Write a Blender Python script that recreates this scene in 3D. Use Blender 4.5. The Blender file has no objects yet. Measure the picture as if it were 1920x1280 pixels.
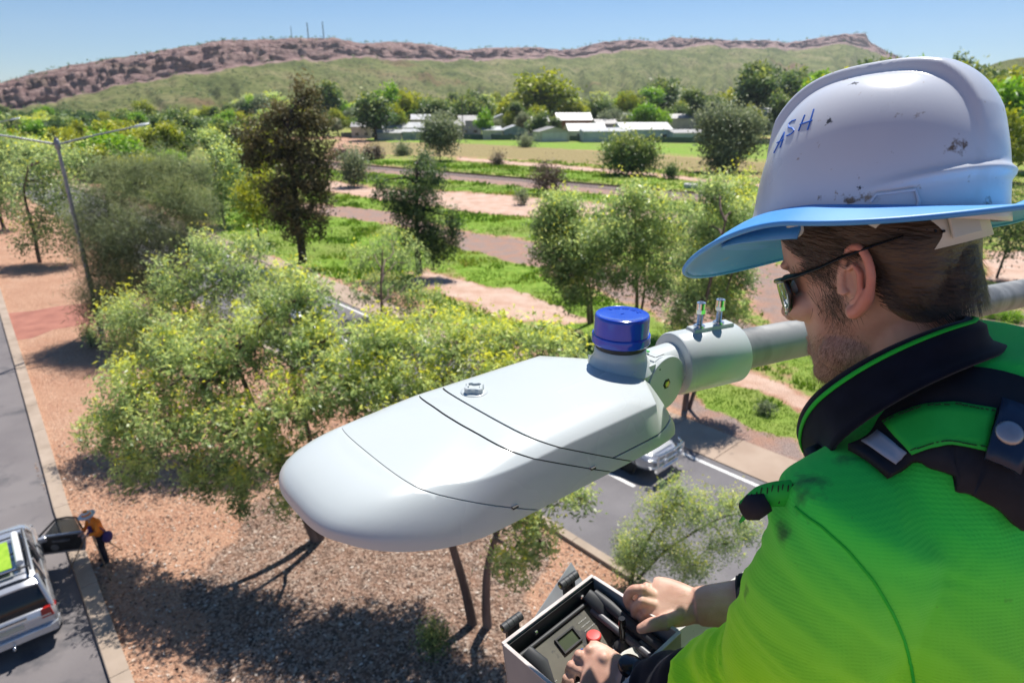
import bpy, bmesh, math, random
import numpy as np
from mathutils import Vector, Matrix, noise
random.seed(7); rng = np.random.default_rng(11)
SC = bpy.context.scene
COL = SC.collection
EYE = 12.0
PITCH = math.atan(445/1200.0)
CP, SP = math.cos(PITCH), math.sin(PITCH)

# ---------------- camera, sky, sun, exposure ----------------
cd = bpy.data.cameras.new('camera'); cam = bpy.data.objects.new('camera', cd); COL.objects.link(cam)
cam.location = (0, 0, EYE); cam.rotation_euler = (math.pi/2-PITCH, 0, 0)
cd.sensor_width = 36; cd.lens = 22.5; cd.clip_start = 0.02; cd.clip_end = 12000
cd.dof.use_dof = True; cd.dof.focus_distance = 0.80; cd.dof.aperture_fstop = 8.0
SC.camera = cam
SUN_AZ = math.radians(20)          # compass-like: x east, y ahead
SUN_EL = math.radians(61)
sdir = Vector((math.sin(SUN_AZ)*math.cos(SUN_EL), math.cos(SUN_AZ)*math.cos(SUN_EL), math.sin(SUN_EL)))
w = bpy.data.worlds.new('World'); SC.world = w; w.use_nodes = True
nt = w.node_tree; bg = nt.nodes['Background']
sky = nt.nodes.new('ShaderNodeTexSky'); sky.sky_type = 'NISHITA'; sky.sun_disc = False
sky.sun_elevation = SUN_EL; sky.sun_rotation = SUN_AZ
sky.air_density = 1.25; sky.dust_density = 0.0; sky.ozone_density = 6.0; sky.altitude = 2500
hsv = nt.nodes.new('ShaderNodeHueSaturation'); hsv.inputs['Saturation'].default_value = 1.22; nt.links.new(sky.outputs[0], hsv.inputs['Color']); nt.links.new(hsv.outputs[0], bg.inputs[0]); bg.inputs[1].default_value = 0.066
ld = bpy.data.lights.new('sun', 'SUN'); ld.energy = 4.8; ld.angle = math.radians(0.55); ld.color = (1, 0.955, 0.89)
sun = bpy.data.objects.new('sun', ld); COL.objects.link(sun); sun.location = (20, 20, 60)
sun.rotation_euler = sdir.to_track_quat('Z', 'Y').to_euler()
SC.view_settings.view_transform = 'Standard'; SC.view_settings.look = 'None'
SC.view_settings.exposure = 0.66; SC.view_settings.gamma = 1; SC.view_settings.use_curve_mapping = False

# ---------------- helpers ----------------
def wp(px, py, d):
    "point seen at picture position px,py and depth d (metres along the view axis)"
    x = (px-960)/1200*d; y = (640-py)/1200*d
    return Vector((x, d*CP+y*SP, EYE+y*CP-d*SP))
def gp(px, py, z=0.0):
    "point of the horizontal plane z seen at picture position px,py"
    x = (px-960)/1200; y = (640-py)/1200
    t = (z-EYE)/(y*CP-SP)
    return Vector((x*t, (CP+y*SP)*t, z))
ORG = {}
def tag(o, label=None, cat=None, group=None, kind=None):
    if label: o['label'] = label
    if cat: o['category'] = cat
    if group: o['group'] = group
    if kind: o['kind'] = kind
    return o
def empty(name, loc, label=None, cat=None, group=None, rot=None):
    o = bpy.data.objects.new(name, None); o.empty_display_size = 0.2
    COL.objects.link(o); o.location = loc
    ORG[o.name] = Matrix.Translation(Vector(loc))
    if rot is not None:
        o.rotation_euler = rot
        ORG[o.name] = Matrix.Translation(Vector(loc)) @ rot.to_matrix().to_4x4() if hasattr(rot, 'to_matrix') else ORG[o.name]
    return tag(o, label, cat, group)
def link(name, me, parent=None, mat=None):
    o = bpy.data.objects.new(name, me); COL.objects.link(o)
    if mat is not None:
        me.materials.clear()
        for m in (mat if isinstance(mat, (list, tuple)) else [mat]): me.materials.append(m)
    if parent is not None:
        o.parent = parent; ORG[o.name] = ORG.get(parent.name, Matrix.Identity(4))
    else:
        ORG[o.name] = Matrix.Identity(4)
    return o
def mesh_np(name, V, Fc, nper):
    "fast mesh from numpy arrays, all faces with nper corners"
    me = bpy.data.meshes.new(name); V = np.asarray(V, np.float32); Fc = np.asarray(Fc, np.int32)
    me.vertices.add(len(V)); me.vertices.foreach_set('co', V.ravel())
    me.loops.add(Fc.size); me.loops.foreach_set('vertex_index', Fc.ravel())
    n = len(Fc); me.polygons.add(n)
    me.polygons.foreach_set('loop_start', np.arange(n, dtype=np.int32)*nper)
    me.polygons.foreach_set('loop_total', np.full(n, nper, np.int32))
    me.update(calc_edges=True); me.validate(); return me
class MB:
    "collects shapes, builds one mesh object (world coordinates in, local to the parent out)"
    def __init__(s): s.v = []; s.f = []; s.m = []
    def add(s, verts, faces, mi=0, M=None):
        k = len(s.v)
        s.v += [tuple(M @ Vector(p)) if M is not None else tuple(p) for p in verts]
        s.f += [tuple(i+k for i in f) for f in faces]; s.m += [mi]*len(faces); return s
    def box(s, c, d, mi=0, M=None):
        x, y, z = [a/2 for a in d]
        v = [(c[0]+i*x, c[1]+j*y, c[2]+k*z) for i in (-1, 1) for j in (-1, 1) for k in (-1, 1)]
        return s.add(v, [(0,1,3,2),(4,6,7,5),(0,4,5,1),(2,3,7,6),(0,2,6,4),(1,5,7,3)], mi, M)
    def loft(s, rings, caps=(True, True), closed=True, mi=0, M=None):
        n = len(rings[0]); v = [p for r in rings for p in r]; f = []
        for i in range(len(rings)-1):
            for j in range(n if closed else n-1):
                a = i*n+j; b = i*n+(j+1) % n
                f.append((a, b, b+n, a+n))
        if caps[0]: f.append(tuple(reversed(range(n))))
        if caps[1]: f.append(tuple(range((len(rings)-1)*n, len(rings)*n)))
        return s.add(v, f, mi, M)
    def tube(s, pts, rad, n=10, caps=(True, True), mi=0, M=None, flat=1.0):
        pts = [Vector(p) for p in pts]
        if not hasattr(rad, '__len__'): rad = [rad]*len(pts)
        rings = []; up = None
        for i, p in enumerate(pts):
            t = (pts[min(i+1, len(pts)-1)]-pts[max(i-1, 0)])
            if t.length < 1e-9: t = Vector((0, 0, 1))
            t.normalize()
            if up is None: up = t.orthogonal().normalized()
            up = (up - t*up.dot(t))
            up = up.normalized() if up.length > 1e-6 else t.orthogonal().normalized()
            sd = t.cross(up)
            rings.append([p+up*math.cos(a)*rad[i]+sd*math.sin(a)*rad[i]*flat for a in [2*math.pi*j/n for j in range(n)]])
        return s.loft(rings, caps, True, mi, M)
    def lathe(s, prof, n=32, mi=0, M=None, caps=(True, True)):
        "prof: (radius, height) pairs round local z"
        return s.loft([[(r*math.cos(2*math.pi*j/n), r*math.sin(2*math.pi*j/n), h) for j in range(n)] for r, h in prof], caps, True, mi, M)
    def ell(s, c, r, M=None, nu=20, nv=12, mi=0, R=None):
        rings = []
        for i in range(1, nv):
            a = math.pi*i/nv
            rings.append([(r[0]*math.sin(a)*math.cos(2*math.pi*j/nu), r[1]*math.sin(a)*math.sin(2*math.pi*j/nu), -r[2]*math.cos(a)) for j in range(nu)])
        if R is None: R = Matrix.Identity(3)
        rings = [[Vector(c)+R @ Vector(p) for p in g] for g in rings]
        b = Vector(c)+R @ Vector((0, 0, -r[2])); t = Vector(c)+R @ Vector((0, 0, r[2]))
        v = [b]+[p for g in rings for p in g]+[t]; f = []
        for j in range(nu): f.append((0, 1+(j+1) % nu, 1+j))
        for i in range(len(rings)-1):
            for j in range(nu):
                a = 1+i*nu+j; q = 1+i*nu+(j+1) % nu; f.append((a, q, q+nu, a+nu))
        k = 1+(len(rings)-1)*nu
        for j in range(nu): f.append((k+j, k+(j+1) % nu, len(v)-1))
        return s.add(v, f, mi, M)
    def prism(s, poly, z0, z1, mi=0, M=None):
        return s.loft([[(x, y, z0) for x, y in poly], [(x, y, z1) for x, y in poly]], mi=mi, M=M)
    def build(s, name, mat, parent=None, smooth=None, bevel=0, fix=True):
        me = bpy.data.meshes.new(name)
        P = ORG[parent.name].inverted() if parent is not None else None
        vv = [P @ Vector(p) for p in s.v] if P is not None else s.v
        me.from_pydata([tuple(p) for p in vv], [], s.f)
        if fix or bevel:
            bm = bmesh.new(); bm.from_mesh(me)
            bmesh.ops.recalc_face_normals(bm, faces=bm.faces[:])
            bm.to_mesh(me); bm.free()
        if any(s.m): me.polygons.foreach_set('material_index', s.m)
        o = link(name, me, parent, mat)
        if bevel:
            b = o.modifiers.new('bevel', 'BEVEL'); b.width = bevel; b.segments = 2; b.limit_method = 'ANGLE'; b.angle_limit = math.radians(35)
        if smooth is not None:
            me.polygons.foreach_set('use_smooth', [True]*len(me.polygons))
            if smooth < 180: me.set_sharp_from_angle(angle=math.radians(smooth))
        return o
def bake(o):
    "apply an object's modifiers without operators"
    dg = bpy.context.evaluated_depsgraph_get(); dg.update()
    me = bpy.data.meshes.new_from_object(o.evaluated_get(dg)); old = o.data
    o.modifiers.clear(); o.data = me; me.name = old.name; bpy.data.meshes.remove(old)
    return o
def remesh(o, vox, smooth=4, fac=0.5):
    r = o.modifiers.new('r', 'REMESH'); r.mode = 'VOXEL'; r.voxel_size = vox; r.use_smooth_shade = True
    if smooth:
        k = o.modifiers.new('s', 'SMOOTH'); k.iterations = smooth; k.factor = fac
    return bake(o)

def frame_m(o, x, y, z):
    return Matrix(((x[0], y[0], z[0], o[0]), (x[1], y[1], z[1], o[1]), (x[2], y[2], z[2], o[2]), (0, 0, 0, 1)))
def axis_m(a, b, up=(0, 0, 1)):
    "matrix whose z runs from a to b"
    z = (Vector(b)-Vector(a)).normalized(); u = Vector(up)
    x = (u - z*u.dot(z)); x = x.normalized() if x.length > 1e-5 else z.orthogonal().normalized()
    return frame_m(Vector(a), x, z.cross(x), z)

# ---------------- materials ----------------
def lin(r, g, b):
    f = lambda c: (c/255/12.92) if c/255 <= .04045 else ((c/255+.055)/1.055)**2.4
    return (f(r), f(g), f(b), 1)
def rgba(c): return tuple(c) if len(c) == 4 else tuple(c)+(1,)
def N(t, typ, **kw):
    n = t.nodes.new(typ)
    for k, v in kw.items():
        if k.startswith('i_'): n.inputs[k[2:].replace('_', ' ')].default_value = v
        else: setattr(n, k, v)
    return n
def ramp(t, stops, interp='LINEAR'):
    n = t.nodes.new('ShaderNodeValToRGB'); e = n.color_ramp.elements; n.color_ramp.interpolation = interp
    while len(e) < len(stops): e.new(0.5)
    for k, (p, c) in enumerate(stops): e[k].position = p; e[k].color = rgba(c)
    return n
def mat(name, c1, c2=None, rough=0.5, metal=0.0, scale=8, detail=4, bump=0.0, bscale=None, bdist=0.01, spec=0.5,
        coat=0, spots=None, coord='Object', lo=0.35, hi=0.65, roughvar=0.0, trans=0.0, ior=1.45, sheen=0, aniso=None):
    m = bpy.data.materials.new(name); m.use_nodes = True; t = m.node_tree; b = t.nodes['Principled BSDF']
    L = t.links.new
    b.inputs['Roughness'].default_value = rough; b.inputs['Metallic'].default_value = metal
    b.inputs['Specular IOR Level'].default_value = spec; b.inputs['Coat Weight'].default_value = coat
    b.inputs['Coat Roughness'].default_value = 0.08
    b.inputs['Transmission Weight'].default_value = trans; b.inputs['IOR'].default_value = ior
    b.inputs['Sheen Weight'].default_value = sheen
    tc = N(t, 'ShaderNodeTexCoord'); src = tc.outputs[coord]
    if aniso:
        mp = N(t, 'ShaderNodeMapping'); mp.inputs['Scale'].default_value = aniso; L(src, mp.inputs[0]); src = mp.outputs[0]
    nz = N(t, 'ShaderNodeTexNoise', i_Scale=scale, i_Detail=detail); L(src, nz.inputs['Vector'])
    r = ramp(t, [(lo, c1), (hi, c2 if c2 is not None else c1)]); L(nz.outputs[0], r.inputs[0]); out = r.outputs[0]
    if spots:   # (colour, scale, threshold, softness)
        for (sc_, sz, th, so) in spots:
            n2 = N(t, 'ShaderNodeTexNoise', i_Scale=sz, i_Detail=5, i_Roughness=0.65); L(src, n2.inputs['Vector'])
            rr = ramp(t, [(th, (0, 0, 0, 1)), (min(th+so, 1), (1, 1, 1, 1))]); L(n2.outputs[0], rr.inputs[0])
            mx = N(t, 'ShaderNodeMixRGB'); L(rr.outputs[0], mx.inputs[0]); L(out, mx.inputs[1]); mx.inputs[2].default_value = rgba(sc_); out = mx.outputs[0]
    L(out, b.inputs['Base Color'])
    if roughvar:
        mr = N(t, 'ShaderNodeMapRange'); mr.inputs['To Min'].default_value = max(rough-roughvar, 0.02); mr.inputs['To Max'].default_value = rough+roughvar
        L(nz.outputs[0], mr.inputs[0]); L(mr.outputs[0], b.inputs['Roughness'])
    if bump:
        n3 = N(t, 'ShaderNodeTexNoise', i_Scale=bscale or scale*4, i_Detail=4); L(src, n3.inputs['Vector'])
        bp = N(t, 'ShaderNodeBump', i_Strength=bump, i_Distance=bdist); L(n3.outputs[0], bp.inputs['Height']); L(bp.outputs[0], b.inputs['Normal'])
    return m
# ================= GROUND, ROADS, RANGE =================
RD = Vector((-.68, .733, 0)).normalized(); RN = Vector((RD.y, -RD.x, 0))      # road direction, across-road direction
def rp_(s, n, z=0): p = RD*s+RN*n; return Vector((p.x, p.y, z))
def vnoise(x, y, seed=0):
    "smooth value noise on arrays"
    xi = np.floor(x).astype(np.int64); yi = np.floor(y).astype(np.int64); xf = x-xi; yf = y-yi
    def h(a, b):
        n = (a*374761393+b*668265263+seed*974634777) & 0x7fffffff; n = ((n ^ (n >> 13))*1274126177) & 0x7fffffff; return ((n ^ (n >> 16)) & 0xffff)/65535.0
    u = xf*xf*(3-2*xf); v = yf*yf*(3-2*yf)
    return (h(xi, yi)*(1-u)+h(xi+1, yi)*u)*(1-v)+(h(xi, yi+1)*(1-u)+h(xi+1, yi+1)*u)*v
def fbm(x, y, seed=0, o=4, g=.5):
    s = 0; a = 1; t = 0
    for k in range(o): s = s+a*vnoise(x*2**k, y*2**k, seed+k*17); t += a; a *= g
    return s/t
def far_rise(x, y):
    r = np.hypot(x, y); return np.maximum(0, r-300)*.012
def ground_z(x, y): return float(far_rise(np.array([x]), np.array([y]))[0])
# ---- ground sheet with ground-cover masks ----
th = np.concatenate([np.radians(np.arange(-62, 62, .24)), np.radians(np.arange(62, 298, 4.0))]); nth = len(th)
rr_ = [0.5, 4, 8]; 
while rr_[-1] < 5200: rr_.append(rr_[-1]*1.0155 if rr_[-1] < 420 else rr_[-1]*1.08)
rr_ = np.array(rr_); nr = len(rr_)
TH, RR = np.meshgrid(th, rr_); gx = (RR*np.sin(TH)).ravel(); gy = (RR*np.cos(TH)).ravel()
gz = far_rise(gx, gy)
sdn = gx*RN.x+gy*RN.y; sds = gx*RD.x+gy*RD.y
def in_poly_px(poly, jit=.35, seed=1, soft=.8):
    "soft membership in a ground patch whose outline is given by picture sightings"
    P = np.array([[*gp(*p).xy] for p in poly]); n = len(P)
    r = np.hypot(gx, gy); jx = gx+(fbm(gx*.45, gy*.45, seed, 3)-.5)*jit*8; jy = gy+(fbm(gx*.45+50, gy*.45, seed+5, 3)-.5)*jit*8
    ins = np.zeros(len(gx), bool); dmin = np.full(len(gx), 1e9)
    for i in range(n):
        x1, y1 = P[i]; x2, y2 = P[(i+1) % n]
        cond = ((y1 > jy) != (y2 > jy)); 
        with np.errstate(divide='ignore', invalid='ignore'): xin = (x2-x1)*(jy-y1)/(y2-y1+1e-12)+x1
        ins ^= cond & (jx < xin)
        t = np.clip(((jx-x1)*(x2-x1)+(jy-y1)*(y2-y1))/((x2-x1)**2+(y2-y1)**2+1e-9), 0, 1)
        dmin = np.minimum(dmin, np.hypot(jx-x1-t*(x2-x1), jy-y1-t*(y2-y1)))
    sd = np.where(ins, dmin, -dmin); w_ = soft*(.3+r/90)
    return np.clip(.5+sd/w_, 0, 1)
grass = np.zeros(len(gx)); dry = np.zeros(len(gx)); grav = np.zeros(len(gx)); litter = np.zeros(len(gx)); pale = np.zeros(len(gx))
fld = np.clip((sdn-21.5)/1.5, 0, 1)
grass = fld*.55
for poly, v in (([(690, 259), (1000, 259), (1470, 266), (1470, 300), (1200, 285), (1000, 277), (840, 268), (690, 266)], .95),
                ([(640, 294), (760, 300), (1000, 312), (1200, 330), (1470, 352), (1470, 376), (1300, 357), (1000, 330), (800, 312), (640, 302)], .80),
                ([(600, 318), (800, 330), (1000, 350), (1300, 378), (1470, 392), (1470, 420), (1250, 410), (1180, 384), (1000, 367), (800, 352), (600, 335)], .78),
                ([(560, 362), (660, 366), (740, 378), (880, 398), (1010, 410), (1100, 420), (1050, 470), (1010, 452), (840, 424), (740, 398), (620, 385)], .92),
                ([(400, 395), (520, 380), (640, 405), (760, 430), (860, 450), (1000, 500), (1120, 560), (1240, 600), (1300, 660), (1100, 640), (1040, 590), (900, 528), (800, 500), (690, 512), (640, 530), (560, 500), (480, 470), (420, 455)], .96),
                ([(1300, 715), (1350, 705), (1440, 745), (1540, 800), (1560, 870), (1440, 830), (1330, 780)], .88),
                ([(1430, 655), (1530, 660), (1620, 700), (1700, 780), (1560, 745), (1480, 700)], .85),
                ([(820, 560), (900, 590), (960, 640), (900, 660), (820, 620)], .7)):
    grass = np.maximum(grass, v*in_poly_px(poly, .35, int(v*100)+len(poly)))
for poly, v in (([(640, 270), (700, 266), (900, 270), (1100, 282), (1470, 308), (1470, 336), (1200, 312), (950, 297), (760, 290), (640, 286)], .72),
                ([(840, 600), (1000, 620), (1120, 680), (1000, 690)], .5)):
    k = v*in_poly_px(poly, .25, 9); dry = np.maximum(dry, k); grass *= 1-k*.75
for poly, v in (([(560, 338), (640, 342), (700, 352), (860, 360), (1000, 370), (1150, 385), (1300, 402), (1300, 420), (1120, 402), (1000, 408), (900, 398), (760, 380), (610, 358), (560, 350)], .80),
                ([(860, 295), (1150, 318), (1470, 350), (1470, 356), (1150, 324), (860, 300)], .9), ([(640, 258), (700, 264), (660, 300), (600, 300)], .4),
                ([(800, 505), (900, 530), (1050, 575), (1120, 600), (1060, 610), (940, 590), (860, 560), (770, 520)], .95),
                ([(1270, 690), (1420, 690), (1560, 770), (1600, 830), (1460, 745), (1350, 708)], .85),
                ([(1850, 470), (2100, 480), (2100, 545), (1850, 525)], .95), ([(560, 378), (620, 384), (680, 410), (560, 400)], .6)):
    k = v*in_poly_px(poly, .25, 21); grass *= 1-k; dry *= 1-k; pale = np.maximum(pale, k*.9)
for poly, v in (([(600, 384), (700, 392), (760, 402), (850, 432), (1010, 455), (1200, 520), (1460, 640), (1460, 660), (1240, 590), (1010, 500), (900, 478), (760, 425), (700, 415), (600, 402)], .9),
                ([(600, 300), (700, 310), (1000, 338), (1320, 365), (1480, 380), (1480, 392), (1300, 378), (1000, 352), (800, 332), (600, 314)], .95),
                ([(1250, 700), (1300, 745), (1400, 800), (1560, 862), (1560, 882), (1400, 832), (1250, 765)], .9),
                ([(1380, 470), (1480, 500), (1560, 640), (1470, 620), (1400, 560)], .8)):
    k = v*in_poly_px(poly, .25, 33); grass *= 1-k*.95; dry *= 1-k; pale *= 1-k; grav = np.maximum(grav, k)
right_far = in_poly_px([(1780, 560), (2300, 560), (2300, 900), (1700, 760)], .3, 41); grass = np.maximum(grass*(1-right_far), right_far*.45); grav = np.maximum(grav, right_far*.75)
med = ((sdn > .5) & (sdn < 12.3)); 
mlit = in_poly_px([(480, 960), (640, 870), (900, 900), (1020, 1010), (1060, 1400), (330, 1400), (380, 1150)], .3, 51)
litter = np.where(sdn < 12.3, mlit, 0); litter = np.maximum(litter, np.where(med, .18, 0))
rfar = np.hypot(gx, gy); town = np.clip((rfar-245)/30, 0, 1)*(gy > 150); grass = np.maximum(grass*(1-town), town*.55)
leftfar = np.clip((rfar-60)/30, 0, 1)*(sdn < 12)*(gx < -30); grass = np.maximum(grass, leftfar*.35)
nV = len(gx); F4 = []
ii = np.arange(nr-1)[:, None]*nth; jj = np.arange(nth)[None, :]; j2 = (jj+1) % nth
F4 = np.stack([ii+jj, ii+j2, ii+nth+j2, ii+nth+jj], -1).reshape(-1, 4)
V = np.stack([gx, gy, gz+(fbm(gx*.5, gy*.5, 3, 3)-.5)*np.clip((sdn-21.5)/6, 0, 1)*.25*np.clip(60/np.maximum(rfar, 1), 0, 1)], 1)
gme = mesh_np('ground', V, F4, 4)
def addat(me, n, a): q = me.attributes.new(n, 'FLOAT', 'POINT'); q.data.foreach_set('value', a.astype(np.float32))
for n_, a_ in (('grass', grass), ('dry', dry), ('gravel', grav), ('litter', litter), ('pale', pale)): addat(gme, n_, a_)
def ground_material():
    m = bpy.data.materials.new('verge_earth'); m.use_nodes = True; t = m.node_tree; b = t.nodes['Principled BSDF']; L = t.links.new
    tc = N(t, 'ShaderNodeTexCoord'); P = tc.outputs['Object']
    def nz(s, d=5, r=.6): n = N(t, 'ShaderNodeTexNoise', i_Scale=s, i_Detail=d, i_Roughness=r); L(P, n.inputs['Vector']); return n.outputs[0]
    def rmp(src, st): r = ramp(t, st); L(src, r.inputs[0]); return r.outputs[0]
    def mix(f, a, c):
        x = N(t, 'ShaderNodeMixRGB')
        for s_, k in ((f, 0), (a, 1), (c, 2)):
            if hasattr(s_, 'is_linked'): L(s_, x.inputs[k])
            else: x.inputs[k].default_value = s_ if k == 0 else rgba(s_)
        return x.outputs[0]
    def math_(op, a, c, cl=False):
        x = N(t, 'ShaderNodeMath', operation=op, use_clamp=cl)
        for s_, k in ((a, 0), (c, 1)):
            if hasattr(s_, 'is_linked'): L(s_, x.inputs[k])
            else: x.inputs[k].default_value = s_
        return x.outputs[0]
    def att(n): return N(t, 'ShaderNodeAttribute', attribute_name=n).outputs['Fac']
    def mask(n, s, soft=.12, amp=.9):     # ragged edge: attribute + noise against a threshold
        x = math_('ADD', att(n), math_('MULTIPLY', math_('SUBTRACT', nz(s, 6, .7), .5), amp)); return rmp(x, [(.5-soft, (0, 0, 0)), (.5+soft, (1, 1, 1))])
    earth = rmp(nz(.35, 6), [(.30, (.42, .20, .125)), (.52, (.55, .31, .20)), (.72, (.60, .39, .275))])
    earth = mix(rmp(nz(6, 4, .7), [(.35, (0, 0, 0)), (.75, (.7, .7, .7))]), earth, (.33, .16, .095))
    vo = N(t, 'ShaderNodeTexVoronoi', i_Scale=17.0, feature='F1'); L(P, vo.inputs['Vector'])       # pebbles, chips, leaves
    sc_ = N(t, 'ShaderNodeSeparateColor'); L(vo.outputs['Color'], sc_.inputs[0])
    chipc = rmp(sc_.outputs[0], [(.0, (.20, .11, .075)), (.45, (.40, .24, .16)), (.8, (.50, .34, .24)), (1, (.55, .42, .32))])
    earth = mix(rmp(nz(14, 3), [(.42, (.15, .15, .15)), (.62, (.75, .75, .75))]), earth, chipc)
    lit_ = N(t, 'ShaderNodeTexVoronoi', i_Scale=17.0); L(P, lit_.inputs['Vector']); sc2 = N(t, 'ShaderNodeSeparateColor'); L(lit_.outputs['Color'], sc2.inputs[0])
    litc = rmp(sc2.outputs[1], [(0, (.055, .038, .030)), (.35, (.16, .11, .085)), (.7, (.33, .24, .185)), (.93, (.38, .29, .23)), (1, (.48, .41, .35))])
    litc = mix(rmp(nz(2.2, 4), [(.35, (0, 0, 0)), (.7, (.6, .6, .6))]), litc, (.34, .19, .125))
    col = mix(mask('litter', 1.6, .2, .9), earth, litc)
    palec = rmp(nz(.6, 5), [(.3, (.50, .31, .225)), (.7, (.62, .47, .38))]); col = mix(mask('pale', .7, .2), col, palec)
    gravc = mix(rmp(nz(12, 4, .8), [(.35, (0, 0, 0)), (.7, (1, 1, 1))]), (.20, .14, .12), (.42, .33, .29)); gravc = mix(rmp(nz(.8), [(.4, (0, 0, 0)), (.65, (.8, .8, .8))]), gravc, (.40, .22, .15))
    col = mix(mask('gravel', .9, .2), col, gravc)
    gcol = rmp(nz(1.6, 6, .7), [(.28, (.10, .19, .025)), (.50, (.20, .33, .040)), (.75, (.34, .43, .085))]); gcol = mix(rmp(nz(.12, 3), [(.42, (0, 0, 0)), (.62, (.7, .7, .7))]), gcol, (.24, .27, .075))
    col = mix(mask('grass', 1.1, .10, 1.0), col, gcol)
    dcol = rmp(nz(1.3, 6, .7), [(.3, (.19, .16, .060)), (.55, (.31, .25, .115)), (.75, (.40, .33, .17))]); col = mix(mask('dry', .8, .2), col, dcol)
    L(col, b.inputs['Base Color']); b.inputs['Roughness'].default_value = .95; b.inputs['Specular IOR Level'].default_value = .15
    hh = math_('ADD', math_('MULTIPLY', nz(7, 6, .75), 1.0), math_('MULTIPLY', vo.outputs['Distance'], .6))
    bp = N(t, 'ShaderNodeBump', i_Strength=.9, i_Distance=.08); L(hh, bp.inputs['Height']); L(bp.outputs[0], b.inputs['Normal'])
    return m
ground = link('ground', gme, None, ground_material()); tag(ground, kind='structure'); gme.polygons.foreach_set('use_smooth', [True]*len(gme.polygons))
# ---- roads, kerbs, markings, path ----
def sheet(name, poly, z, mt, kind='structure', parent=None, th_=0.0):
    m = MB(); 
    if th_: m.loft([[(p.x, p.y, z-th_) for p in poly], [(p.x, p.y, z) for p in poly]])
    else: m.add([(p.x, p.y, z) for p in poly], [tuple(range(len(poly)))])
    o = m.build(name, mt, parent); 
    if kind: tag(o, kind=kind)
    return o
M_asph = mat('asphalt', (.115, .108, .115), (.165, .155, .160), rough=.85, scale=.5, detail=8, bump=.5, bscale=60, bdist=.01, spots=[((.20, .185, .185), 40, .55, .12), ((.085, .08, .085), 25, .60, .1)], coord='Object')
M_asph2 = mat('worn_asphalt', (.135, .12, .122), (.18, .162, .16), rough=.85, scale=.4, detail=8, bump=.5, bscale=60, bdist=.01, spots=[((.21, .19, .18), 40, .58, .12), ((.09, .085, .09), .6, .55, .12)])
M_tyre = mat('tyre_worn_band', (.095, .092, .105), (.15, .14, .15), rough=.75, scale=.8, detail=6)
M_kerb = mat('kerb_concrete', (.29, .225, .17), (.38, .30, .235), rough=.85, scale=1.2, detail=8, bump=.3, bscale=30, spots=[((.26, .20, .16), 3, .62, .12)])
M_conc = mat('path_concrete', (.32, .235, .175), (.39, .30, .23), rough=.9, scale=.7, detail=8, bump=.3, bscale=30, spots=[((.34, .24, .175), 2.5, .6, .14)])
M_line = mat('road_paint', (.58, .57, .55), (.70, .69, .67), rough=.7, scale=6, detail=6, spots=[((.25, .24, .24), 22, .60, .10)])
M_redp = mat('red_path', (.27, .105, .075), (.36, .15, .105), rough=.9, scale=1.1, detail=8, bump=.4, bscale=20, spots=[((.42, .24, .17), 6, .62, .1)])
LK = [gp(205, 1280), gp(150, 1110), gp(100, 960), gp(62, 815), gp(28, 690), gp(0, 592)]      # left kerb, road side
LK = [LK[0]+(LK[0]-LK[1]).normalized()*9]+LK; d_ = (LK[-1]-LK[-3]).normalized(); LK += [LK[-1]+d_*40, LK[-1]+d_*400]
off = [p-RN*9.0 for p in LK]
sheet('road_left', LK+off[::-1], .004, M_asph2)
sheet('tyre_worn_strip', [p-RN*1.9 for p in LK]+[p-RN*3.0 for p in LK][::-1], .008, M_tyre)
def kerb_between(name, pts, nrm, wd, z, mt):
    m = MB(); r = []
    for i, p in enumerate(pts):
        a = p; b = p+nrm*wd; r.append([(a.x, a.y, -.05), (a.x+nrm.x*.015, a.y+nrm.y*.015, z), (b.x, b.y, z), (b.x, b.y, -.05)])
    m.loft(r, (True, True), True); o = m.build(name, mt, None); tag(o, kind='structure'); return o
def kerb_run(pts, nrm, wd, z, step=2.4):
    "separate kerb stones near the camera, one run beyond"
    P = [pts[0]]; root = None
    for i in range(len(pts)-1):
        n = max(1, int((pts[i+1]-pts[i]).length/step)); P += [pts[i].lerp(pts[i+1], (k+1)/n) for k in range(n)]
    near = [p for p in P]; cnt = 0
    root = empty('kerb', near[0]); tag(root, kind='structure')
    for i in range(len(near)-1):
        a, b = near[i], near[i+1]
        if (a.length > 75) or cnt > 60: break
        g_ = (b-a).normalized()*.008; a2, b2 = a+g_, b-g_; m = MB(); r = []
        for p in (a2, b2): q = p+nrm*wd; r.append([(p.x, p.y, -.05), (p.x+nrm.x*.02, p.y+nrm.y*.02, z-.01), (p.x+nrm.x*.035, p.y+nrm.y*.035, z), (q.x, q.y, z), (q.x, q.y, -.05)])
        m.loft(r); m.build('kerb_stone', M_kerb, root); cnt += 1
    if i < len(near)-2: 
        kb2 = kerb_between('kerb_run', near[i:], nrm, wd, z, M_kerb)
kerb_run(LK, RN, .42, .12)
RK0, RK1 = rp_(-60, 12.05), rp_(420, 12.05)
sheet('road_right', [rp_(-60, 12.05), rp_(420, 12.05), rp_(420, 18.95), rp_(-60, 18.95)], .004, M_asph)
kerb_run([rp_(-14, 12.05), rp_(420, 12.05)], -RN, .30, .12)
sheet('edge_line', [rp_(-60, 18.50), rp_(400, 18.50), rp_(400, 18.66), rp_(-60, 18.66)], .008, M_line)
for k in range(-4, 16):
    s0 = -15.6+k*-0; s0 = 10.7+ (k-2)*9.0
    sheet('centre_dash', [rp_(s0, 15.45), rp_(s0+3.0, 15.45), rp_(s0+3.0, 15.60), rp_(s0, 15.60)], .008, M_line)
pv = empty('footpath', rp_(0, 19.0)); tag(pv, kind='structure')
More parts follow.
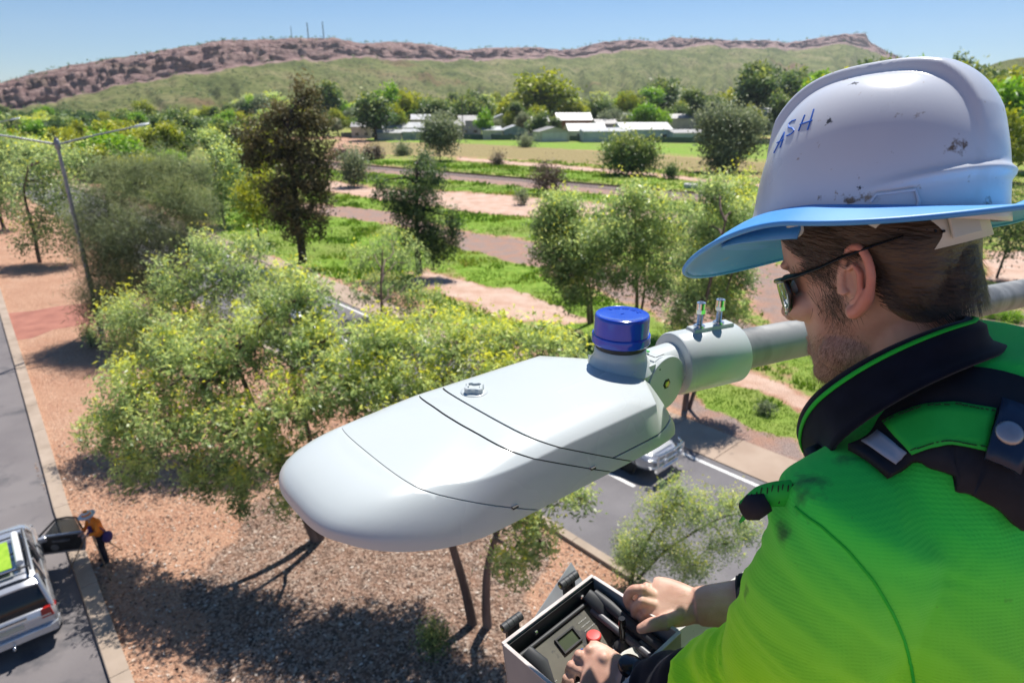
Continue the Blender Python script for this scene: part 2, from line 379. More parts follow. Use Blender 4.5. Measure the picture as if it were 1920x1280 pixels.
for k in range(-8, 60):
    s0 = k*2.45; m = MB(); m.loft([[tuple(rp_(s0+.012, 18.97, -.03)), tuple(rp_(s0+2.438, 18.97, -.03)), tuple(rp_(s0+2.438, 21.05, -.03)), tuple(rp_(s0+.012, 21.05, -.03))],
        [tuple(rp_(s0+.012, 18.97, .035)), tuple(rp_(s0+2.438, 18.97, .035)), tuple(rp_(s0+2.438, 21.05, .035)), tuple(rp_(s0+.012, 21.05, .035))]]); m.build('path_slab', M_conc, pv)
redp = [gp(3, 588), gp(60, 583), gp(110, 574), gp(190, 566), gp(260, 590), gp(170, 606), gp(100, 618), gp(60, 634), gp(14, 640)]
sheet('red_crossing_path', redp, .006, M_redp)
# ---- railway ----
r0, r1 = gp(560, 303), gp(1560, 388); rdv = (r1-r0).normalized(); rn_ = Vector((-rdv.y, rdv.x, 0)); RL = (r1-r0).length
rail = empty('railway_track', r0+Vector((0, 0, .1)), 'single railway line on brown ballast crossing the grassy corridor', 'railway track')
M_rail = mat('rusty_rail', (.12, .075, .055), (.20, .14, .11), rough=.5, metal=.5, scale=3); M_slp = mat('timber_sleeper', (.030, .022, .018), (.065, .048, .040), rough=.9, scale=2)
m = MB(); m.loft([[r0+rn_*-1.9, r0+rn_*-1.2+Vector((0, 0, .22)), r0+rn_*1.2+Vector((0, 0, .22)), r0+rn_*1.9], [r1+rn_*-1.9, r1+rn_*-1.2+Vector((0, 0, .22)), r1+rn_*1.2+Vector((0, 0, .22)), r1+rn_*1.9]])
m.build('ballast', mat('ballast', (.13, .095, .085), (.26, .20, .18), rough=.95, scale=4, detail=8, bump=.8, bscale=10, bdist=.06), rail)
for sg in (-.54, .54):
    m = MB(); a, b = r0+rn_*sg+Vector((0, 0, .30)), r1+rn_*sg+Vector((0, 0, .30))
    m.loft([[p+rn_*-.05+Vector((0, 0, .0)), p+rn_*.05, p+rn_*.035+Vector((0, 0, .14)), p+rn_*-.035+Vector((0, 0, .14))] for p in (a, b)]); m.build('rail', M_rail, rail)
slm = None
for k in range(int(RL/.70)):
    if k >= 290: break
    c = r0+rdv*(k*.70+.3)+Vector((0, 0, .26))
    if slm is None:
        mm_ = MB(); mm_.box((0, 0, 0), (.26, 2.1, .13)); o = mm_.build('sleeper', M_slp, rail); slm = o
    else:
        o = slm.copy(); COL.objects.link(o)
    o.location = c-rail.location; o.rotation_euler = (0, 0, math.atan2(rdv.y, rdv.x)+random.uniform(-.02, .02))
# ---- the range behind town ----
SKY = [(-900, 240), (-400, 205), (-150, 172), (0, 152), (50, 140), (125, 122), (240, 105), (360, 85), (420, 76), (550, 72), (630, 72), (675, 81), (750, 79), (810, 84), (865, 95), (900, 91), (1006, 89), (1050, 94), (1075, 93), (1123, 80), (1187, 74.5),
       (1229, 77), (1261, 69), (1325, 74.5), (1410, 76), (1442, 76), (1473, 81), (1526, 72), (1580, 64), (1618, 64), (1626, 77), (1665, 98), (1723, 120), (1800, 150), (1950, 185), (2600, 195)]
CLF = [(-900, 270), (-150, 225), (0, 205), (150, 175), (300, 142), (450, 125), (550, 112), (700, 108), (860, 112), (1000, 104), (1075, 106), (1160, 92), (1250, 90), (1330, 84), (1440, 88), (1500, 90), (1580, 80), (1626, 92), (1700, 118), (2600, 200)]
DST = [(-900, 500), (-150, 620), (0, 700), (400, 900), (900, 1500), (1400, 2100), (1800, 2500), (2600, 2600)]
FOOT = [(-900, 260), (0, 370), (400, 460), (900, 720), (1400, 1000), (1800, 1500), (2600, 1600)]
def itp(tab, x): a = np.array(tab, float); return np.interp(x, a[:, 0], a[:, 1])
def elev(px, py, dist):
    "height above sea for a sighting at horizontal distance (forward) dist"
    y = (640-py)/1200; x = (px-960)/1200; F_ = CP+y*SP; return EYE+(y*CP-SP)/F_*dist
cols = np.arange(-900, 2600, 3.2); nc = len(cols); NR = 120
V = np.zeros((NR, nc, 3))
xs = (cols-960)/1200
skn = (fbm(cols*.09, cols*0, 71, 4)-.5)*7+(fbm(cols*.016, cols*0+9, 73, 3)-.5)*3
sk = itp(SKY, cols)+skn*(.6); cf_ = itp(CLF, cols)+(fbm(cols*.03, cols*0, 77, 4)-.5)*14; ds = itp(DST, cols); ft = itp(FOOT, cols)
zs = elev(cols, sk, ds); d_c = ds*.94; zc = elev(cols, np.maximum(cf_, sk+4), d_c); zf = far_rise(xs*ft, ft)-1.0
for k in range(NR):
    if k < 78:
        f = k/77; d = ft+(d_c-ft)*f; z = zf+(zc-zf)*(f**1.35)
        gul = (np.abs(fbm(cols*.020+f*1.5, f*2.0+cols*0, 81, 4)*2-1)); z = z-(.25-gul)*-1*0 - (1-np.clip(gul*2.6, 0, 1))*(zc-zf)*.17*np.sin(np.pi*min(1, f*1.02))
        z = z+(fbm(cols*.06, f*14+cols*0, 83, 3)-.5)*(zc-zf)*.05*np.sin(np.pi*f)
        lat = 0
    elif k < 108:
        f = (k-77)/30; d = d_c+(ds-d_c)*(f**1.3)
        terr = f+.16*np.sin(f*30+fbm(cols*.02, f*0+cols*0, 91, 2)*9)*(1-f)*f*4
        z = zc+(zs-zc)*np.clip(terr, 0, 1)
        rough_ = (fbm(cols*.040+f*2.6, f*4+cols*0, 87, 5, .62)-.5)*1.1
        d = d+rough_*ds*.045*math.sin(math.pi*min(1, f+.08)); z = z+rough_*(zs-zc)*.10*math.sin(math.pi*f)
    else:
        f = (k-107)/12; d = ds*(1+.55*f); z = zs-(zs+20)*(f**1.3)*.9
    V[k, :, 0] = xs*d; V[k, :, 1] = d; V[k, :, 2] = z
xs_true = xs/ (CP)  # columns are sight lines at the horizon
V[:, :, 0] = V[:, :, 1]*((cols-960)/1200)/1.095
ii = (np.arange(NR-1)[:, None]*nc); jj = np.arange(nc-1)[None, :]
Fh = np.stack([ii+jj, ii+jj+1, ii+nc+jj+1, ii+nc+jj], -1).reshape(-1, 4)
hme = mesh_np('hills', V.reshape(-1, 3), Fh, 4)
rock = np.zeros((NR, nc)); 
for k in range(NR): rock[k] = 0 if k < 70 else ((k-70)/8 if k < 78 else (1 if k < 107 else .3))
addat(hme, 'rock', rock.ravel()); addat(hme, 'up', (np.arange(NR)[:, None]/77.0*np.ones(nc)[None, :]).ravel())
def hill_material():
    m = bpy.data.materials.new('range_slopes'); m.use_nodes = True; t = m.node_tree; b = t.nodes['Principled BSDF']; L = t.links.new
    tc = N(t, 'ShaderNodeTexCoord'); P = tc.outputs['Object']
    def nz(s, d=5, r=.6, sc=None):
        src = P
        if sc: mp = N(t, 'ShaderNodeMapping'); mp.inputs['Scale'].default_value = sc; L(P, mp.inputs[0]); src = mp.outputs[0]
        n = N(t, 'ShaderNodeTexNoise', i_Scale=s, i_Detail=d, i_Roughness=r); L(src, n.inputs['Vector']); return n.outputs[0]
    def rmp(src, st): r = ramp(t, st); L(src, r.inputs[0]); return r.outputs[0]
    def mix(f, a, c):
        x = N(t, 'ShaderNodeMixRGB')
        for s_, k in ((f, 0), (a, 1), (c, 2)):
            if hasattr(s_, 'is_linked'): L(s_, x.inputs[k])
            else: x.inputs[k].default_value = s_ if k == 0 else rgba(s_)
        return x.outputs[0]
    slope = rmp(nz(.014, 6), [(.30, (.13, .16, .050)), (.5, (.25, .27, .095)), (.72, (.38, .33, .17))])
    slope = mix(rmp(nz(.045, 6, .75), [(.48, (0, 0, 0)), (.66, (.6, .6, .6))]), slope, (.085, .105, .04)); slope = mix(rmp(nz(.006, 4), [(.60, (0, 0, 0)), (.72, (.75, .75, .75))]), slope, (.30, .155, .105))
    sh = N(t, 'ShaderNodeTexVoronoi', i_Scale=.11); L(P, sh.inputs['Vector']); slope = mix(rmp(sh.outputs['Distance'], [(.16, (.9, .9, .9)), (.34, (0, 0, 0))]), slope, (.045, .060, .022))
    rk = rmp(nz(.075, 8, .75, (.7, .7, 4.2)), [(.30, (.17, .105, .105)), (.5, (.44, .29, .26)), (.72, (.62, .46, .41))])
    rk = mix(rmp(nz(.03, 5), [(.55, (0, 0, 0)), (.75, (.6, .6, .6))]), rk, (.11, .11, .05))
    at = N(t, 'ShaderNodeAttribute', attribute_name='rock'); ad = N(t, 'ShaderNodeMath', operation='ADD'); L(at.outputs['Fac'], ad.inputs[0])
    n2 = N(t, 'ShaderNodeMath', operation='MULTIPLY_ADD'); L(nz(.03, 5, .7), n2.inputs[0]); n2.inputs[1].default_value = 1.1; n2.inputs[2].default_value = -.6; L(n2.outputs[0], ad.inputs[1])
    col = mix(rmp(ad.outputs[0], [(.40, (0, 0, 0)), (.60, (1, 1, 1))]), slope, rk)
    L(col, b.inputs['Base Color']); b.inputs['Roughness'].default_value = 1; b.inputs['Specular IOR Level'].default_value = .05
    bp = N(t, 'ShaderNodeBump', i_Strength=1.0, i_Distance=12.0); L(nz(.05, 8, .75, (1, 1, 3.0)), bp.inputs['Height']); L(bp.outputs[0], b.inputs['Normal'])
    return m
M_hill = hill_material(); hills = link('hills', hme, None, M_hill); tag(hills, kind='structure')
# nearer hill at the right edge
c2 = np.arange(1500, 2700, 6.0); sk2 = np.interp(c2, [1500, 1760, 1840, 1882, 1920, 2000, 2200, 2700], [200, 165, 127, 112, 108, 100, 90, 150])+(fbm(c2*.05, c2*0, 5, 3)-.5)*5
V2 = np.zeros((30, len(c2), 3))
for k in range(30):
    f = k/22; d = 520+ (780-520)*f; top = elev(c2, sk2, 780.0); z = 2+(top-2)*min(1, f)**.8 if k <= 22 else top*(1-.12*(k-22))
    z = z+(fbm(c2*.02, f*5+c2*0, 7, 3)-.5)*6*math.sin(math.pi*min(1, f))
    V2[k, :, 1] = d; V2[k, :, 0] = d*((c2-960)/1200)/1.08; V2[k, :, 2] = z
nc2 = len(c2); ii = (np.arange(29)[:, None]*nc2); jj = np.arange(nc2-1)[None, :]
h2 = mesh_np('hill', V2.reshape(-1, 3), np.stack([ii+jj, ii+jj+1, ii+nc2+jj+1, ii+nc2+jj], -1).reshape(-1, 4), 4); addat(h2, 'rock', np.zeros(30*nc2)); o = link('hill', h2, None, M_hill); tag(o, kind='structure')
# masts on the ridge
M_mast = mat('mast_steel', (.16, .17, .20), rough=.6, metal=.3)
for px, top, lab in ((546, 50, 'thinnest and leftmost radio mast on the ridge line'), (577, 43, 'middle lattice radio mast on the ridge line'), (606, 41, 'tallest lattice radio mast on the ridge, rightmost of the masts')):
    dd = float(itp(DST, px)); z0 = float(elev(px, 74, dd))-3; z1 = float(elev(px, top, dd)); x = dd*((px-960)/1200)*1.06*1.0; 
    y_ = (640-60)/1200; x = dd*((px-960)/1200)/(CP+y_*SP); e = empty('radio_mast', (x, dd, z0), lab, 'mast'); w_ = 1.1 if px > 560 else .5
    m = MB()
    for a in (0, 2.1, 4.2): m.tube([(x+w_*math.cos(a), dd+w_*math.sin(a), z0), (x+w_*.5*math.cos(a), dd+w_*.5*math.sin(a), z1)], .28 if px > 560 else .2, 5)
    m.build('mast_leg', M_mast, e); m = MB()
    for k in range(14):
        z = z0+(z1-z0)*k/14; f = 1-.5*k/14
        for a in (0, 2.1, 4.2): m.tube([(x+w_*f*math.cos(a), dd+w_*f*math.sin(a), z), (x+w_*f*math.cos(a+2.1), dd+w_*f*math.sin(a+2.1), z+(z1-z0)/14)], .14, 4)
    m.build('bracing', M_mast, e)
# ================= LUMINAIRE ON ITS OUTREACH ARM =================
LU = Vector((-.765, -.644, 0)).normalized(); LV = Vector((-LU.y, LU.x, 0)) * -1
LV = Vector((.644, -.765, 0)).normalized()
H0 = gp(1230, 740, EYE-.33); LO = H0 - LV*0.10
LM = frame_m(LO, LU, LV, Vector((0, 0, 1)))          # local x = towards the nose, y = near side, z = up
M_lum = mat('luminaire_paint', (.46, .495, .49), (.50, .535, .53), rough=.27, scale=3, bump=.03, bscale=900, bdist=.0005, spec=.5,
            spots=[((.34, .31, .26), 160, .73, .03), ((.58, .57, .52), 9, .66, .16), ((.5,.47,.42), 45, .70, .04)], roughvar=.06)
M_lumdark = mat('luminaire_gasket', (.05, .055, .055), rough=.7)
M_glass = mat('luminaire_glass', (.7, .75, .75), rough=.05, trans=.9)
M_blue = mat('photocell_blue', (.014, .055, .42), (.018, .065, .48), rough=.16, scale=30, coat=.5, bump=.03, bscale=60)
M_blk = mat('black_rubber', (.02, .02, .022), (.035, .035, .037), rough=.6, scale=60)
M_zinc = mat('zinc_bolt', (.62, .63, .64), (.75, .75, .74), rough=.22, metal=1, scale=120)
M_galv = mat('galvanised_steel', (.15, .152, .148), (.27, .27, .26), rough=.5, metal=.35, scale=22, bump=.15, bscale=240, bdist=.0008,
             spots=[((.36, .36, .34), 14, .56, .16), ((.20, .19, .165), 30, .62, .10)], aniso=(1, 1, .22), roughvar=.1)
M_grn = mat('green_bubble', (.12, .5, .12), rough=.2)
lum = empty('street_light_luminaire', LM @ Vector((-.12, 0, -.03)),
            'large pale grey street light head in the foreground, clamped to a galvanised pipe', 'street light head')
def lum_outline(n=96):
    "skirt and top outlines in plan, matched point by point"
    sk, tp = [], []
    for i in range(n):
        a = 2*math.pi*i/n; ca, sa = math.cos(a), math.sin(a)
        if ca >= 0:   # nose half
            e = 3.3
            k = (abs(ca)**e+abs(sa)**e)**(-1/e)
            sk.append((.205+.208*ca*k, .1155*sa*k)); 
            k2 = (abs(ca)**2.6+abs(sa)**2.6)**(-1/2.6)
            tp.append((.20+.150*ca*k2, .103*sa*k2))
        else:
            e = 9; k = (abs(ca)**e+abs(sa)**e)**(-1/e)
            u = .205+.262*ca*k; v = .1155*sa*k
            sk.append((u, v))
            u = .20+.262*ca*k; v = .103*sa*k
            if u < -.006: v *= 1-.66*((-.006-u)/.056)**.8
            tp.append((u, v))
    return sk, tp
sk, tp = lum_outline()
ncv = len(sk)
def lum_ring(t, zb, inset=0.0):
    "t 0 at skirt .. 1 at the top edge"
    r = []
    for (a, b) in zip(sk, tp):
        nose = max(0, min(1, (a[0]-.30)/.115)); nose = nose*nose*(3-2*nose)
        th = t*math.pi/2
        hx = t**1.15*(1-nose)*.9 + (1-math.cos(th))*nose + .1*(1-nose)*(1-math.cos(th))
        hz = t*(1-nose)*.85 + math.sin(th)*(nose+.15*(1-nose))
        if t >= 1: hx = 1; hz = 1
        u = a[0]+(b[0]-a[0])*hx; v = a[1]+(b[1]-a[1])*hx
        zz = zb+.030*max(0, min(1, (a[0]-.27)/.13))**1.5
        zt_ = -.0105+.0085*nose; z = zz+(zt_-zz)*hz
        if inset: u *= (1-inset); u += .19*inset; v *= (1-inset)
        r.append((u, v, z))
    return r
def lum_body(inset=0.0):
    rings = []
    lz = lambda a: .030*max(0, min(1, (a[0]-.27)/.13))**1.5
    rings.append([(.19+(a[0]-.19)*.80, a[1]*.80, -.066) for a in sk])
    rings.append([(.19+(a[0]-.19)*.975, a[1]*.975, -.0655+lz(a)) for a in sk])
    rings.append(lum_ring(0, -.0635)); 
    for t in (.06, .15, .3, .45, .6, .72, .82, .9, .96, 1.0): rings.append(lum_ring(t, -.060))
    last = rings[-1]; nw_ = lambda p: max(0, min(1, (p[0]-.22)/.09))
    for k, dz in [(k_, .0125*(1-k_**7)+.0025*(1-k_**2)) for k_ in (.99, .975, .955, .93, .90, .86, .80, .72, .6, .4, .22, .04)]:
        rings.append([(.19+(p[0]-.19)*k, p[1]*k, p[2]+(.0045-p[2])*(dz/.015*(1-nw_(p))+(1-k*k)*nw_(p))) for p in last])
    m = MB(); m.loft(rings)
    bm = bmesh.new(); vs = [bm.verts.new(v) for v in m.v]
    for f in m.f: bm.faces.new([vs[i] for i in f])
    bmesh.ops.recalc_face_normals(bm, faces=bm.faces[:])
    if inset:
        for v in bm.verts: v.co -= v.normal*inset
        for v in bm.verts: v.co = v.co
    return bm
def cut(bm, co, no, keep_positive):
    g = bm.verts[:]+bm.edges[:]+bm.faces[:]
    bmesh.ops.bisect_plane(bm, geom=g, plane_co=co, plane_no=no, clear_outer=not keep_positive, clear_inner=keep_positive, dist=1e-7)
    ed = [e for e in bm.edges if e.is_boundary]
    if ed: 
        r = bmesh.ops.extrude_edge_only(bm, edges=ed)      # turned-in lip so that the panel has thickness
        nv = [v for v in r['geom'] if isinstance(v, bmesh.types.BMVert)]
        c = Vector((.19, 0, -.035))
        for v in nv: v.co += (c-v.co).normalized()*.0025
def bm_obj(bm, name, mt, parent, M, smooth=35):
    bmesh.ops.transform(bm, matrix=ORG[parent.name].inverted() @ M, verts=bm.verts[:])
    me = bpy.data.meshes.new(name); bm.to_mesh(me); bm.free()
    me.polygons.foreach_set('use_smooth', [True]*len(me.polygons)); me.set_sharp_from_angle(angle=math.radians(smooth))
    return link(name, me, parent, mt)
SL = 2.05   # the covers' joints rake back down the sides
def seam(u0, g):  # plane u - SL*z = u0 + g
    return Vector((u0+g, 0, 0)), Vector((1, 0, -SL)).normalized()
g = .0009
for nm, f_, b_ in (('nose_cover', None, .335), ('lamp_cover', .335, .222), ('spigot_band', .222, .186), ('gear_cover', .186, None)):
    bm = lum_body()
    if f_ is not None: co, no = seam(f_, -g*1.6); cut(bm, co, no, False)
    if b_ is not None: co, no = seam(b_, g*1.6); cut(bm, co, no, True)
    if nm == 'gear_cover': cut(bm, Vector((0, 0, -.0465)), Vector((0, 0, 1)), True)
    bm_obj(bm, nm, M_lum, lum, LM)
bm = lum_body(); co, no = seam(.186, -g*1.6); cut(bm, co, no, False); cut(bm, Vector((0, 0, -.0485)), Vector((0, 0, 1)), False)
bm_obj(bm, 'rear_skirt', M_lum, lum, LM)
bm_obj(lum_body(.0016), 'gasket_core', M_lumdark, lum, LM)
m = MB(); m.loft([[(.19+(a[0]-.19)*s_, a[1]*s_, z_) for a in sk] for s_, z_ in ((.7, -.0655), (.68, -.072), (.5, -.076), (.3, -.077))], M=LM)
m.build('lens', M_glass, lum, 40)
for u0 in (.335, .222):   # small cover catches in the near side
    m = MB(); zz = -.047; m.box((u0+SL*zz-.003, .1135, zz), (.007, .004, .0022), M=LM); m.build('cover_catch', M_blk, lum)
# ribbed knob
kb = MB(); prof = []
K = LM @ Matrix.Translation((.168, -.042, .0035))
kb.lathe([(.0165, -.004), (.0165, .0012), (.0155, .002), (.012, .002)], 40, M=K)
ring = lambda r, z: [((r+.0016*math.copysign(abs(math.cos(4*a))**.5, math.cos(4*a)))*math.cos(a), (r+.0016*math.copysign(abs(math.cos(4*a))**.5, math.cos(4*a)))*math.sin(a), z) for a in [2*math.pi*j/64 for j in range(64)]]
kb.loft([ring(.0118, .001), ring(.0118, .0075), ring(.0108, .0085), ring(.008, .0087), ring(.0075, .006)], M=K)
kb.build('vent_knob', M_lum, lum, 40)
# photocell and its socket
PC = LM @ Matrix.Translation((-.046, .002, .0))
s = MB(); s.lathe([(.046, -.008), (.0405, .004), (.0372, .008), (.0352, .014), (.0348, .0215), (.0335, .0228), (.028, .0228)], 56, M=PC)
s.build('photocell_socket', M_lum, lum, 45)
pc = empty('photocell', PC @ Vector((0, 0, .0228)), 'glossy blue plug-in photocell on its socket on top of the street light head', 'photocell')
s = MB(); s.lathe([(.0335, .0222), (.0335, .0305), (.030, .0305)], 56, M=PC); s.build('gasket', M_blk, pc, 45)
s = MB(); s.lathe([(.030, .0305), (.0385, .0305), (.0392, .0315), (.0392, .0412), (.0386, .0424), (.0368, .0428), (.0366, .0434), (.0366, .0640),
                   (.0362, .0672), (.035, .0692), (.0335, .0698), (.0325, .0694), (.02, .0692), (.006, .0692)], 72, M=PC); s.build('cap', M_blue, pc, 30)
s = MB()
for k in range(17):   # moulded lettering band on the lid
    a = math.radians(150+k*7.5); 
    for q in (.0255, .0215):
        if (k*5+int(q*1e4)) % 4: s.box((q*math.cos(a), q*math.sin(a), .0694), (.0022, .0009, .0007), M=PC @ Matrix.Translation((0, 0, 0)))
s.box((0, 0, .0694), (.006, .0012, .0007), M=PC)
s.build('moulded_lettering', M_blue, pc)
# hinge block, disc, collar
cL, cR = wp(1259, 682, .938), wp(1366, 660, .978)
aX = (cR-cL).normalized()
m = MB()
zt = .004
poly = [(-.028, zt), (-.030, -.046), (-.075, -.046)] + [(-.100+.0355*math.cos(a), -.0335+.0355*math.sin(a)) for a in [math.radians(-110-k*14) for k in range(19)]]
yb = .040
def side(y): return [(x, y, z) for x, z in poly]
m.loft([side(-yb), side(yb-.0015)], M=LM); m.build('hinge_block', M_lum, lum, 40, bevel=.001)
m = MB(); m.loft([[(-.100+.0395*math.cos(a), y, -.0335+.0395*math.sin(a)) for a in [2*math.pi*j/64 for j in range(64)]] for y in (yb-.004, yb+.0035, )], M=LM)
m.build('hinge_disc', M_lum, lum, 40, bevel=.0008)
m = MB(); m.box((-.052, yb-.0005, -.018), (.046, .004, .040), M=LM); m.build('hinge_cheek', M_lum, lum, bevel=.0006)
m = MB(); hx = LM @ Matrix.Translation((-.100, yb+.0035, -.0335)) @ Matrix.Rotation(-math.pi/2, 4, 'X')
m.lathe([(.0078, -.0035), (.0078, .0003), (.0062, .0003)], 6, M=hx); m.build('hex_recess', M_blk, lum)
m = MB(); m.lathe([(.0052, 0), (.0048, .0018), (.0015, .0022)], 6, M=hx); m.build('hex_screw', mat('brass_screw', (.45, .38, .12), rough=.3, metal=.8), lum)
m = MB(); m.lathe([(.0013, 0), (.0012, .0004)], 12, M=LM @ Matrix.Translation((-.082, yb+.0035, -.0075)) @ Matrix.Rotation(-math.pi/2, 4, 'X')); m.build('pin_hole', M_blk, lum)
m = MB(); m.box((-.098, -.004, .0048), (.004, .030, .0022), M=LM); m.build('level_bubble', M_grn, lum, bevel=.0004)
m = MB(); 
for a_, b_, c_, d_ in ((-.108, -.018, .0012, .028), (-.088, .012, .0012, .034), (-.0975, .030, .018, .0010), (-.104, -.028, .0012, .010)): m.box((a_, b_, zt+.0006), (c_, d_, .0008), M=LM)
m.build('cover_joint', M_lumdark, lum)
m = MB(); m.tube([LM @ Vector((-.095, 0, -.033)), cL+aX*.004], .0325, 40); m.build('neck', M_lum, lum, 40)
CM = axis_m(cL, cR)
Lc = (cR-cL).length
m = MB(); m.lathe([(.020, .0), (.0420, .0), (.0453, .0012), (.0468, .004), (.0468, Lc+.002), (.0458, Lc+.004), (.034, Lc+.004), (.033, Lc-.03)], 64, M=CM); m.build('collar', M_lum, lum, 40)
m = MB()
m.loft([[(.0475*.9, -.011, .028), (.0475*.9, .011, .028), (.0475*.9, .011, Lc-.004), (.0475*.9, -.011, Lc-.004)],
        [(.0510, -.0095, .030), (.0510, .0095, .030), (.0510, .0095, Lc-.005), (.0510, -.0095, Lc-.005)]], M=CM); m.build('clamp_pad', M_lum, lum, bevel=.001)
for zc in (.045, Lc-.026):
    B = CM @ Matrix.Translation((.0510, 0, zc)) @ Matrix.Rotation(math.pi/2, 4, 'Y')
    b_ = MB(); b_.lathe([(.0085, 0), (.0085, .0016), (.0048, .0016)], 28, M=B)
    b_.lathe([(.0068, .0016), (.0068, .0030), (.004, .003)], 28, M=B)
    rr = [((.0041 if k % 2 else .0034), .003+k*.00062) for k in range(34)]
    b_.lathe(rr, 16, M=B)
    b_.lathe([(.0072, .0205), (.0072, .0265), (.004, .0266)], 6, M=B)
    b_.lathe([(.0050, .0262), (.0066, .0268), (.0066, .0360), (.0060, .0368), (.0034, .0368), (.0032, .034)], 28, M=B)
    b_.build('clamp_bolt', M_zinc, lum, 35)
# outreach arm (galvanised pipe) and its pole out of frame
A0 = cR - aX*.03; A1 = wp(1880, 557, 1.40); ad = (A1-cR).normalized(); A2 = cR + ad*3.1; base = Vector((A2.x, A2.y, 0))
arm = empty('street_light_pole', base, 'galvanised street light pipe passing behind the worker\'s head', 'street light pole')
m = MB(); m.tube([A0, A1, A2], .0315, 40); m.build('outreach_pipe', M_galv, arm, 40)
m = MB(); m.lathe([(.14, 0.004), (.12, 1), (.085, 9), (.07, A2.z+.05)], 20, M=Matrix.Translation(base)); m.build('pole', M_galv, arm, 40)
# ================= TREES AND PLANTS =================
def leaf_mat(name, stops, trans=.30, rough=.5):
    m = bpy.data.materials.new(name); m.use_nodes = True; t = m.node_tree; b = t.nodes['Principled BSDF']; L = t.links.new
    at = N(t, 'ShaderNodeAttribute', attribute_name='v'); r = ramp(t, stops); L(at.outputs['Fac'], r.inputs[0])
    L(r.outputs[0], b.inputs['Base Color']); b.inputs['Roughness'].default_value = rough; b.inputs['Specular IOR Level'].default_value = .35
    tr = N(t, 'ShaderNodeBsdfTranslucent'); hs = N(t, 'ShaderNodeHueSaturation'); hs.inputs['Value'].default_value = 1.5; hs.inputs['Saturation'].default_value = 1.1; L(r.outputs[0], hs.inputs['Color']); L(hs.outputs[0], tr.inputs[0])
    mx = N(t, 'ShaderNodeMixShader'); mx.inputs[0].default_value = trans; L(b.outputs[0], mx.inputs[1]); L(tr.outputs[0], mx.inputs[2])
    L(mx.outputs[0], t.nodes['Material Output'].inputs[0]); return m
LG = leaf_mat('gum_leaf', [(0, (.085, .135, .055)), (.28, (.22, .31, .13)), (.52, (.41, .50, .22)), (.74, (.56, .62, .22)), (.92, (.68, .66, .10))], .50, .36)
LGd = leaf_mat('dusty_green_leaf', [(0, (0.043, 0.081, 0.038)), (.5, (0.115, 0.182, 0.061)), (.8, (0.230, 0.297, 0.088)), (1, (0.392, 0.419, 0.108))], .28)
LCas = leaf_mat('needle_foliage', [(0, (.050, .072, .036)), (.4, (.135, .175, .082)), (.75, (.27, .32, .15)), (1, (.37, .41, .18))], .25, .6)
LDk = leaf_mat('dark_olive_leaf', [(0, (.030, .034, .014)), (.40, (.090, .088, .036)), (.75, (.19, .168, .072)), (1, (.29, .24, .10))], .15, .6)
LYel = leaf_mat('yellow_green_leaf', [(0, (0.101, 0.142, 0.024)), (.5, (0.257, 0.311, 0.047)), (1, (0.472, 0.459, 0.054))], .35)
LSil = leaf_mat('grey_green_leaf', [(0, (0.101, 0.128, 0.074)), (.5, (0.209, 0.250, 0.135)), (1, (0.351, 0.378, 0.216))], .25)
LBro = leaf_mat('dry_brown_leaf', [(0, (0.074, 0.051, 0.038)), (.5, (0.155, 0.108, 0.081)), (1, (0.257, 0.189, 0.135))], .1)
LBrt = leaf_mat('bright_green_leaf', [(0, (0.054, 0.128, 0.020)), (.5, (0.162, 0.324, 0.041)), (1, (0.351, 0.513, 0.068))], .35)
M_bark = mat('grey_brown_bark', (.10, .066, .050), (.21, .15, .12), rough=.9, scale=3, detail=8, bump=.8, bscale=20, bdist=.02, aniso=(1, 1, .25))
M_barkp = mat('pale_gum_bark', (.30, .25, .21), (.48, .42, .37), rough=.8, scale=2, detail=6, bump=.4, bscale=15, bdist=.01, aniso=(1, 1, .3))
M_barkd = mat('dark_bark', (.030, .024, .020), (.070, .055, .045), rough=.95, scale=3, detail=8, bump=.8, bscale=20, bdist=.02)
def leaves_np(C, tone, nleaf, spread, L_, W_, droop=.7, rs=None, flat=1.0, up=0.0):
    "C cluster centres, each with nleaf drooping leaf blades"
    rs = rs or rng; C = np.asarray(C); k = len(C); n = k*nleaf
    P = np.repeat(C, nleaf, 0)+rs.normal(0, 1, (n, 3))*np.array([spread, spread, spread*flat])*np.repeat(rs.uniform(.5, 1.5, k), nleaf)[:, None]
    d = rs.normal(0, 1, (n, 3)); d /= np.linalg.norm(d, axis=1)[:, None]; d[:, 2] = d[:, 2]*(1-droop)-droop+up; d /= np.linalg.norm(d, axis=1)[:, None]
    s = np.cross(d, rs.normal(0, 1, (n, 3))); s /= np.linalg.norm(s, axis=1)[:, None]+1e-9
    L2 = (L_*rs.uniform(.7, 1.3, n))[:, None]; W2 = (W_*rs.uniform(.7, 1.3, n))[:, None]
    a = P-d*L2/2; c = P+d*L2/2; mid = P-d*L2*.08; V = np.stack([a, mid+s*W2/2, c, mid-s*W2/2], 1).reshape(-1, 3)
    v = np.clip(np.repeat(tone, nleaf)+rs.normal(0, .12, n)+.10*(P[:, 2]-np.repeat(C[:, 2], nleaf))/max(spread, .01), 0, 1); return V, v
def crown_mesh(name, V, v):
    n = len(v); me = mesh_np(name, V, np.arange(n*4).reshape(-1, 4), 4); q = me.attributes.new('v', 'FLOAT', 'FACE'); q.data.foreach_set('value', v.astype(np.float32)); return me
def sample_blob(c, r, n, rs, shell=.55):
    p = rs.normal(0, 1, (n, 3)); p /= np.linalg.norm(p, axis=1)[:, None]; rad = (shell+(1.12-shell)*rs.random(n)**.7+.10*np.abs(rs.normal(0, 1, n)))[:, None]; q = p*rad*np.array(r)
    return np.array(c)+q, p[:, 2]*.5+.5
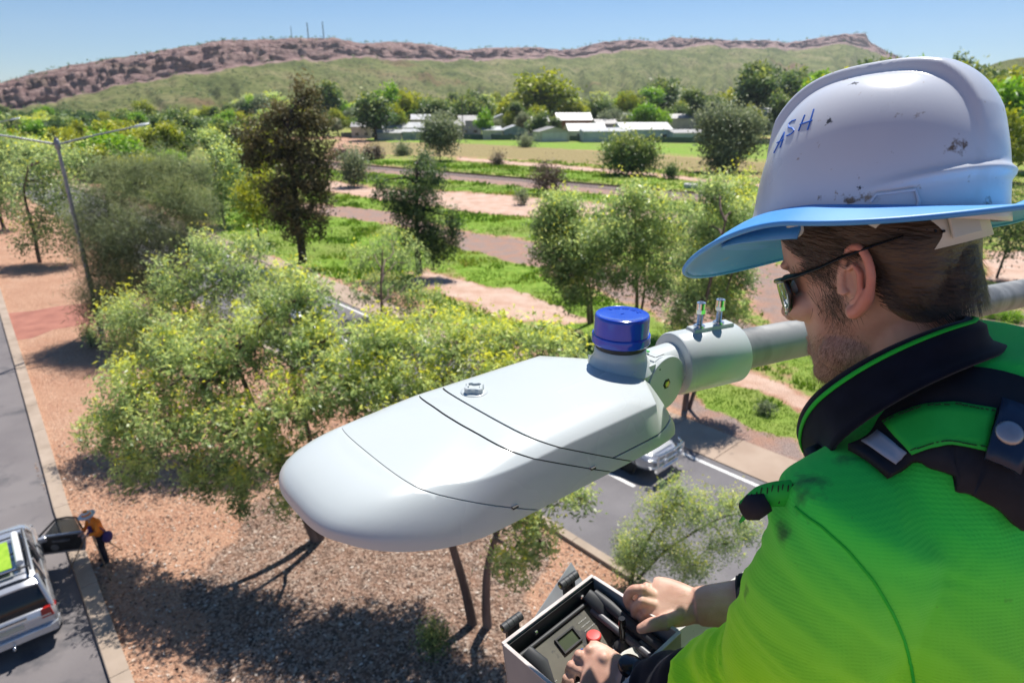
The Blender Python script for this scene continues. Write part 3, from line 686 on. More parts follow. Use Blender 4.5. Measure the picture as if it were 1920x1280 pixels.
def branch_tubes(mb, base, tips, r0, rs, rmin=.012, wob=.10, n=7, trunkpts=None):
    "limbs that fork from the trunk path to each tip"
    tp_l = trunkpts
    for tpnt, rt in tips:
        tpnt = Vector(tpnt); k = min(range(len(tp_l)), key=lambda i: (tp_l[i]-tpnt).length*1.0+abs(i-len(tp_l)*.6)*.05)
        s = tp_l[k]; L_ = (tpnt-s).length
        pts = []; 
        for q in range(6):
            f = q/5; p = s.lerp(tpnt, f)+Vector((0, 0, L_*.12*math.sin(f*math.pi)))
            if 0 < q < 5: p += Vector((rs.normal(0, wob), rs.normal(0, wob), rs.normal(0, wob)))*L_*.35
            pts.append(p)
        mb.tube(pts, [max(rmin, rt*(1-.8*q/5)) for q in range(6)], n, caps=(False, True))
def tree(label, cat, base, trunk, blobs, leafm, barkm, ncl, nleaf, spread, L_, W_, r0=.14, droop=.75, name='tree', group=None, seed=1, tone=(.25, .8), shell=.5, twigs=.25, extra_trunks=(), flat=1.35, up=0, tscale=1.0):
    rs = np.random.default_rng(seed); e = empty(name, base, label, cat, group); b = Vector(base)
    mb = MB(); paths = []
    for path, r_ in [(trunk, r0)]+list(extra_trunks):
        pp = smooth_curve([Vector(p) for p in path], rs, .03); paths += pp; mb.tube(pp, [max(.02, r_*(1-.72*i/(len(pp)-1))) for i in range(len(pp))], 10)
    C = []; T = []; tips = []; twl = []; vol = [r[0]*r[1]*r[2] for c, r in blobs]; tv = sum(v**.7 for v in vol)
    for (c, r), v_ in zip(blobs, vol):
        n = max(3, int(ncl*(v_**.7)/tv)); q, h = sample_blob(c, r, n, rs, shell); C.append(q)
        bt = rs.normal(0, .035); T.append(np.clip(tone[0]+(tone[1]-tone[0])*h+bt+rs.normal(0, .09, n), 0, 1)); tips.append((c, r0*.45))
        for k in range(int(n*twigs)): twl.append((Vector(c), Vector(q[k])))
    branch_tubes(mb, b, tips, r0, rs, trunkpts=paths, n=6)
    for c_, q_ in twl:
        md = c_.lerp(q_, .5)+Vector((rs.normal(0, .08), rs.normal(0, .08), .10))*(q_-c_).length; mb.tube([c_, md, q_], [r0*.13, r0*.09, r0*.04], 4, caps=(False, False))
    mb.build('trunk', barkm, e, 60, fix=False)
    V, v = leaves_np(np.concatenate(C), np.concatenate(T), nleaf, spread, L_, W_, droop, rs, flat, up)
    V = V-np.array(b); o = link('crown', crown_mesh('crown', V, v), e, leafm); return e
def smooth_curve(P, rs, w):
    out = []
    for i in range(len(P)-1):
        for q in range(5): out.append(P[i].lerp(P[i+1], q/5)+Vector((rs.normal(0, w), rs.normal(0, w), 0))*(P[i+1]-P[i]).length*.5*(q > 0))
    out.append(P[-1]); 
    for _ in range(2): out = [out[0]]+[out[i-1]*.25+out[i]*.5+out[i+1]*.25 for i in range(1, len(out)-1)]+[out[-1]]
    return out
def pb_(lst, base_xy=None, dd=0):
    "blobs from sightings: (px, py, rx_px, ry_px, depth)"
    return [(tuple(wp(px, py, d)), (rx/1200*d, (rx+ry)/2/1200*d*1.0, ry/1200*d)) for px, py, rx, ry, d in lst]
def at_h(b, h, dx=0, dy=0): return Vector((b.x+dx, b.y+dy, h))
# --- the gum group in the median ---
g1 = gp(592, 1012)
B1 = pb_([(560, 560, 60, 48, 17.2), (480, 640, 70, 60, 17.0), (600, 650, 75, 60, 16.6), (400, 690, 70, 60, 17.2), (330, 650, 55, 55, 17.8), (260, 735, 70, 55, 17.6), (215, 805, 50, 50, 17.8), (330, 800, 75, 60, 16.8), (450, 800, 75, 60, 16.2),
          (560, 760, 75, 60, 16.0), (250, 880, 40, 36, 17.6), (385, 890, 50, 40, 16.8), (452, 905, 28, 55, 16.6), (520, 870, 45, 50, 16.0), (655, 720, 60, 60, 15.6), (700, 640, 45, 45, 16.0), (545, 940, 30, 30, 16.2)])
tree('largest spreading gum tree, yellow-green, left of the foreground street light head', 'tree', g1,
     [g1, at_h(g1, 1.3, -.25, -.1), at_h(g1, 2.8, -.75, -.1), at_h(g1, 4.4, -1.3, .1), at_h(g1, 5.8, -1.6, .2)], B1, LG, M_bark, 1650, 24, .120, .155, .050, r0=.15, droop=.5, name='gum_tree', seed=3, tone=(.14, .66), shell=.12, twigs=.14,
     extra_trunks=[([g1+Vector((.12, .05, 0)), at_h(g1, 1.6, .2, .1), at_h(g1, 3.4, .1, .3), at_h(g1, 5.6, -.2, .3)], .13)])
g2 = gp(905, 1172)
B2 = pb_([(760, 640, 70, 50, 16.6), (860, 640, 75, 50, 16.0), (960, 635, 60, 42, 15.4), (1035, 645, 45, 36, 15.2), (820, 720, 80, 50, 15.6), (930, 700, 70, 50, 14.8), (720, 730, 60, 60, 16.0), (900, 790, 90, 60, 14.2), (760, 820, 80, 60, 15.0), (820, 800, 70, 50, 16.2), (700, 850, 60, 50, 15.8), (990, 880, 45, 45, 13.4),
          (985, 980, 40, 42, 13.2), (960, 1060, 36, 46, 13.4), (1010, 1010, 30, 40, 13.4), (1070, 930, 48, 26, 13.3), (940, 850, 80, 60, 12.8), (1080, 670, 40, 34, 14.2)])
tree('gum tree with two curving trunks and bright drooping leaves, directly beneath the street light head', 'tree', g2,
     [g2+Vector((-.25, .05, 0)), at_h(g2, 1.2, -.45, .15), at_h(g2, 2.6, -.8, .3), at_h(g2, 3.6, -.9, .6), at_h(g2, 4.8, -.9, 1.0)], B2, LG, M_bark, 1400, 24, .110, .145, .046, r0=.13, droop=.5, name='gum_tree', seed=5, tone=(.18, .72), shell=.12, twigs=.14,
     extra_trunks=[([g2+Vector((.12, -.02, 0)), at_h(g2, 1.6, .10, .1), at_h(g2, 3.0, .45, .3), at_h(g2, 4.6, .3, .9)], .12)])
g3 = gp(405, 790)
B3 = pb_([(400, 470, 42, 40, 23.4), (350, 530, 60, 50, 23.0), (440, 520, 60, 50, 23.0), (280, 590, 60, 50, 23.2), (230, 600, 45, 45, 23.4), (500, 560, 60, 50, 22.6), (380, 610, 80, 50, 22.6), (250, 650, 50, 36, 23.4), (470, 470, 36, 32, 23.8), (560, 530, 40, 36, 22.6)])
tree('tall rounded gum tree behind the largest one, its crown top level with the casuarina', 'tree', g3, [g3, at_h(g3, 2, -.2, .1), at_h(g3, 4, -.3, 0), at_h(g3, 6.5, -.2, .1)], B3, LG, M_barkp, 950, 24, .150, .15, .048, r0=.16, droop=.5, name='gum_tree', seed=7, tone=(.14, .60), shell=.12, twigs=.14)
g4 = gp(712, 640)
B4 = pb_([(740, 455, 32, 26, 37.6), (700, 480, 40, 28, 38), (770, 490, 34, 34, 37.4), (690, 540, 42, 30, 37.6), (745, 550, 48, 34, 37.2), (800, 560, 36, 26, 37.4), (830, 600, 50, 30, 36.8), (760, 610, 60, 30, 36.8)])
tree('small open gum tree on the near side of the road, right behind the biggest crown', 'tree', g4, [g4, at_h(g4, 1.4, .2, 0), at_h(g4, 3.2, .3, 0), at_h(g4, 5.0, .5, 0)], B4, LG, M_bark, 330, 24, .17, .21, .07, r0=.10, name='gum_tree', seed=9, tone=(.14, .60), shell=.3, twigs=.14)
# --- casuarina ---
c1 = gp(240, 600)
BC = pb_([(300, 320, 50, 34, 33.8), (220, 370, 55, 50, 33.6), (330, 380, 50, 50, 33.2), (270, 440, 70, 60, 33), (200, 480, 45, 60, 33.4), (350, 460, 45, 50, 33.2), (250, 530, 60, 50, 33.4), (185, 560, 34, 50, 34), (310, 520, 45, 40, 33.4), (230, 590, 36, 28, 34.2), (165, 430, 30, 50, 34), (380, 400, 24, 40, 33.6), (370, 320, 26, 30, 34.4), (215, 320, 40, 26, 34.4)])
tree('wide feathery grey-green she-oak with fine upswept needles, left of the gum trees', 'tree', c1, [c1, at_h(c1, 2, -.1, .1), at_h(c1, 4.5, .1, 0), at_h(c1, 7.8, .5, 0)], BC, LCas, M_barkd, 2000, 28, .30, .48, .020, r0=.20, name='she_oak', seed=11, tone=(.05, .95), shell=.10, droop=.0, up=.45, twigs=.08, flat=1.1)
# --- dark tree, its neighbours, mid tree ---
d1 = gp(568, 492); dd = 49.0
BD = pb_([(575, 180, 26, 26, dd), (560, 220, 40, 30, dd), (520, 225, 28, 26, dd), (600, 240, 28, 26, dd), (480, 260, 34, 30, dd), (540, 280, 50, 36, dd), (595, 300, 30, 36, dd), (475, 300, 26, 22, dd), (565, 340, 40, 34, dd), (520, 360, 30, 34, dd), (600, 360, 24, 34, dd),
          (560, 400, 40, 30, dd), (525, 410, 26, 18, dd), (600, 420, 16, 22, dd), (560, 440, 22, 22, dd)])
tree('tallest dark olive tree standing on the grass beside the footpath', 'tree', d1, [d1, at_h(d1, 3, -.1, 0), at_h(d1, 6, 0, 0), at_h(d1, 9.0, -.1, 0), at_h(d1, 10.8, .1, 0)], BD, LDk, M_barkd, 900, 28, .24, .26, .11, r0=.34, name='dark_tree', seed=13, tone=(.18, .80), shell=.12, droop=.3, twigs=.10)
m1 = gp(786, 512); dd = 46.5
BM = pb_([(795, 330, 36, 24, dd), (785, 370, 46, 28, dd), (790, 410, 38, 28, dd), (785, 450, 32, 24, dd), (830, 460, 26, 22, dd), (725, 365, 26, 14, dd), (750, 395, 26, 20, dd), (850, 410, 13, 20, dd), (795, 300, 15, 10, dd), (715, 345, 16, 9, dd), (815, 480, 16, 18, dd), (825, 440, 36, 14, dd)])
tree('mid-sized dark green tree with ragged side branches in front of the dirt track', 'tree', m1, [m1, at_h(m1, 2, -.05, 0), at_h(m1, 4.4, 0, 0), at_h(m1, 8.0, .25, 0)], BM, LGd, M_barkd, 560, 26, .22, .24, .085, r0=.26, name='green_tree', seed=15, tone=(.0, .42), shell=.3, droop=.4, twigs=.15)
for (px, py, bl, lab, mt_, tn, sd) in (
    (421, 422, [(415, 290, 30, 24), (405, 330, 36, 28), (430, 365, 34, 30), (395, 380, 26, 26), (440, 320, 22, 22)], 'pale gum tree left of the tall dark olive tree', LG, (.1, .55), 21),
    (486, 452, [(480, 345, 24, 18), (470, 375, 30, 22), (500, 385, 24, 22), (485, 400, 28, 16)], 'small twin-stemmed yellow-green tree close against the tall dark olive tree', LYel, (.3, .8), 22),
    (75, 492, [(90, 300, 50, 40), (60, 340, 45, 40), (120, 360, 48, 40), (80, 400, 50, 40), (60, 445, 38, 26), (110, 440, 40, 30), (140, 300, 34, 30)], 'broad pale gum with white limbs left of the she-oak', LG, (.05, .62), 23),
    (8, 430, [(0, 300, 30, 30), (-20, 350, 40, 40), (10, 380, 24, 30), (-10, 260, 24, 24)], 'gum tree cut by the left edge of the view, beyond the verge', LG, (.1, .6), 24),
    (665, 350, [(662, 305, 17, 13), (668, 322, 18, 12), (655, 318, 12, 9)], 'small round grey-green tree on the pale dirt beside the railway', LSil, (.1, .6), 25),
    (825, 301, [(823, 240, 26, 12), (806, 252, 17, 10), (842, 254, 18, 10), (825, 262, 20, 9)], 'umbrella-shaped grey-green tree in the dry grass near the fence', LSil, (.1, .7), 26),
    (1188, 328, [(1155, 285, 24, 17), (1180, 275, 24, 13), (1210, 290, 22, 18), (1185, 300, 34, 16), (1160, 305, 18, 12)], 'wide low tree with a brownish left side in the dry grass strip', LGd, (.35, .8), 27),
    (1356, 322, [(1365, 232, 40, 22), (1340, 260, 30, 18), (1395, 262, 32, 20), (1360, 290, 34, 20), (1352, 305, 18, 18), (1330, 225, 22, 14), (1400, 235, 24, 16)], 'large grey-green tree just left of the hard hat, near the back fence', LSil, (.05, .7), 28),
    (1868, 522, [(1900, 400, 60, 40), (1870, 430, 34, 26), (1930, 440, 40, 30), (1890, 470, 26, 16)], 'dark thin-stemmed tree seen under the rear of the hard hat', LGd, (.05, .6), 29),
    (1385, 470, [(1385, 350, 28, 22), (1370, 380, 30, 22), (1400, 385, 26, 22)], 'bright gum tree crown just left of the front of the hard hat', LG, (.3, .85), 30)):
    b = gp(px, py); dep = b.y*CP+EYE*SP - (12-5)*0; h = 0
    dep = b.y*CP+(EYE-4)*SP
    B = pb_([(x, y, rx, ry, dep) for x, y, rx, ry in bl]); vol = sum(r[0]*r[2] for c, r in B)
    top = max(c[2] for c, r in B); pth = [b, at_h(b, top*.35, random.uniform(-.2, .2), 0), at_h(b, top*.7, random.uniform(-.3, .3), 0), at_h(b, top*.95, (B[0][0][0]-b.x)*.6, 0)]
    ls = dep/1200*6.2
    tree(lab, 'tree', b, pth, B, mt_, M_barkd if mt_ in (LGd, LSil) else M_bark, int(min(600, 70+vol*13)), 24, max(.16, ls*1.3), ls*1.05, ls*.42, r0=max(.09, top*.020), name='tree', seed=sd, tone=tn, shell=.10, twigs=.2, droop=.55)
# --- gums on the right verge, behind the photocell and clamp ---
for (px, py, hb, bl, lab, sd, tr) in (
    (1192, 612, 0, [(1190, 370, 46, 28), (1150, 400, 40, 30), (1230, 400, 44, 34), (1180, 440, 60, 36), (1130, 460, 40, 36), (1240, 460, 46, 40), (1170, 510, 46, 34), (1230, 530, 40, 36), (1290, 400, 36, 30), (1120, 520, 26, 30)], 'largest feathery gum on the far verge, directly above the clamp bolts', 31, 34.4),
    (1105, 606, 0, [(1050, 390, 36, 24), (1030, 420, 30, 26), (1075, 440, 38, 30), (1040, 470, 36, 26), (1095, 490, 32, 30), (1060, 510, 34, 22), (1080, 550, 24, 24)], 'gum tree left of the largest one on the far verge, behind the blue photocell', 32, 35.4),
    (1284, 768, 0, [(1340, 360, 36, 30), (1375, 400, 34, 34), (1320, 430, 36, 36), (1360, 470, 44, 40), (1300, 490, 34, 36), (1390, 520, 30, 34), (1330, 550, 44, 36), (1290, 560, 32, 34), (1370, 590, 30, 30), (1270, 600, 22, 24)], 'tall drooping gum leaning behind the clamp, between the hat brim and the photocell', 33, 25.6)):
    b = gp(px, py); B = pb_([(x, y, rx, ry, tr+random.uniform(-.5, .5)) for x, y, rx, ry in bl]); top = max(c[2] for c, r in B)
    dx = (np.mean([c[0] for c, r in B])-b.x); pth = [b, at_h(b, top*.3, dx*.15, .1), at_h(b, top*.6, dx*.6, .1), at_h(b, top*.9, dx*1.0, 0)]
    tree(lab, 'tree', b, pth, B, LG, M_bark, 780, 22, tr*.0066, tr*.0068, tr*.0021, r0=.13, name='gum_tree', seed=sd, tone=(.08, .56), shell=.10, twigs=.16, droop=.55,
         extra_trunks=[([b+Vector((.2, .1, 0)), at_h(b, top*.35, dx*.4+.6, .3), at_h(b, top*.75, dx*1.2+.6, .3)], .09)])
# --- low bright tree beside the control box ---
s1 = gp(1182, 1092)
BS_ = pb_([(1195, 1020, 40, 40, 16.6), (1240, 960, 44, 38, 16.3), (1250, 1030, 44, 36, 16.2), (1300, 1060, 40, 32, 16.2), (1310, 960, 40, 36, 16.2), (1370, 950, 34, 30, 16.2), (1180, 1060, 30, 26, 16.8), (1360, 1020, 34, 30, 16.2), (1270, 920, 30, 22, 16.2), (1400, 990, 26, 26, 16.4)])
tree('low spreading yellow-green tree at the road edge behind the control box', 'tree', s1, [s1, at_h(s1, .7, .1, 0), at_h(s1, 1.6, .5, .1), at_h(s1, 2.4, 1.0, .1)], BS_, LG, M_barkd, 620, 26, .10, .085, .028, r0=.07, name='young_tree', seed=41, tone=(.22, .62), shell=.10, twigs=.2, droop=.2,
     extra_trunks=[([s1+Vector((.1, 0, 0)), at_h(s1, .9, .8, .1), at_h(s1, 1.8, 2.0, .2), at_h(s1, 2.2, 2.8, .1)], .05)])
# --- shrubs ---
def shrub(px, py, wpx, hpx, lab, mt_, tn, seed, cat='shrub', nm='shrub', n=160, group=None, upw=.2):
    b = gp(px, py); dep = b.y*CP+(EYE-1)*SP; w_, h_ = wpx/1200*dep, hpx/1200*dep*1.05
    B = [((b.x+dx*w_, b.y+random.uniform(-.2, .2)*w_, h_*hz), (w_*.26, w_*.24, h_*.30)) for dx, hz in ((-.24, .45), (.0, .66), (.24, .48), (.02, .36))]; ls = dep/1200*4.5
    return tree(lab, cat, b, [b, at_h(b, h_*.3), at_h(b, h_*.6)], B, mt_, M_barkd, n, 18, max(.10, ls*1.2), max(.07, ls*.95), max(.03, ls*.35), r0=max(.03, h_*.025), name=nm, seed=seed, tone=tn, shell=.10, twigs=.3, droop=.1, up=upw, group=group)
shrub(1026, 364, 66, 58, 'leafless purplish-grey bush beside the railway line', LBro, (.1, .6), 51, n=180)
shrub(933, 311, 20, 16, 'tiny rust-brown bush left of the leafless bush', LBro, (.3, .9), 52, n=60)
shrub(1257, 336, 20, 24, 'small dark upright bush between the wide low tree and the large grey-green one', LGd, (.1, .6), 53, n=70)
shrub(692, 300, 17, 20, 'small brownish bush, left of a close pair near the dry strip', LBro, (.2, .6), 54, n=60)
shrub(708, 298, 15, 18, 'small brownish bush, right of a close pair near the dry strip', LBro, (.3, .8), 55, n=60)
shrub(755, 292, 28, 16, 'low blue-green bush right of the pair of brownish bushes', LSil, (.2, .7), 56, n=80)
shrub(640, 300, 26, 18, 'low brownish bush at the edge of the dark olive tree', LBro, (.2, .7), 57, n=80)
shrub(985, 276, 24, 14, 'grey-green bush on the grass just in front of the green fence', LSil, (.3, .8), 58, n=70)
shrub(800, 318, 26, 24, 'small green bush right above the mid-sized dark tree', LSil, (.1, .6), 59, n=80)
shrub(978, 384, 20, 26, 'wispy olive bush in front of the leafless one', LSil, (.2, .6), 60, n=50)
shrub(172, 652, 40, 46, 'spindly green sapling on the verge below the she-oak', LG, (.2, .6), 61, n=60, nm='sapling', cat='sapling')
shrub(813, 1236, 66, 92, 'wispy green sapling in the shade below the street light head', LGd, (.3, .7), 62, n=110, nm='sapling', cat='sapling', upw=.6)
shrub(1432, 775, 34, 22, 'small olive tuft on the eroded red bank', LSil, (.2, .6), 63, n=60)
shrub(1170, 1040, 26, 40, 'thin green sucker shoot at the base of the low tree', LG, (.3, .7), 64, n=40, nm='sapling', cat='sapling')
# tussocks at the right edge under the pipe
for k, (px, py) in enumerate(((1860, 597), (1885, 600), (1905, 604), (1880, 622), (1912, 640), (1862, 640), (1895, 665))):
    shrub(px, py, 24, 14, ['first green grass tussock below the pipe, nearest the worker\'s collar', 'second green tussock below the pipe, counting rightwards', 'tussock in the upper row closest to the right edge', 'middle-row tussock below the upper row at the right', 'middle-row tussock cut by the right edge', 'tussock touching the collar in the lower row', 'lowest tussock under the pipe at the right edge'][k], LBrt, (.3, .9), 70+k, n=40, nm='grass_tussock', cat='tussock', group='grass tussocks under the outreach pipe', upw=.9)
# --- low plants growing all over: grass, leaf litter (uncountable) ---
def scatter_grass():
    # candidate points over the corridor within reach
    n = 150000; a = rng.uniform(math.radians(-38), math.radians(40), n); r = 20+ (rng.random(n)**1.6)*130; x = r*np.sin(a); y = r*np.cos(a)
    keep = (x*RN.x+y*RN.y) > 21.4; x = x[keep]; y = y[keep]; r = r[keep]
    # look up the grass mask from the ground sheet
    ti = np.clip(((np.degrees(np.arctan2(x, y))+62)/.24).astype(int), 0, 516); ri = np.clip(np.searchsorted(rr_, r), 0, nr-1); idx = ri*nth+ti
    g_ = grass[idx]+(fbm(x*1.1, y*1.1, 5, 3)-.5)*.8; k = (g_ > .5) | ((grass[idx] > .25) & (rng.random(len(x)) < .06)); x = x[k]; y = y[k]; r = r[k]; n = len(x)
    nb = 3; X = np.repeat(x, nb)+rng.normal(0, .10, n*nb); Y = np.repeat(y, nb)+rng.normal(0, .10, n*nb); h = (np.repeat(.045+.0010*r, nb)*rng.uniform(.5, 1.4, n*nb)*(1+1.2*(fbm(X*.4, Y*.4, 9, 2) > .58)))
    w_ = h*.30; an = rng.uniform(0, math.pi, n*nb); lx = rng.normal(0, .35, n*nb)*h; ly = rng.normal(0, .35, n*nb)*h
    z0 = np.full(n*nb, -.02); a_ = np.stack([X-w_*np.cos(an), Y-w_*np.sin(an), z0], 1); b_ = np.stack([X+w_*np.cos(an), Y+w_*np.sin(an), z0], 1); c_ = np.stack([X+lx, Y+ly, h], 1)
    V = np.stack([a_, b_, c_], 1).reshape(-1, 3); me = mesh_np('grass', V, np.arange(n*nb*3).reshape(-1, 3), 3)
    q = me.attributes.new('v', 'FLOAT', 'FACE'); q.data.foreach_set('value', np.clip(fbm(X*.25, Y*.25, 12, 3)*1.1-.05+rng.normal(0, .14, n*nb), 0, 1).astype(np.float32)); print('grass', n*nb)
    o = link('grass', me, None, leaf_mat('grass_blade', [(0, (.05, .115, .014)), (.5, (.13, .225, .028)), (.8, (.24, .30, .05)), (1, (.36, .33, .10))], .35, .7)); tag(o, 'short patchy green grass over the railway corridor', 'grass', kind='stuff')
scatter_grass()
def scatter_litter():
    n = 26000; x = rng.uniform(-17, 4, n); y = rng.uniform(8.5, 30, n); s_ = x*RN.x+y*RN.y; k = (s_ > 1.0) & (s_ < 11.8); x = x[k]; y = y[k]; n = len(x)
    L_ = rng.uniform(.02, .07, n); W_ = L_*rng.uniform(.25, .6, n); a = rng.uniform(0, 6.28, n); tl = rng.normal(0, .25, n)
    d = np.stack([np.cos(a), np.sin(a), tl], 1)*L_[:, None]; s = np.stack([-np.sin(a), np.cos(a), rng.normal(0, .3, n)], 1)*W_[:, None]; P = np.stack([x, y, np.full(n, .018)], 1)
    V = np.stack([P-d, P+s, P+d, P-s], 1).reshape(-1, 3); me = mesh_np('leaf_litter', V, np.arange(n*4).reshape(-1, 4), 4)
    q = me.attributes.new('v', 'FLOAT', 'FACE'); q.data.foreach_set('value', rng.random(n).astype(np.float32))
    o = link('leaf_litter', me, None, leaf_mat('dead_leaf', [(0, (.06, .035, .025)), (.4, (.22, .13, .09)), (.75, (.42, .30, .22)), (1, (.62, .54, .46))], .05, .8)); tag(o, 'dry fallen leaves and bark chips under the median gum trees', 'leaf litter', kind='stuff')
scatter_litter()
# --- trees beyond: town trees and the belt under the range ---
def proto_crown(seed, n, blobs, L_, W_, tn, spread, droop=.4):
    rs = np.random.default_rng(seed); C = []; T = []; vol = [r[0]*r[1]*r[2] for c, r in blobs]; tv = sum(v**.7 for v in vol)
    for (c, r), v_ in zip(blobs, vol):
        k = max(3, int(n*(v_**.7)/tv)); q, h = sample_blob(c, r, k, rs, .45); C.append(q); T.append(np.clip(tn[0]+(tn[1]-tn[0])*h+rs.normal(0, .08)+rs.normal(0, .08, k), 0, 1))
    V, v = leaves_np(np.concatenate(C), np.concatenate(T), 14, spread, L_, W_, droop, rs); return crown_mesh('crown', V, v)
def rand_blobs(rs, kind):
    B = []
    if kind == 0:    # rounded, unit height 10
        for k in range(7): a = rs.uniform(0, 6.28); q = rs.uniform(0, 2.6); B.append(((q*math.cos(a), q*math.sin(a), rs.uniform(3.6, 7.6)), (rs.uniform(1.3, 2.1), rs.uniform(1.3, 2.1), rs.uniform(1.0, 1.7))))
        B.append(((0, 0, 5), (2.4, 2.4, 2.2)))
    elif kind == 1:  # tall and open
        for k in range(8): a = rs.uniform(0, 6.28); q = rs.uniform(0, 1.9); z = rs.uniform(3.6, 9.0); B.append(((q*math.cos(a), q*math.sin(a), z), (rs.uniform(.9, 1.6), rs.uniform(.9, 1.6), rs.uniform(.7, 1.2))))
    else:            # low and wide
        for k in range(8): a = rs.uniform(0, 6.28); q = rs.uniform(.6, 4.0); B.append(((q*math.cos(a), q*math.sin(a), rs.uniform(2.6, 6.0)), (rs.uniform(1.4, 2.3), rs.uniform(1.4, 2.3), rs.uniform(1.0, 1.6))))
    return B
PROTO = []
for k in range(9):
    rs = np.random.default_rng(100+k); bl = rand_blobs(rs, k % 3); me = proto_crown(200+k, 230, bl, .62, .34, (.05, .85), .42)
    mb = MB(); tp0 = [Vector((0, 0, -.5)), Vector((.1, 0, 2)), Vector((0, .1, 4)), Vector((.1, 0, 6))]; mb.tube(tp0, [.26, .2, .15, .07], 7)
    branch_tubes(mb, None, [(c, .08) for c, r in bl], .2, rs, trunkpts=tp0, n=4)
    tm = bpy.data.meshes.new('trunk'); tm.from_pydata([tuple(v) for v in mb.v], [], mb.f); tm.materials.append(M_barkd); PROTO.append((me, tm))
CROWN_COPY = {}
def far_tree(x, y, h, kind, leafm, label, group=None, wid=1.0, z=None, cat='tree'):
    z = ground_z(x, y) if z is None else z; e = empty('tree', (x, y, z), label, cat, group); s = h/8.6; rz = random.uniform(0, 6.28)
    me, tm = PROTO[kind]; key = (kind, leafm.name)
    if key not in CROWN_COPY: m2 = me.copy(); m2.materials.clear(); m2.materials.append(leafm); CROWN_COPY[key] = m2
    for nm, mm in (('crown', CROWN_COPY[key]), ('trunk', tm)):
        o = bpy.data.objects.new(nm, mm); COL.objects.link(o); o.parent = e; o.scale = (s*wid, s*wid, s); o.rotation_euler = (0, 0, rz)
    return e
def sight(px, dist): return ((px-960)/1200*dist/(CP+ (640-195)/1200*SP), dist)
def tree_at(px, top, dist, kind, leafm, label, group=None, wid=1.0):
    x, y = sight(px, dist); z0 = ground_z(x, y); h = float(elev(px, top, dist))-z0
    return far_tree(x, y, max(2.5, h), kind, leafm, label, group, wid)
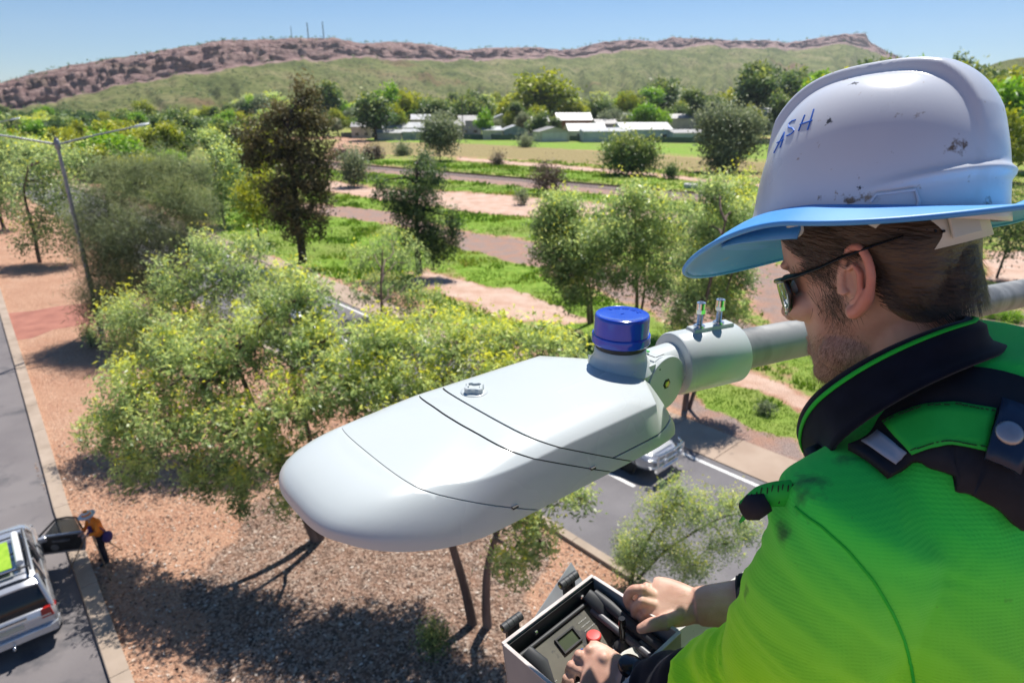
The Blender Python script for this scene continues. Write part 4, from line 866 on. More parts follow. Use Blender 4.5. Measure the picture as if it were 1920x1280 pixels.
NAMED = [(620, 150, 330, 1, LGd, 'tall thin-trunked tree just right of the top of the dark olive tree', 1.0), (1030, 137, 330, 0, LYel, 'broad yellowish gum, highest of the town trees above the sheds', 1.5), (1240, 147, 380, 0, LGd, 'dark rounded tree behind the long white roof', 1.2),
         (1418, 112, 300, 1, LGd, 'tall dark open tree rising over the town left of the hard hat', 1.1), (1500, 132, 330, 0, LGd, 'rounded dark tree just left of the crown of the hard hat', 1.1), (1590, 110, 230, 2, LYel, 'yellowish tree showing above the front slope of the hard hat', 1.0),
         (1690, 104, 230, 2, LYel, 'yellow-green tree behind the very top of the hard hat', 1.1), (1640, 112, 230, 0, LGd, 'small dark tree between two yellowish ones above the hard hat', .9), (1770, 118, 260, 0, LYel, 'olive tree to the right of the hard hat crown', .8), (1808, 116, 300, 1, LGd, 'tall tree with a thin separate top on the skyline at right', .8),
         (1845, 130, 240, 0, LGd, 'dark tree beneath the far right hill', 1.0), (1885, 150, 130, 0, LBrt, 'vivid green tree at the right edge behind the hard hat', 1.1), (1900, 190, 110, 2, LYel, 'yellowish bush-like tree above the low roof at the right edge', .8), (1860, 250, 92, 0, LGd, 'dark tree hidden behind the rear of the hat brim', .8),
         (1930, 120, 210, 0, LYel, 'yellow-green tree cut by the right edge', 1.0), (700, 175, 235, 0, LGd, 'broad dark green tree left of the white roofs', 1.3), (745, 196, 250, 0, LYel, 'small yellow tree left of the white roofs', .8), (722, 166, 300, 1, LBrt, 'bright green taller tree behind the small yellow tree', 1.0),
         (770, 162, 320, 0, LYel, 'olive tree behind the small yellow tree', 1.1), (820, 168, 310, 2, LGd, 'wide dull green tree above the left white roofs', 1.0), (880, 172, 300, 0, LGd, 'dark tree above the middle of the fence', 1.0), (908, 210, 242, 1, LBrt, 'palm-like bright tree standing behind the fence, left of the round dark tree', 1.0),
         (1012, 210, 243, 0, LGd, 'round very dark green tree touching the fence beside the gabled shed', 1.25), (965, 170, 320, 0, LYel, 'yellow-green tree left of the highest yellowish gum', 1.2), (1110, 168, 340, 2, LGd, 'low wide dull tree right of the highest yellowish gum', 1.0), (1150, 205, 280, 0, LSil, 'greyish tree between the brick house and the long roof', .9),
         (1175, 172, 330, 0, LYel, 'olive tree above the brick house', .9), (1205, 195, 262, 0, LBrt, 'bright yellow-green tree in front of the white roof', 1.2), (1240, 200, 258, 0, LBrt, 'second bright tree, right next to the white roof gable', 1.0), (1300, 180, 300, 1, LGd, 'dark green pointed tree right of the bright pair', 1.1), (1340, 178, 300, 0, LGd, 'dark bushy tree above the large grey-green one', 1.1),
         (1290, 170, 360, 2, LYel, 'olive crown behind the dark pointed tree', 1.0), (1370, 165, 330, 0, LYel, 'olive crown left of the tall dark open tree', 1.2), (1400, 205, 255, 0, LGd, 'dark tree beside the right-hand white roof', .9), (1465, 175, 280, 0, LGd, 'dull green tree touching the hat front', 1.1), (1440, 150, 360, 0, LYel, 'olive crown beneath the tall dark open tree', 1.3),
         (345, 205, 200, 0, LGd, 'dark broad tree left of the tall olive tree, at the foot of the range', 1.4), (410, 210, 260, 0, LGd, 'dark green tree beside the far-left white roof', 1.1), (255, 235, 150, 2, LYel, 'yellow-green low tree behind the tip of the lamp arm', 1.3), (190, 250, 130, 0, LYel, 'yellowish crown below the lamp arm', 1.3), (330, 240, 150, 0, LYel, 'bright yellowish tree left of the pale gum', 1.2),
         (155, 262, 110, 2, LYel, 'yellow crown right of the lamp post head', 1.0), (30, 225, 220, 0, LGd, 'dark tree at the left edge beneath the red cliff', 1.2), (115, 240, 150, 0, LYel, 'yellowish tree just behind the lamp post head', 1.0), (300, 265, 120, 2, LBrt, 'bright green tree right below the lamp arm', 1.2), (225, 275, 100, 2, LYel, 'yellow-brown low tree above the she-oak', 1.2), (15, 255, 110, 0, LBrt, 'bright tree under the far lamp heads at the left edge', 1.2), (390, 240, 140, 0, LG, 'pale tree left of the tall dark olive tree, partly behind it', 1.1)]
for px, top, dist, kd, lm_, lab, wd in NAMED:
    tree_at(px, top, dist, kd+3*random.randrange(3), lm_, lab, None, wd)
# the rest of the belt: individuals too, alike in the photo
mixl = [LGd, LGd, LYel, LG, LBrt, LSil]
TONE = {'dusty_green_leaf': 'dark green', 'yellow_green_leaf': 'yellow-olive', 'gum_leaf': 'pale green', 'bright_green_leaf': 'bright green', 'grey_green_leaf': 'greyish green'}
def where_txt(px):
    for lim, w_ in ((60, 'at the left edge'), (150, 'left of the lamp post head'), (260, 'behind the near lamp arm'), (350, 'right of the lamp arm tip'), (450, 'just left of the tall dark olive tree'), (640, 'behind the tall dark olive tree'), (720, 'between the dark olive tree and the white roofs'), (800, 'above the left white roofs'),
                    (880, 'behind the power pole'), (960, 'left of the round very dark tree'), (1050, 'above the gabled shed'), (1130, 'above the red brick house'), (1210, 'above the long blue-grey shed'), (1290, 'above the large pale-roofed house'), (1380, 'behind the large grey-green tree'), (1480, 'just left of the hard hat'), (1700, 'above the hard hat'), (1900, 'behind the back of the hard hat')):
        if px < lim: return w_
    return 'at the right edge'
def size_txt(d): return 'near' if d < 200 else ('mid-distance' if d < 300 else ('distant' if d < 450 else 'farthest'))
def auto_tree(px, top, dist, leafm, grp, wid): grp = 'background trees round the town and below the range'; tree_at(px, top, dist, random.randrange(9), leafm, '%s %s%s tree %s' % (size_txt(dist), 'wide ' if wid > 1.25 else '', TONE[leafm.name], where_txt(px)), grp, wid)
gtxt = {0: 'tree in the dense green belt between the town and the range', 1: 'tree of the left-hand woodland below the red cliffs', 2: 'one of the low trees growing among the town houses'}
for k in range(150):
    px = random.uniform(430, 1500); dist = random.uniform(330, 620); auto_tree(px, 195-random.uniform(2, 24)*(420/dist)+random.uniform(-2, 6), dist, random.choice(mixl), 'trees in the belt below the range', random.uniform(.9, 1.6))
for k in range(85):
    px = random.uniform(-150, 500); dist = random.uniform(95, 360); tp_y = 195+45*(1-(dist-95)/265)**1.0+random.uniform(-8, 14); auto_tree(px, tp_y, dist, random.choice([LGd, LYel, LG, LYel, LBrt]), 'trees of the left-hand woodland', random.uniform(.9, 1.5))
for k in range(40):
    px = random.uniform(620, 1480); dist = random.uniform(262, 330); auto_tree(px, random.uniform(196, 232), dist, random.choice([LGd, LGd, LBrt, LYel, LSil]), 'trees among the town houses', random.uniform(.8, 1.2))
for k in range(34):
    px = random.uniform(1480, 2150); dist = random.uniform(150, 330); auto_tree(px, random.uniform(128, 190), dist, random.choice([LGd, LYel, LGd, LBrt]), 'trees behind the hard hat', random.uniform(.8, 1.2))
# far wood under the range and scrub on its slopes: one mass each
def mass(name, label, pts, hs, leafm, n=34, L_=1.6):
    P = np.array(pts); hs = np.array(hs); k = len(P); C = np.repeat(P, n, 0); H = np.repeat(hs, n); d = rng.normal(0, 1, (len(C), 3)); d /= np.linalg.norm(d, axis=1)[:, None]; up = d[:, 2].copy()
    C = C+d*(H*np.array([.55]))[:, None]*np.array([1, 1, .62])*(.6+.4*rng.random(len(C)))[:, None]; C[:, 2] += H*.55
    nrm = rng.normal(0, 1, (len(C), 3)); nrm /= np.linalg.norm(nrm, axis=1)[:, None]; a = np.cross(nrm, d+.1); a /= np.linalg.norm(a, axis=1)[:, None]; b = np.cross(nrm, a); s = (H*.17)[:, None]
    V = np.stack([C-a*s, C-b*s*.8, C+a*s, C+b*s*.8], 1).reshape(-1, 3); me = mesh_np(name, V, np.arange(len(C)*4).reshape(-1, 4), 4); tn = np.repeat(rng.uniform(.1, .7, k), n)
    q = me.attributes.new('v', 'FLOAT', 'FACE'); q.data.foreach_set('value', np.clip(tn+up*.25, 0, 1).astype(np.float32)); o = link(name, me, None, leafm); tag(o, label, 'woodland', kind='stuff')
pts, hs = [], []
for k in range(1100):
    px = random.uniform(-400, 1900); dist = random.uniform(300, 760)*(1 if px < 700 else 1.15); 
    if px < 430: dist = random.uniform(250, 430)
    if dist > float(itp(FOOT, px))*1.12: continue
    x, y = sight(px, dist); pts.append((x, y, ground_z(x, y))); hs.append(random.uniform(4, 8))
mass('woodland', 'hazy mass of low trees filling the plain between the town and the range', pts, hs, LGd)
pts, hs = [], []; HV = V_h = None
hv = np.empty(len(hme.vertices)*3, np.float32); hme.vertices.foreach_get('co', hv); hv = hv.reshape(-1, 3)
for k in range(2600):
    i = random.randrange(2, 77)*nc+random.randrange(nc) if random.random() < .8 else random.randrange(104, 108)*nc+random.randrange(nc)
    p = hv[i]; pts.append(tuple(p)); hs.append(random.uniform(1.5, 4.2)*(.5+p[1]/1400))
mass('scrub', 'scattered dark scrub on the slopes and crest of the range', pts, hs, LGd, n=12)
# ================= TOWN: FENCE, HOUSES, SHEDS =================
M_roofw = mat('white_roof', (.36, .37, .37), (.50, .50, .49), rough=.5, scale=.4, detail=6, spots=[((.38, .36, .34), 1.2, .6, .15)])
M_roofg = mat('grey_roof', (.22, .21, .20), (.33, .32, .30), rough=.55, scale=.4, detail=6)
M_wallc = mat('cream_wall', (.42, .39, .33), (.52, .48, .42), rough=.85, scale=.5)
M_wallb = mat('blue_grey_sheet', (.34, .38, .43), (.44, .48, .53), rough=.6, scale=.5)
M_brick = mat('red_brick_wall', (.24, .095, .06), (.33, .14, .09), rough=.9, scale=2)
M_wallg = mat('grey_green_wall', (.20, .25, .24), (.28, .32, .31), rough=.8, scale=.5)
M_fence = mat('green_fence_sheet', (.060, .095, .075), (.095, .135, .11), rough=.6, scale=.3, detail=6)
M_win = mat('dark_window', (.03, .035, .04), rough=.1); M_door = mat('roller_door', (.50, .50, .48), (.58, .58, .56), rough=.6, scale=.6)
M_post = mat('fence_post', (.10, .13, .11), rough=.7)
def gdist(px, py): return gp(px, py).y
def house(px0, px1, eave_py, base_py, ridge_py, label, wallm, roofm, kind='gable', depth=8, dist=None, cat='house', name='house', doors=0, wins=2, skew=.12):
    d = dist or gdist((px0+px1)/2, base_py); k = 1/(CP+.37*SP); x0, x1 = (px0-960)/1200*d*k, (px1-960)/1200*d*k; z0 = ground_z(0, d)
    he_ = float(elev(0, eave_py, d))-z0; hr = float(elev(0, ridge_py, d+depth/2))-z0; w_ = x1-x0; he_ = max(2.1, he_); hr = max(he_+.35, hr)
    e = empty(name, ((x0+x1)/2, d, z0), label, cat); R_ = Matrix.Translation(((x0+x1)/2, d, z0)) @ Matrix.Rotation(skew, 4, 'Z')
    hw = w_/2; m = MB(); ov = .35
    if kind == 'gable':    # ridge runs left-right
        m.loft([[(s_*hw, 0, 0), (s_*hw, depth, 0), (s_*hw, depth, he_), (s_*hw, depth/2, hr-.05), (s_*hw, 0, he_)] for s_ in (-1, 1)], M=R_)
        m.build('wall', wallm, e, fix=True)
        for sg, ya in ((0, -ov), (1, depth+ov)):
            m = MB(); yy = (ya, depth/2); m.loft([[(s_*(hw+ov), ya, he_-.12*0+.02-(hr-he_)*ov/(depth/2)), (s_*(hw+ov), depth/2, hr+.02), (s_*(hw+ov), depth/2, hr+.10), (s_*(hw+ov), ya, he_+.10-(hr-he_)*ov/(depth/2))] for s_ in (-1, 1)], M=R_); m.build('roof', roofm, e)
    elif kind == 'front':  # gable end faces the field
        m.loft([[(-hw, y_, 0), (hw, y_, 0), (hw, y_, he_), (0, y_, hr-.05), (-hw, y_, he_)] for y_ in (0, depth)], M=R_); m.build('wall', wallm, e)
        for s_ in (-1, 1):
            m = MB(); xo = s_*(hw+ov); m.loft([[(xo, y_, he_-(hr-he_)*ov/hw+.02), (0, y_, hr+.02), (0, y_, hr+.10), (xo, y_, he_-(hr-he_)*ov/hw+.10)] for y_ in (-ov, depth+ov)], M=R_); m.build('roof', roofm, e)
    else:                  # low skillion
        m.loft([[(s_*hw, 0, 0), (s_*hw, depth, 0), (s_*hw, depth, hr), (s_*hw, 0, he_)] for s_ in (-1, 1)], M=R_); m.build('wall', wallm, e)
        m = MB(); m.loft([[(s_*(hw+ov), -ov, he_+.02), (s_*(hw+ov), depth+ov, hr+.03), (s_*(hw+ov), depth+ov, hr+.12), (s_*(hw+ov), -ov, he_+.12)] for s_ in (-1, 1)], M=R_); m.build('roof', roofm, e)
    for k in range(wins):
        xc = -hw+w_*(k+.6)/(wins+.2); m = MB(); m.box((xc, -.02, 1.45), (min(1.5, w_*.16), .06, .95), M=R_); f = m.build('window', M_win, e)
        m = MB(); m.box((xc, -.04, 1.96), (min(1.6, w_*.18), .06, .07), M=R_); m.box((xc, -.04, .95), (min(1.6, w_*.18), .06, .07), M=R_); m.build('frame', M_roofw, f)
    for k in range(doors):
        xc = -hw+w_*(k+.5)/doors; m = MB(); m.box((xc, -.03, he_*.46), (w_/doors*.82, .06, he_*.90), M=R_)
        m.build('door', wallm if wallm is M_wallb else M_door, e)
        m = MB()
        for q in range(5): m.box((xc-w_/doors*.36+q*w_/doors*.18, -.07, he_*.46), (.05, .03, he_*.88), M=R_)
        m.build('door_rib', M_roofw, e)
    return e
house(1011, 1072, 247, 262, 238, 'cream gabled shed with grey side doors standing on the fence line', M_wallc, M_roofg, 'front', 7, 226, 'shed', 'shed', doors=1, wins=0, skew=.3)
house(1096, 1184, 247, 264, 241, 'long blue-grey shed with ribbed doors on the fence line', M_wallb, M_roofw, 'skill', 7, 224, 'shed', 'shed', doors=3, wins=0)
house(1068, 1140, 245, 256, 232, 'white-roofed house between the gabled shed and the long shed', M_wallc, M_roofw, 'gable', 10, 243)
house(1168, 1266, 243, 259, 230, 'large pale-roofed house right of the long blue-grey shed', M_wallb, M_roofw, 'gable', 13, 236, wins=4)
house(1046, 1112, 225, 236, 212, 'red brick house with a white roof behind the sheds', M_brick, M_roofw, 'gable', 10, 292, wins=3)
house(1152, 1232, 224, 236, 213, 'long grey-green house with a white roof behind the large pale-roofed one', M_wallg, M_roofw, 'gable', 9, 288, wins=3)
house(716, 792, 240, 254, 230, 'white-roofed house at the left end of the fence', M_wallc, M_roofw, 'gable', 11, 246, wins=3)
house(700, 748, 250, 257, 244, 'small white lean-to in front of the left white-roofed house', M_wallc, M_roofw, 'skill', 4, 236, 'lean-to', 'shed', wins=0)
house(752, 800, 248, 257, 243, 'second small white lean-to behind the left part of the fence', M_wallg, M_roofw, 'skill', 4, 236, 'lean-to', 'shed', wins=0)
house(806, 870, 235, 250, 226, 'dark-walled house with pale roof left of the fence middle', M_wallg, M_roofg, 'gable', 9, 258, wins=3)
house(905, 940, 245, 256, 238, 'small white outbuilding behind the fence beside the palm-like tree', M_wallc, M_roofw, 'skill', 5, 238, 'outbuilding', 'shed', wins=1)
house(944, 990, 244, 257, 235, 'grey-green house left of the round very dark tree', M_wallg, M_roofw, 'front', 9, 240, wins=2)
house(925, 962, 222, 234, 214, 'white gable roof showing among the trees above the fence', M_wallc, M_roofw, 'front', 8, 300, wins=1)
house(1262, 1312, 222, 234, 214, 'pale roof among trees right of the large pale-roofed house', M_wallc, M_roofg, 'gable', 9, 296, wins=2)
house(1405, 1460, 216, 228, 203, 'bright white house left of the hard hat, among dark trees', M_wallb, M_roofw, 'gable', 10, 300, wins=2)
house(1268, 1330, 250, 262, 244, 'low grey carport right of the large pale-roofed house', M_wallb, M_roofg, 'skill', 6, 232, 'carport', 'carport', wins=0)
house(274, 312, 247, 256, 240, 'far white roof among the trees behind the lamp arm', M_wallc, M_roofw, 'gable', 9, 205, wins=1)
house(372, 395, 246, 254, 239, 'tiny white roof left of the dark olive tree', M_wallc, M_roofw, 'gable', 9, 215, wins=1)
house(1878, 1960, 246, 268, 234, 'grey-roofed low house at the right edge behind the hat', M_wallc, M_roofg, 'gable', 9, 150, wins=3)
house(1120, 1160, 232, 243, 224, 'grey roof showing between the red brick house and the large pale-roofed one', M_wallg, M_roofg, 'gable', 9, 268, wins=2)
house(985, 1030, 228, 240, 219, 'grey-roofed house behind the gabled shed', M_wallc, M_roofg, 'gable', 9, 275, wins=2)
house(860, 902, 226, 238, 217, 'low grey-roofed house behind the power pole', M_wallg, M_roofg, 'gable', 9, 275, wins=2)
house(770, 806, 224, 236, 215, 'small pale roof among trees above the left lean-tos', M_wallc, M_roofw, 'gable', 9, 285, wins=2)
house(1330, 1372, 232, 246, 224, 'dark-walled house hidden behind the large grey-green tree', M_brick, M_roofg, 'gable', 9, 262, wins=2)
house(655, 692, 238, 252, 230, 'low grey roof at the left end of the fence, behind the dark olive tree', M_wallc, M_roofg, 'gable', 9, 250, wins=2)
# corrugated fence
f0, f1 = gp(640, 258), gp(1500, 272); fd_ = (f1-f0).normalized(); fn_ = Vector((-fd_.y, fd_.x, 0)); FL = (f1-f0).length; npn = int(FL/2.35)
fe = empty('corrugated_fence', f0, 'long dark green corrugated metal fence closing the grassy corridor below the houses', 'fence'); base_panel = None; post0 = None; fa = math.atan2(fd_.y, fd_.x)
for k in range(npn):
    c = f0+fd_*(k*2.35)
    if base_panel is None:
        m = MB(); r = []
        for q in range(17): y = .03*math.cos(q*math.pi); x = .03+q*2.29/16; r.append([(x, y, .04), (x, y, 1.78+.0)])
        m.add([p for g_ in r for p in g_], [(i*2, i*2+2, i*2+3, i*2+1) for i in range(16)]); 
        me = bpy.data.meshes.new('panel'); me.from_pydata(m.v, [], m.f); base_panel = link('panel', me, fe, M_fence); so = base_panel.modifiers.new('s', 'SOLIDIFY'); so.thickness = .01
        m = MB(); m.box((0, 0, .93), (.06, .06, 1.86)); me = bpy.data.meshes.new('post'); me.from_pydata(m.v, [], m.f); post0 = link('post', me, fe, M_post); o, p = base_panel, post0
    else:
        o = base_panel.copy(); COL.objects.link(o); p = post0.copy(); COL.objects.link(p)
    for q in (o, p): q.location = c-f0; q.rotation_euler = (0, 0, fa)
# small street things in the corridor
M_conc2 = mat('concrete_lid', (.42, .42, .42), (.55, .55, .55), rough=.8, scale=3)
b = gp(1295, 352); e = empty('drain_pit', b, 'pale concrete drain pit lid on the grass next to the railway', 'drain pit'); m = MB(); m.lathe([(1.05, 0), (1.05, .55), (.95, .62), (.2, .66)], 20, M=Matrix.Translation(b)); m.build('pit_wall', M_conc2, e, 40); m = MB(); m.lathe([(.45, .64), (.45, .72), (.1, .74)], 16, M=Matrix.Translation(b)); m.build('lid', M_post, e, 40)
M_wood = mat('weathered_pole', (.10, .08, .07), (.17, .14, .12), rough=.9, scale=4)
b = gp(868, 262); zt = float(elev(868, 182, b.y)); e = empty('power_pole', b, 'thin dark power pole standing at the fence below the range', 'power pole'); m = MB(); m.tube([b, Vector((b.x, b.y, zt))], [.2, .13], 8); m.build('pole', M_wood, e); m = MB(); m.box((b.x, b.y, zt-.5), (1.8, .12, .12)); m.build('crossarm', M_wood, e)
# ---- other street lights on the median ----
M_steelp = mat('dull_steel_pole', (.22, .23, .26), (.32, .33, .36), rough=.5, metal=.4, scale=3)
def double_lamp(bx, by, ztop, la_, lb_, label, tip=.75):
    e = empty('double_street_light', (bx, by, 0), label, 'street light'); m = MB(); m.tube([(bx, by, 0), (bx, by, ztop*.5), (bx, by, ztop+.35)], [.14, .11, .075], 12); m.build('pole', M_steelp, e, 60)
    m = MB(); m.lathe([(.10, -.25), (.13, -.2), (.13, .2), (.06, .3)], 12, M=Matrix.Translation((bx, by, ztop))); m.build('arm_bracket', M_steelp, e, 60)
    for sg, l_ in ((1, la_), (-1, lb_)):
        end = Vector((bx, by, ztop))+RN*sg*l_+Vector((0, 0, tip)); m = MB(); m.tube([Vector((bx, by, ztop)), Vector((bx, by, ztop)).lerp(end, .5)+Vector((0, 0, .03)), end], [.055, .045, .04], 10); m.build('arm', M_steelp, e, 60)
        d_ = (end-Vector((bx, by, ztop))).normalized(); H = frame_m(end, d_, Vector((0, 0, 1)).cross(d_), Vector((0, 0, 1))); m = MB()
        m.loft([[(x, y_*w_, z_*h_) for y_, z_ in ((-1, -.3), (-.8, .7), (0, 1), (.8, .7), (1, -.3), (0, -.6))] for x, w_, h_ in ((-.05, .06, .05), (.1, .13, .09), (.35, .15, .10), (.62, .12, .07), (.74, .04, .03))], M=H); m.build('lamp_head', M_lum, e, 60)
double_lamp(-22.45, 33.0, 10.12, 3.6, 3.4, 'nearer double-armed street light pole rising through the she-oak at the left')
p = gp(20, 300); double_lamp(-47.5, 58.5, 9.9, 3.4, 3.2, 'farther double-armed street light at the left edge behind the nearer one')
# ================= THE WORKER =================
FH = Vector((-.59, .81, 0)).normalized(); LB = Vector((-FH.y, FH.x, 0)); LB = Vector((-.81, -.59, 0)).normalized()
HP = math.radians(24)                                     # head bowed forward
hf = (FH*math.cos(HP)-Vector((0, 0, 1))*math.sin(HP)); hu = LB.cross(hf)*-1
hu = hf.cross(LB)
if hu.z < 0: hu = -hu
EAR = wp(1572, 546, .672); HC = EAR - LB*.078
HM = frame_m(HC, hf, LB, hu)                              # head: x face, y his left, z crown
TQ = HM @ Vector((-.055, 0, -.118)); TM = frame_m(TQ, FH, LB, Vector((0, 0, 1)))   # trunk frame at the base of the neck
def skin_mat(name, base, hand=False):
    m = bpy.data.materials.new(name); m.use_nodes = True; t = m.node_tree; b = t.nodes['Principled BSDF']; L = t.links.new
    tc = N(t, 'ShaderNodeTexCoord')
    n1 = N(t, 'ShaderNodeTexNoise', i_Scale=22, i_Detail=5); L(tc.outputs['Object'], n1.inputs[0])
    r1 = ramp(t, [(.35, (base[0]*.80, base[1]*.66, base[2]*.62)), (.68, (base[0]*1.05, base[1]*1.08, base[2]*1.08))]); L(n1.outputs[0], r1.inputs[0])
    out = r1.outputs[0]
    at = N(t, 'ShaderNodeAttribute', attribute_name='tint'); mx = N(t, 'ShaderNodeMixRGB'); mx.inputs[2].default_value = (.16, .085, .045, 1)
    ns = N(t, 'ShaderNodeTexNoise', i_Scale=420, i_Detail=3); L(tc.outputs['Object'], ns.inputs[0])
    mm = N(t, 'ShaderNodeMath', operation='MULTIPLY_ADD'); mm.inputs[1].default_value = 1.6; mm.inputs[2].default_value = -.32; L(ns.outputs[0], mm.inputs[0])
    m2 = N(t, 'ShaderNodeMath', operation='MULTIPLY', use_clamp=True); L(mm.outputs[0], m2.inputs[0]); L(at.outputs['Fac'], m2.inputs[1])
    L(m2.outputs[0], mx.inputs[0]); L(out, mx.inputs[1]); out = mx.outputs[0]
    at2 = N(t, 'ShaderNodeAttribute', attribute_name='red'); mx2 = N(t, 'ShaderNodeMixRGB'); mx2.inputs[2].default_value = (.62, .17, .12, 1)
    L(at2.outputs['Fac'], mx2.inputs[0]); L(out, mx2.inputs[1]); out = mx2.outputs[0]
    L(out, b.inputs['Base Color']); b.inputs['Roughness'].default_value = .52
    b.inputs['Subsurface Weight'].default_value = .12; b.inputs['Subsurface Radius'].default_value = (.012, .005, .003); b.inputs['Subsurface Scale'].default_value = .4
    n3 = N(t, 'ShaderNodeTexVoronoi', i_Scale=650); L(tc.outputs['Object'], n3.inputs[0])
    n4 = N(t, 'ShaderNodeTexNoise', i_Scale=130, i_Detail=6); L(tc.outputs['Object'], n4.inputs[0])
    ad_ = N(t, 'ShaderNodeMath', operation='ADD'); L(n3.outputs[0], ad_.inputs[0]); L(n4.outputs[0], ad_.inputs[1])
    bp = N(t, 'ShaderNodeBump', i_Strength=.14, i_Distance=.0007); L(ad_.outputs[0], bp.inputs['Height']); L(bp.outputs[0], b.inputs['Normal'])
    return m
M_skin = skin_mat('skin', (.60, .37, .28))
M_shirt = bpy.data.materials.new('hi_vis_green_knit'); M_shirt.use_nodes = True
def build_shirt_mat(m):
    t = m.node_tree; b = t.nodes['Principled BSDF']; L = t.links.new
    tc = N(t, 'ShaderNodeTexCoord'); 
    n1 = N(t, 'ShaderNodeTexNoise', i_Scale=7, i_Detail=3); L(tc.outputs['Object'], n1.inputs[0])
    r1 = ramp(t, [(.3, (.020, .66, .085)), (.7, (.050, .76, .070))]); L(n1.outputs[0], r1.inputs[0]); out = r1.outputs[0]
    ymx = N(t, 'ShaderNodeMixRGB'); ymx.inputs[2].default_value = (.36, .88, .010, 1)      # yellower lower down: light through the knit put into its colour
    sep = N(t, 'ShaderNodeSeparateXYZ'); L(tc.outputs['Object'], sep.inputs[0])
    mr = N(t, 'ShaderNodeMapRange'); mr.inputs['From Min'].default_value = LIT_Z[0]; mr.inputs['From Max'].default_value = LIT_Z[1]
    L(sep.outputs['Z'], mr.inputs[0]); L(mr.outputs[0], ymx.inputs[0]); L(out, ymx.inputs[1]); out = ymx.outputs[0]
    for sc_, th, so, col in ((16, .70, .10, (.022, .040, .022)), (48, .71, .06, (.03, .05, .025))):     # grease and dirt marks
        ns = N(t, 'ShaderNodeTexNoise', i_Scale=sc_, i_Detail=5, i_Roughness=.6); L(tc.outputs['Object'], ns.inputs[0])
        rr = ramp(t, [(th, (0, 0, 0)), (th+so, (.75, .75, .75))]); L(ns.outputs[0], rr.inputs[0])
        mx = N(t, 'ShaderNodeMixRGB'); L(rr.outputs[0], mx.inputs[0]); L(out, mx.inputs[1]); mx.inputs[2].default_value = rgba(col); out = mx.outputs[0]
    for (c, r) in STAINS:
        vm = N(t, 'ShaderNodeVectorMath', operation='DISTANCE'); L(tc.outputs['Object'], vm.inputs[0]); vm.inputs[1].default_value = c
        nn = N(t, 'ShaderNodeTexNoise', i_Scale=60, i_Detail=4); L(tc.outputs['Object'], nn.inputs[0])
        ma = N(t, 'ShaderNodeMath', operation='MULTIPLY_ADD'); L(nn.outputs[0], ma.inputs[0]); ma.inputs[1].default_value = r*2.9; L(vm.outputs['Value'], ma.inputs[2])
        rr = ramp(t, [(r*1.6, (.75, .75, .75)), (r*2.5, (0, 0, 0))]); L(ma.outputs[0], rr.inputs[0])
        mx = N(t, 'ShaderNodeMixRGB'); L(rr.outputs[0], mx.inputs[0]); L(out, mx.inputs[1]); mx.inputs[2].default_value = (.025, .055, .03, 1); out = mx.outputs[0]
    L(out, b.inputs['Base Color']); b.inputs['Roughness'].default_value = .85; b.inputs['Sheen Weight'].default_value = .05
    # bird's-eye knit: rows of small dimples
    cmb = N(t, 'ShaderNodeMapping'); cmb.inputs['Rotation'].default_value = (math.radians(10), math.radians(8), math.atan2(FH.y, FH.x)*-1); cmb.inputs['Scale'].default_value = (1, 1, 1); L(tc.outputs['Object'], cmb.inputs[0])
    wv = N(t, 'ShaderNodeTexWave', i_Scale=85, i_Distortion=.6, i_Detail=1); wv.bands_direction = 'Z'; L(cmb.outputs[0], wv.inputs[0])
    wv2 = N(t, 'ShaderNodeTexWave', i_Scale=105, i_Distortion=.3); wv2.bands_direction = 'Y'; L(cmb.outputs[0], wv2.inputs[0])
    wv3 = N(t, 'ShaderNodeTexWave', i_Scale=105, i_Distortion=.3); wv3.bands_direction = 'X'; L(cmb.outputs[0], wv3.inputs[0])
    a1 = N(t, 'ShaderNodeMath', operation='ADD'); L(wv2.outputs['Fac'], a1.inputs[0]); L(wv3.outputs['Fac'], a1.inputs[1])
    a2 = N(t, 'ShaderNodeMath', operation='MULTIPLY'); L(wv.outputs['Fac'], a2.inputs[0]); L(a1.outputs[0], a2.inputs[1])
    bp = N(t, 'ShaderNodeBump', i_Strength=.25, i_Distance=.0008); L(a2.outputs[0], bp.inputs['Height']); L(bp.outputs[0], b.inputs['Normal'])
    return m
M_navy = mat('navy_cloth', (.0045, .006, .012), (.007, .009, .018), rough=.9, spec=.15, scale=40, bump=.25, bscale=900, bdist=.0006, sheen=.1)
M_hair = mat('dark_brown_hair', (.028, .017, .010), (.105, .066, .040), rough=.42, scale=60, detail=6, bump=.9, bscale=260, bdist=.003, aniso=(.25, .25, 1), lo=.3, hi=.8)
M_hel = mat('helmet_white_shell', (.54, .565, .62), (.60, .615, .65), rough=.30, scale=5, bump=.06, bscale=260, bdist=.0006, coat=.15,
            spots=[((.16, .11, .07), 17, .635, .04), ((.30, .22, .15), 55, .65, .06), ((.05, .05, .05), 38, .675, .03), ((.38, .33, .30), 6, .60, .3)], roughvar=.1)
M_brim = mat('helmet_brim_blue', (.045, .24, .60), (.09, .33, .68), rough=.45, scale=7, bump=.06, bscale=200, bdist=.0006,
             spots=[((.33, .24, .16), 24, .70, .08), ((.36, .46, .52), 40, .68, .08)])
M_str = mat('suspension_plastic', (.52, .56, .54), (.58, .62, .60), rough=.5, scale=20)
M_ink = mat('blue_marker', (.015, .11, .50), (.03, .16, .62), rough=.5, scale=300)
M_len = mat('mirrored_lens', (.30, .32, .36), (.42, .42, .44), rough=.05, metal=.9, scale=10)
M_frm = mat('black_gloss_frame', (.010, .010, .012), rough=.18)
M_green2 = mat('green_piping', (.015, .50, .03), rough=.75, scale=80)

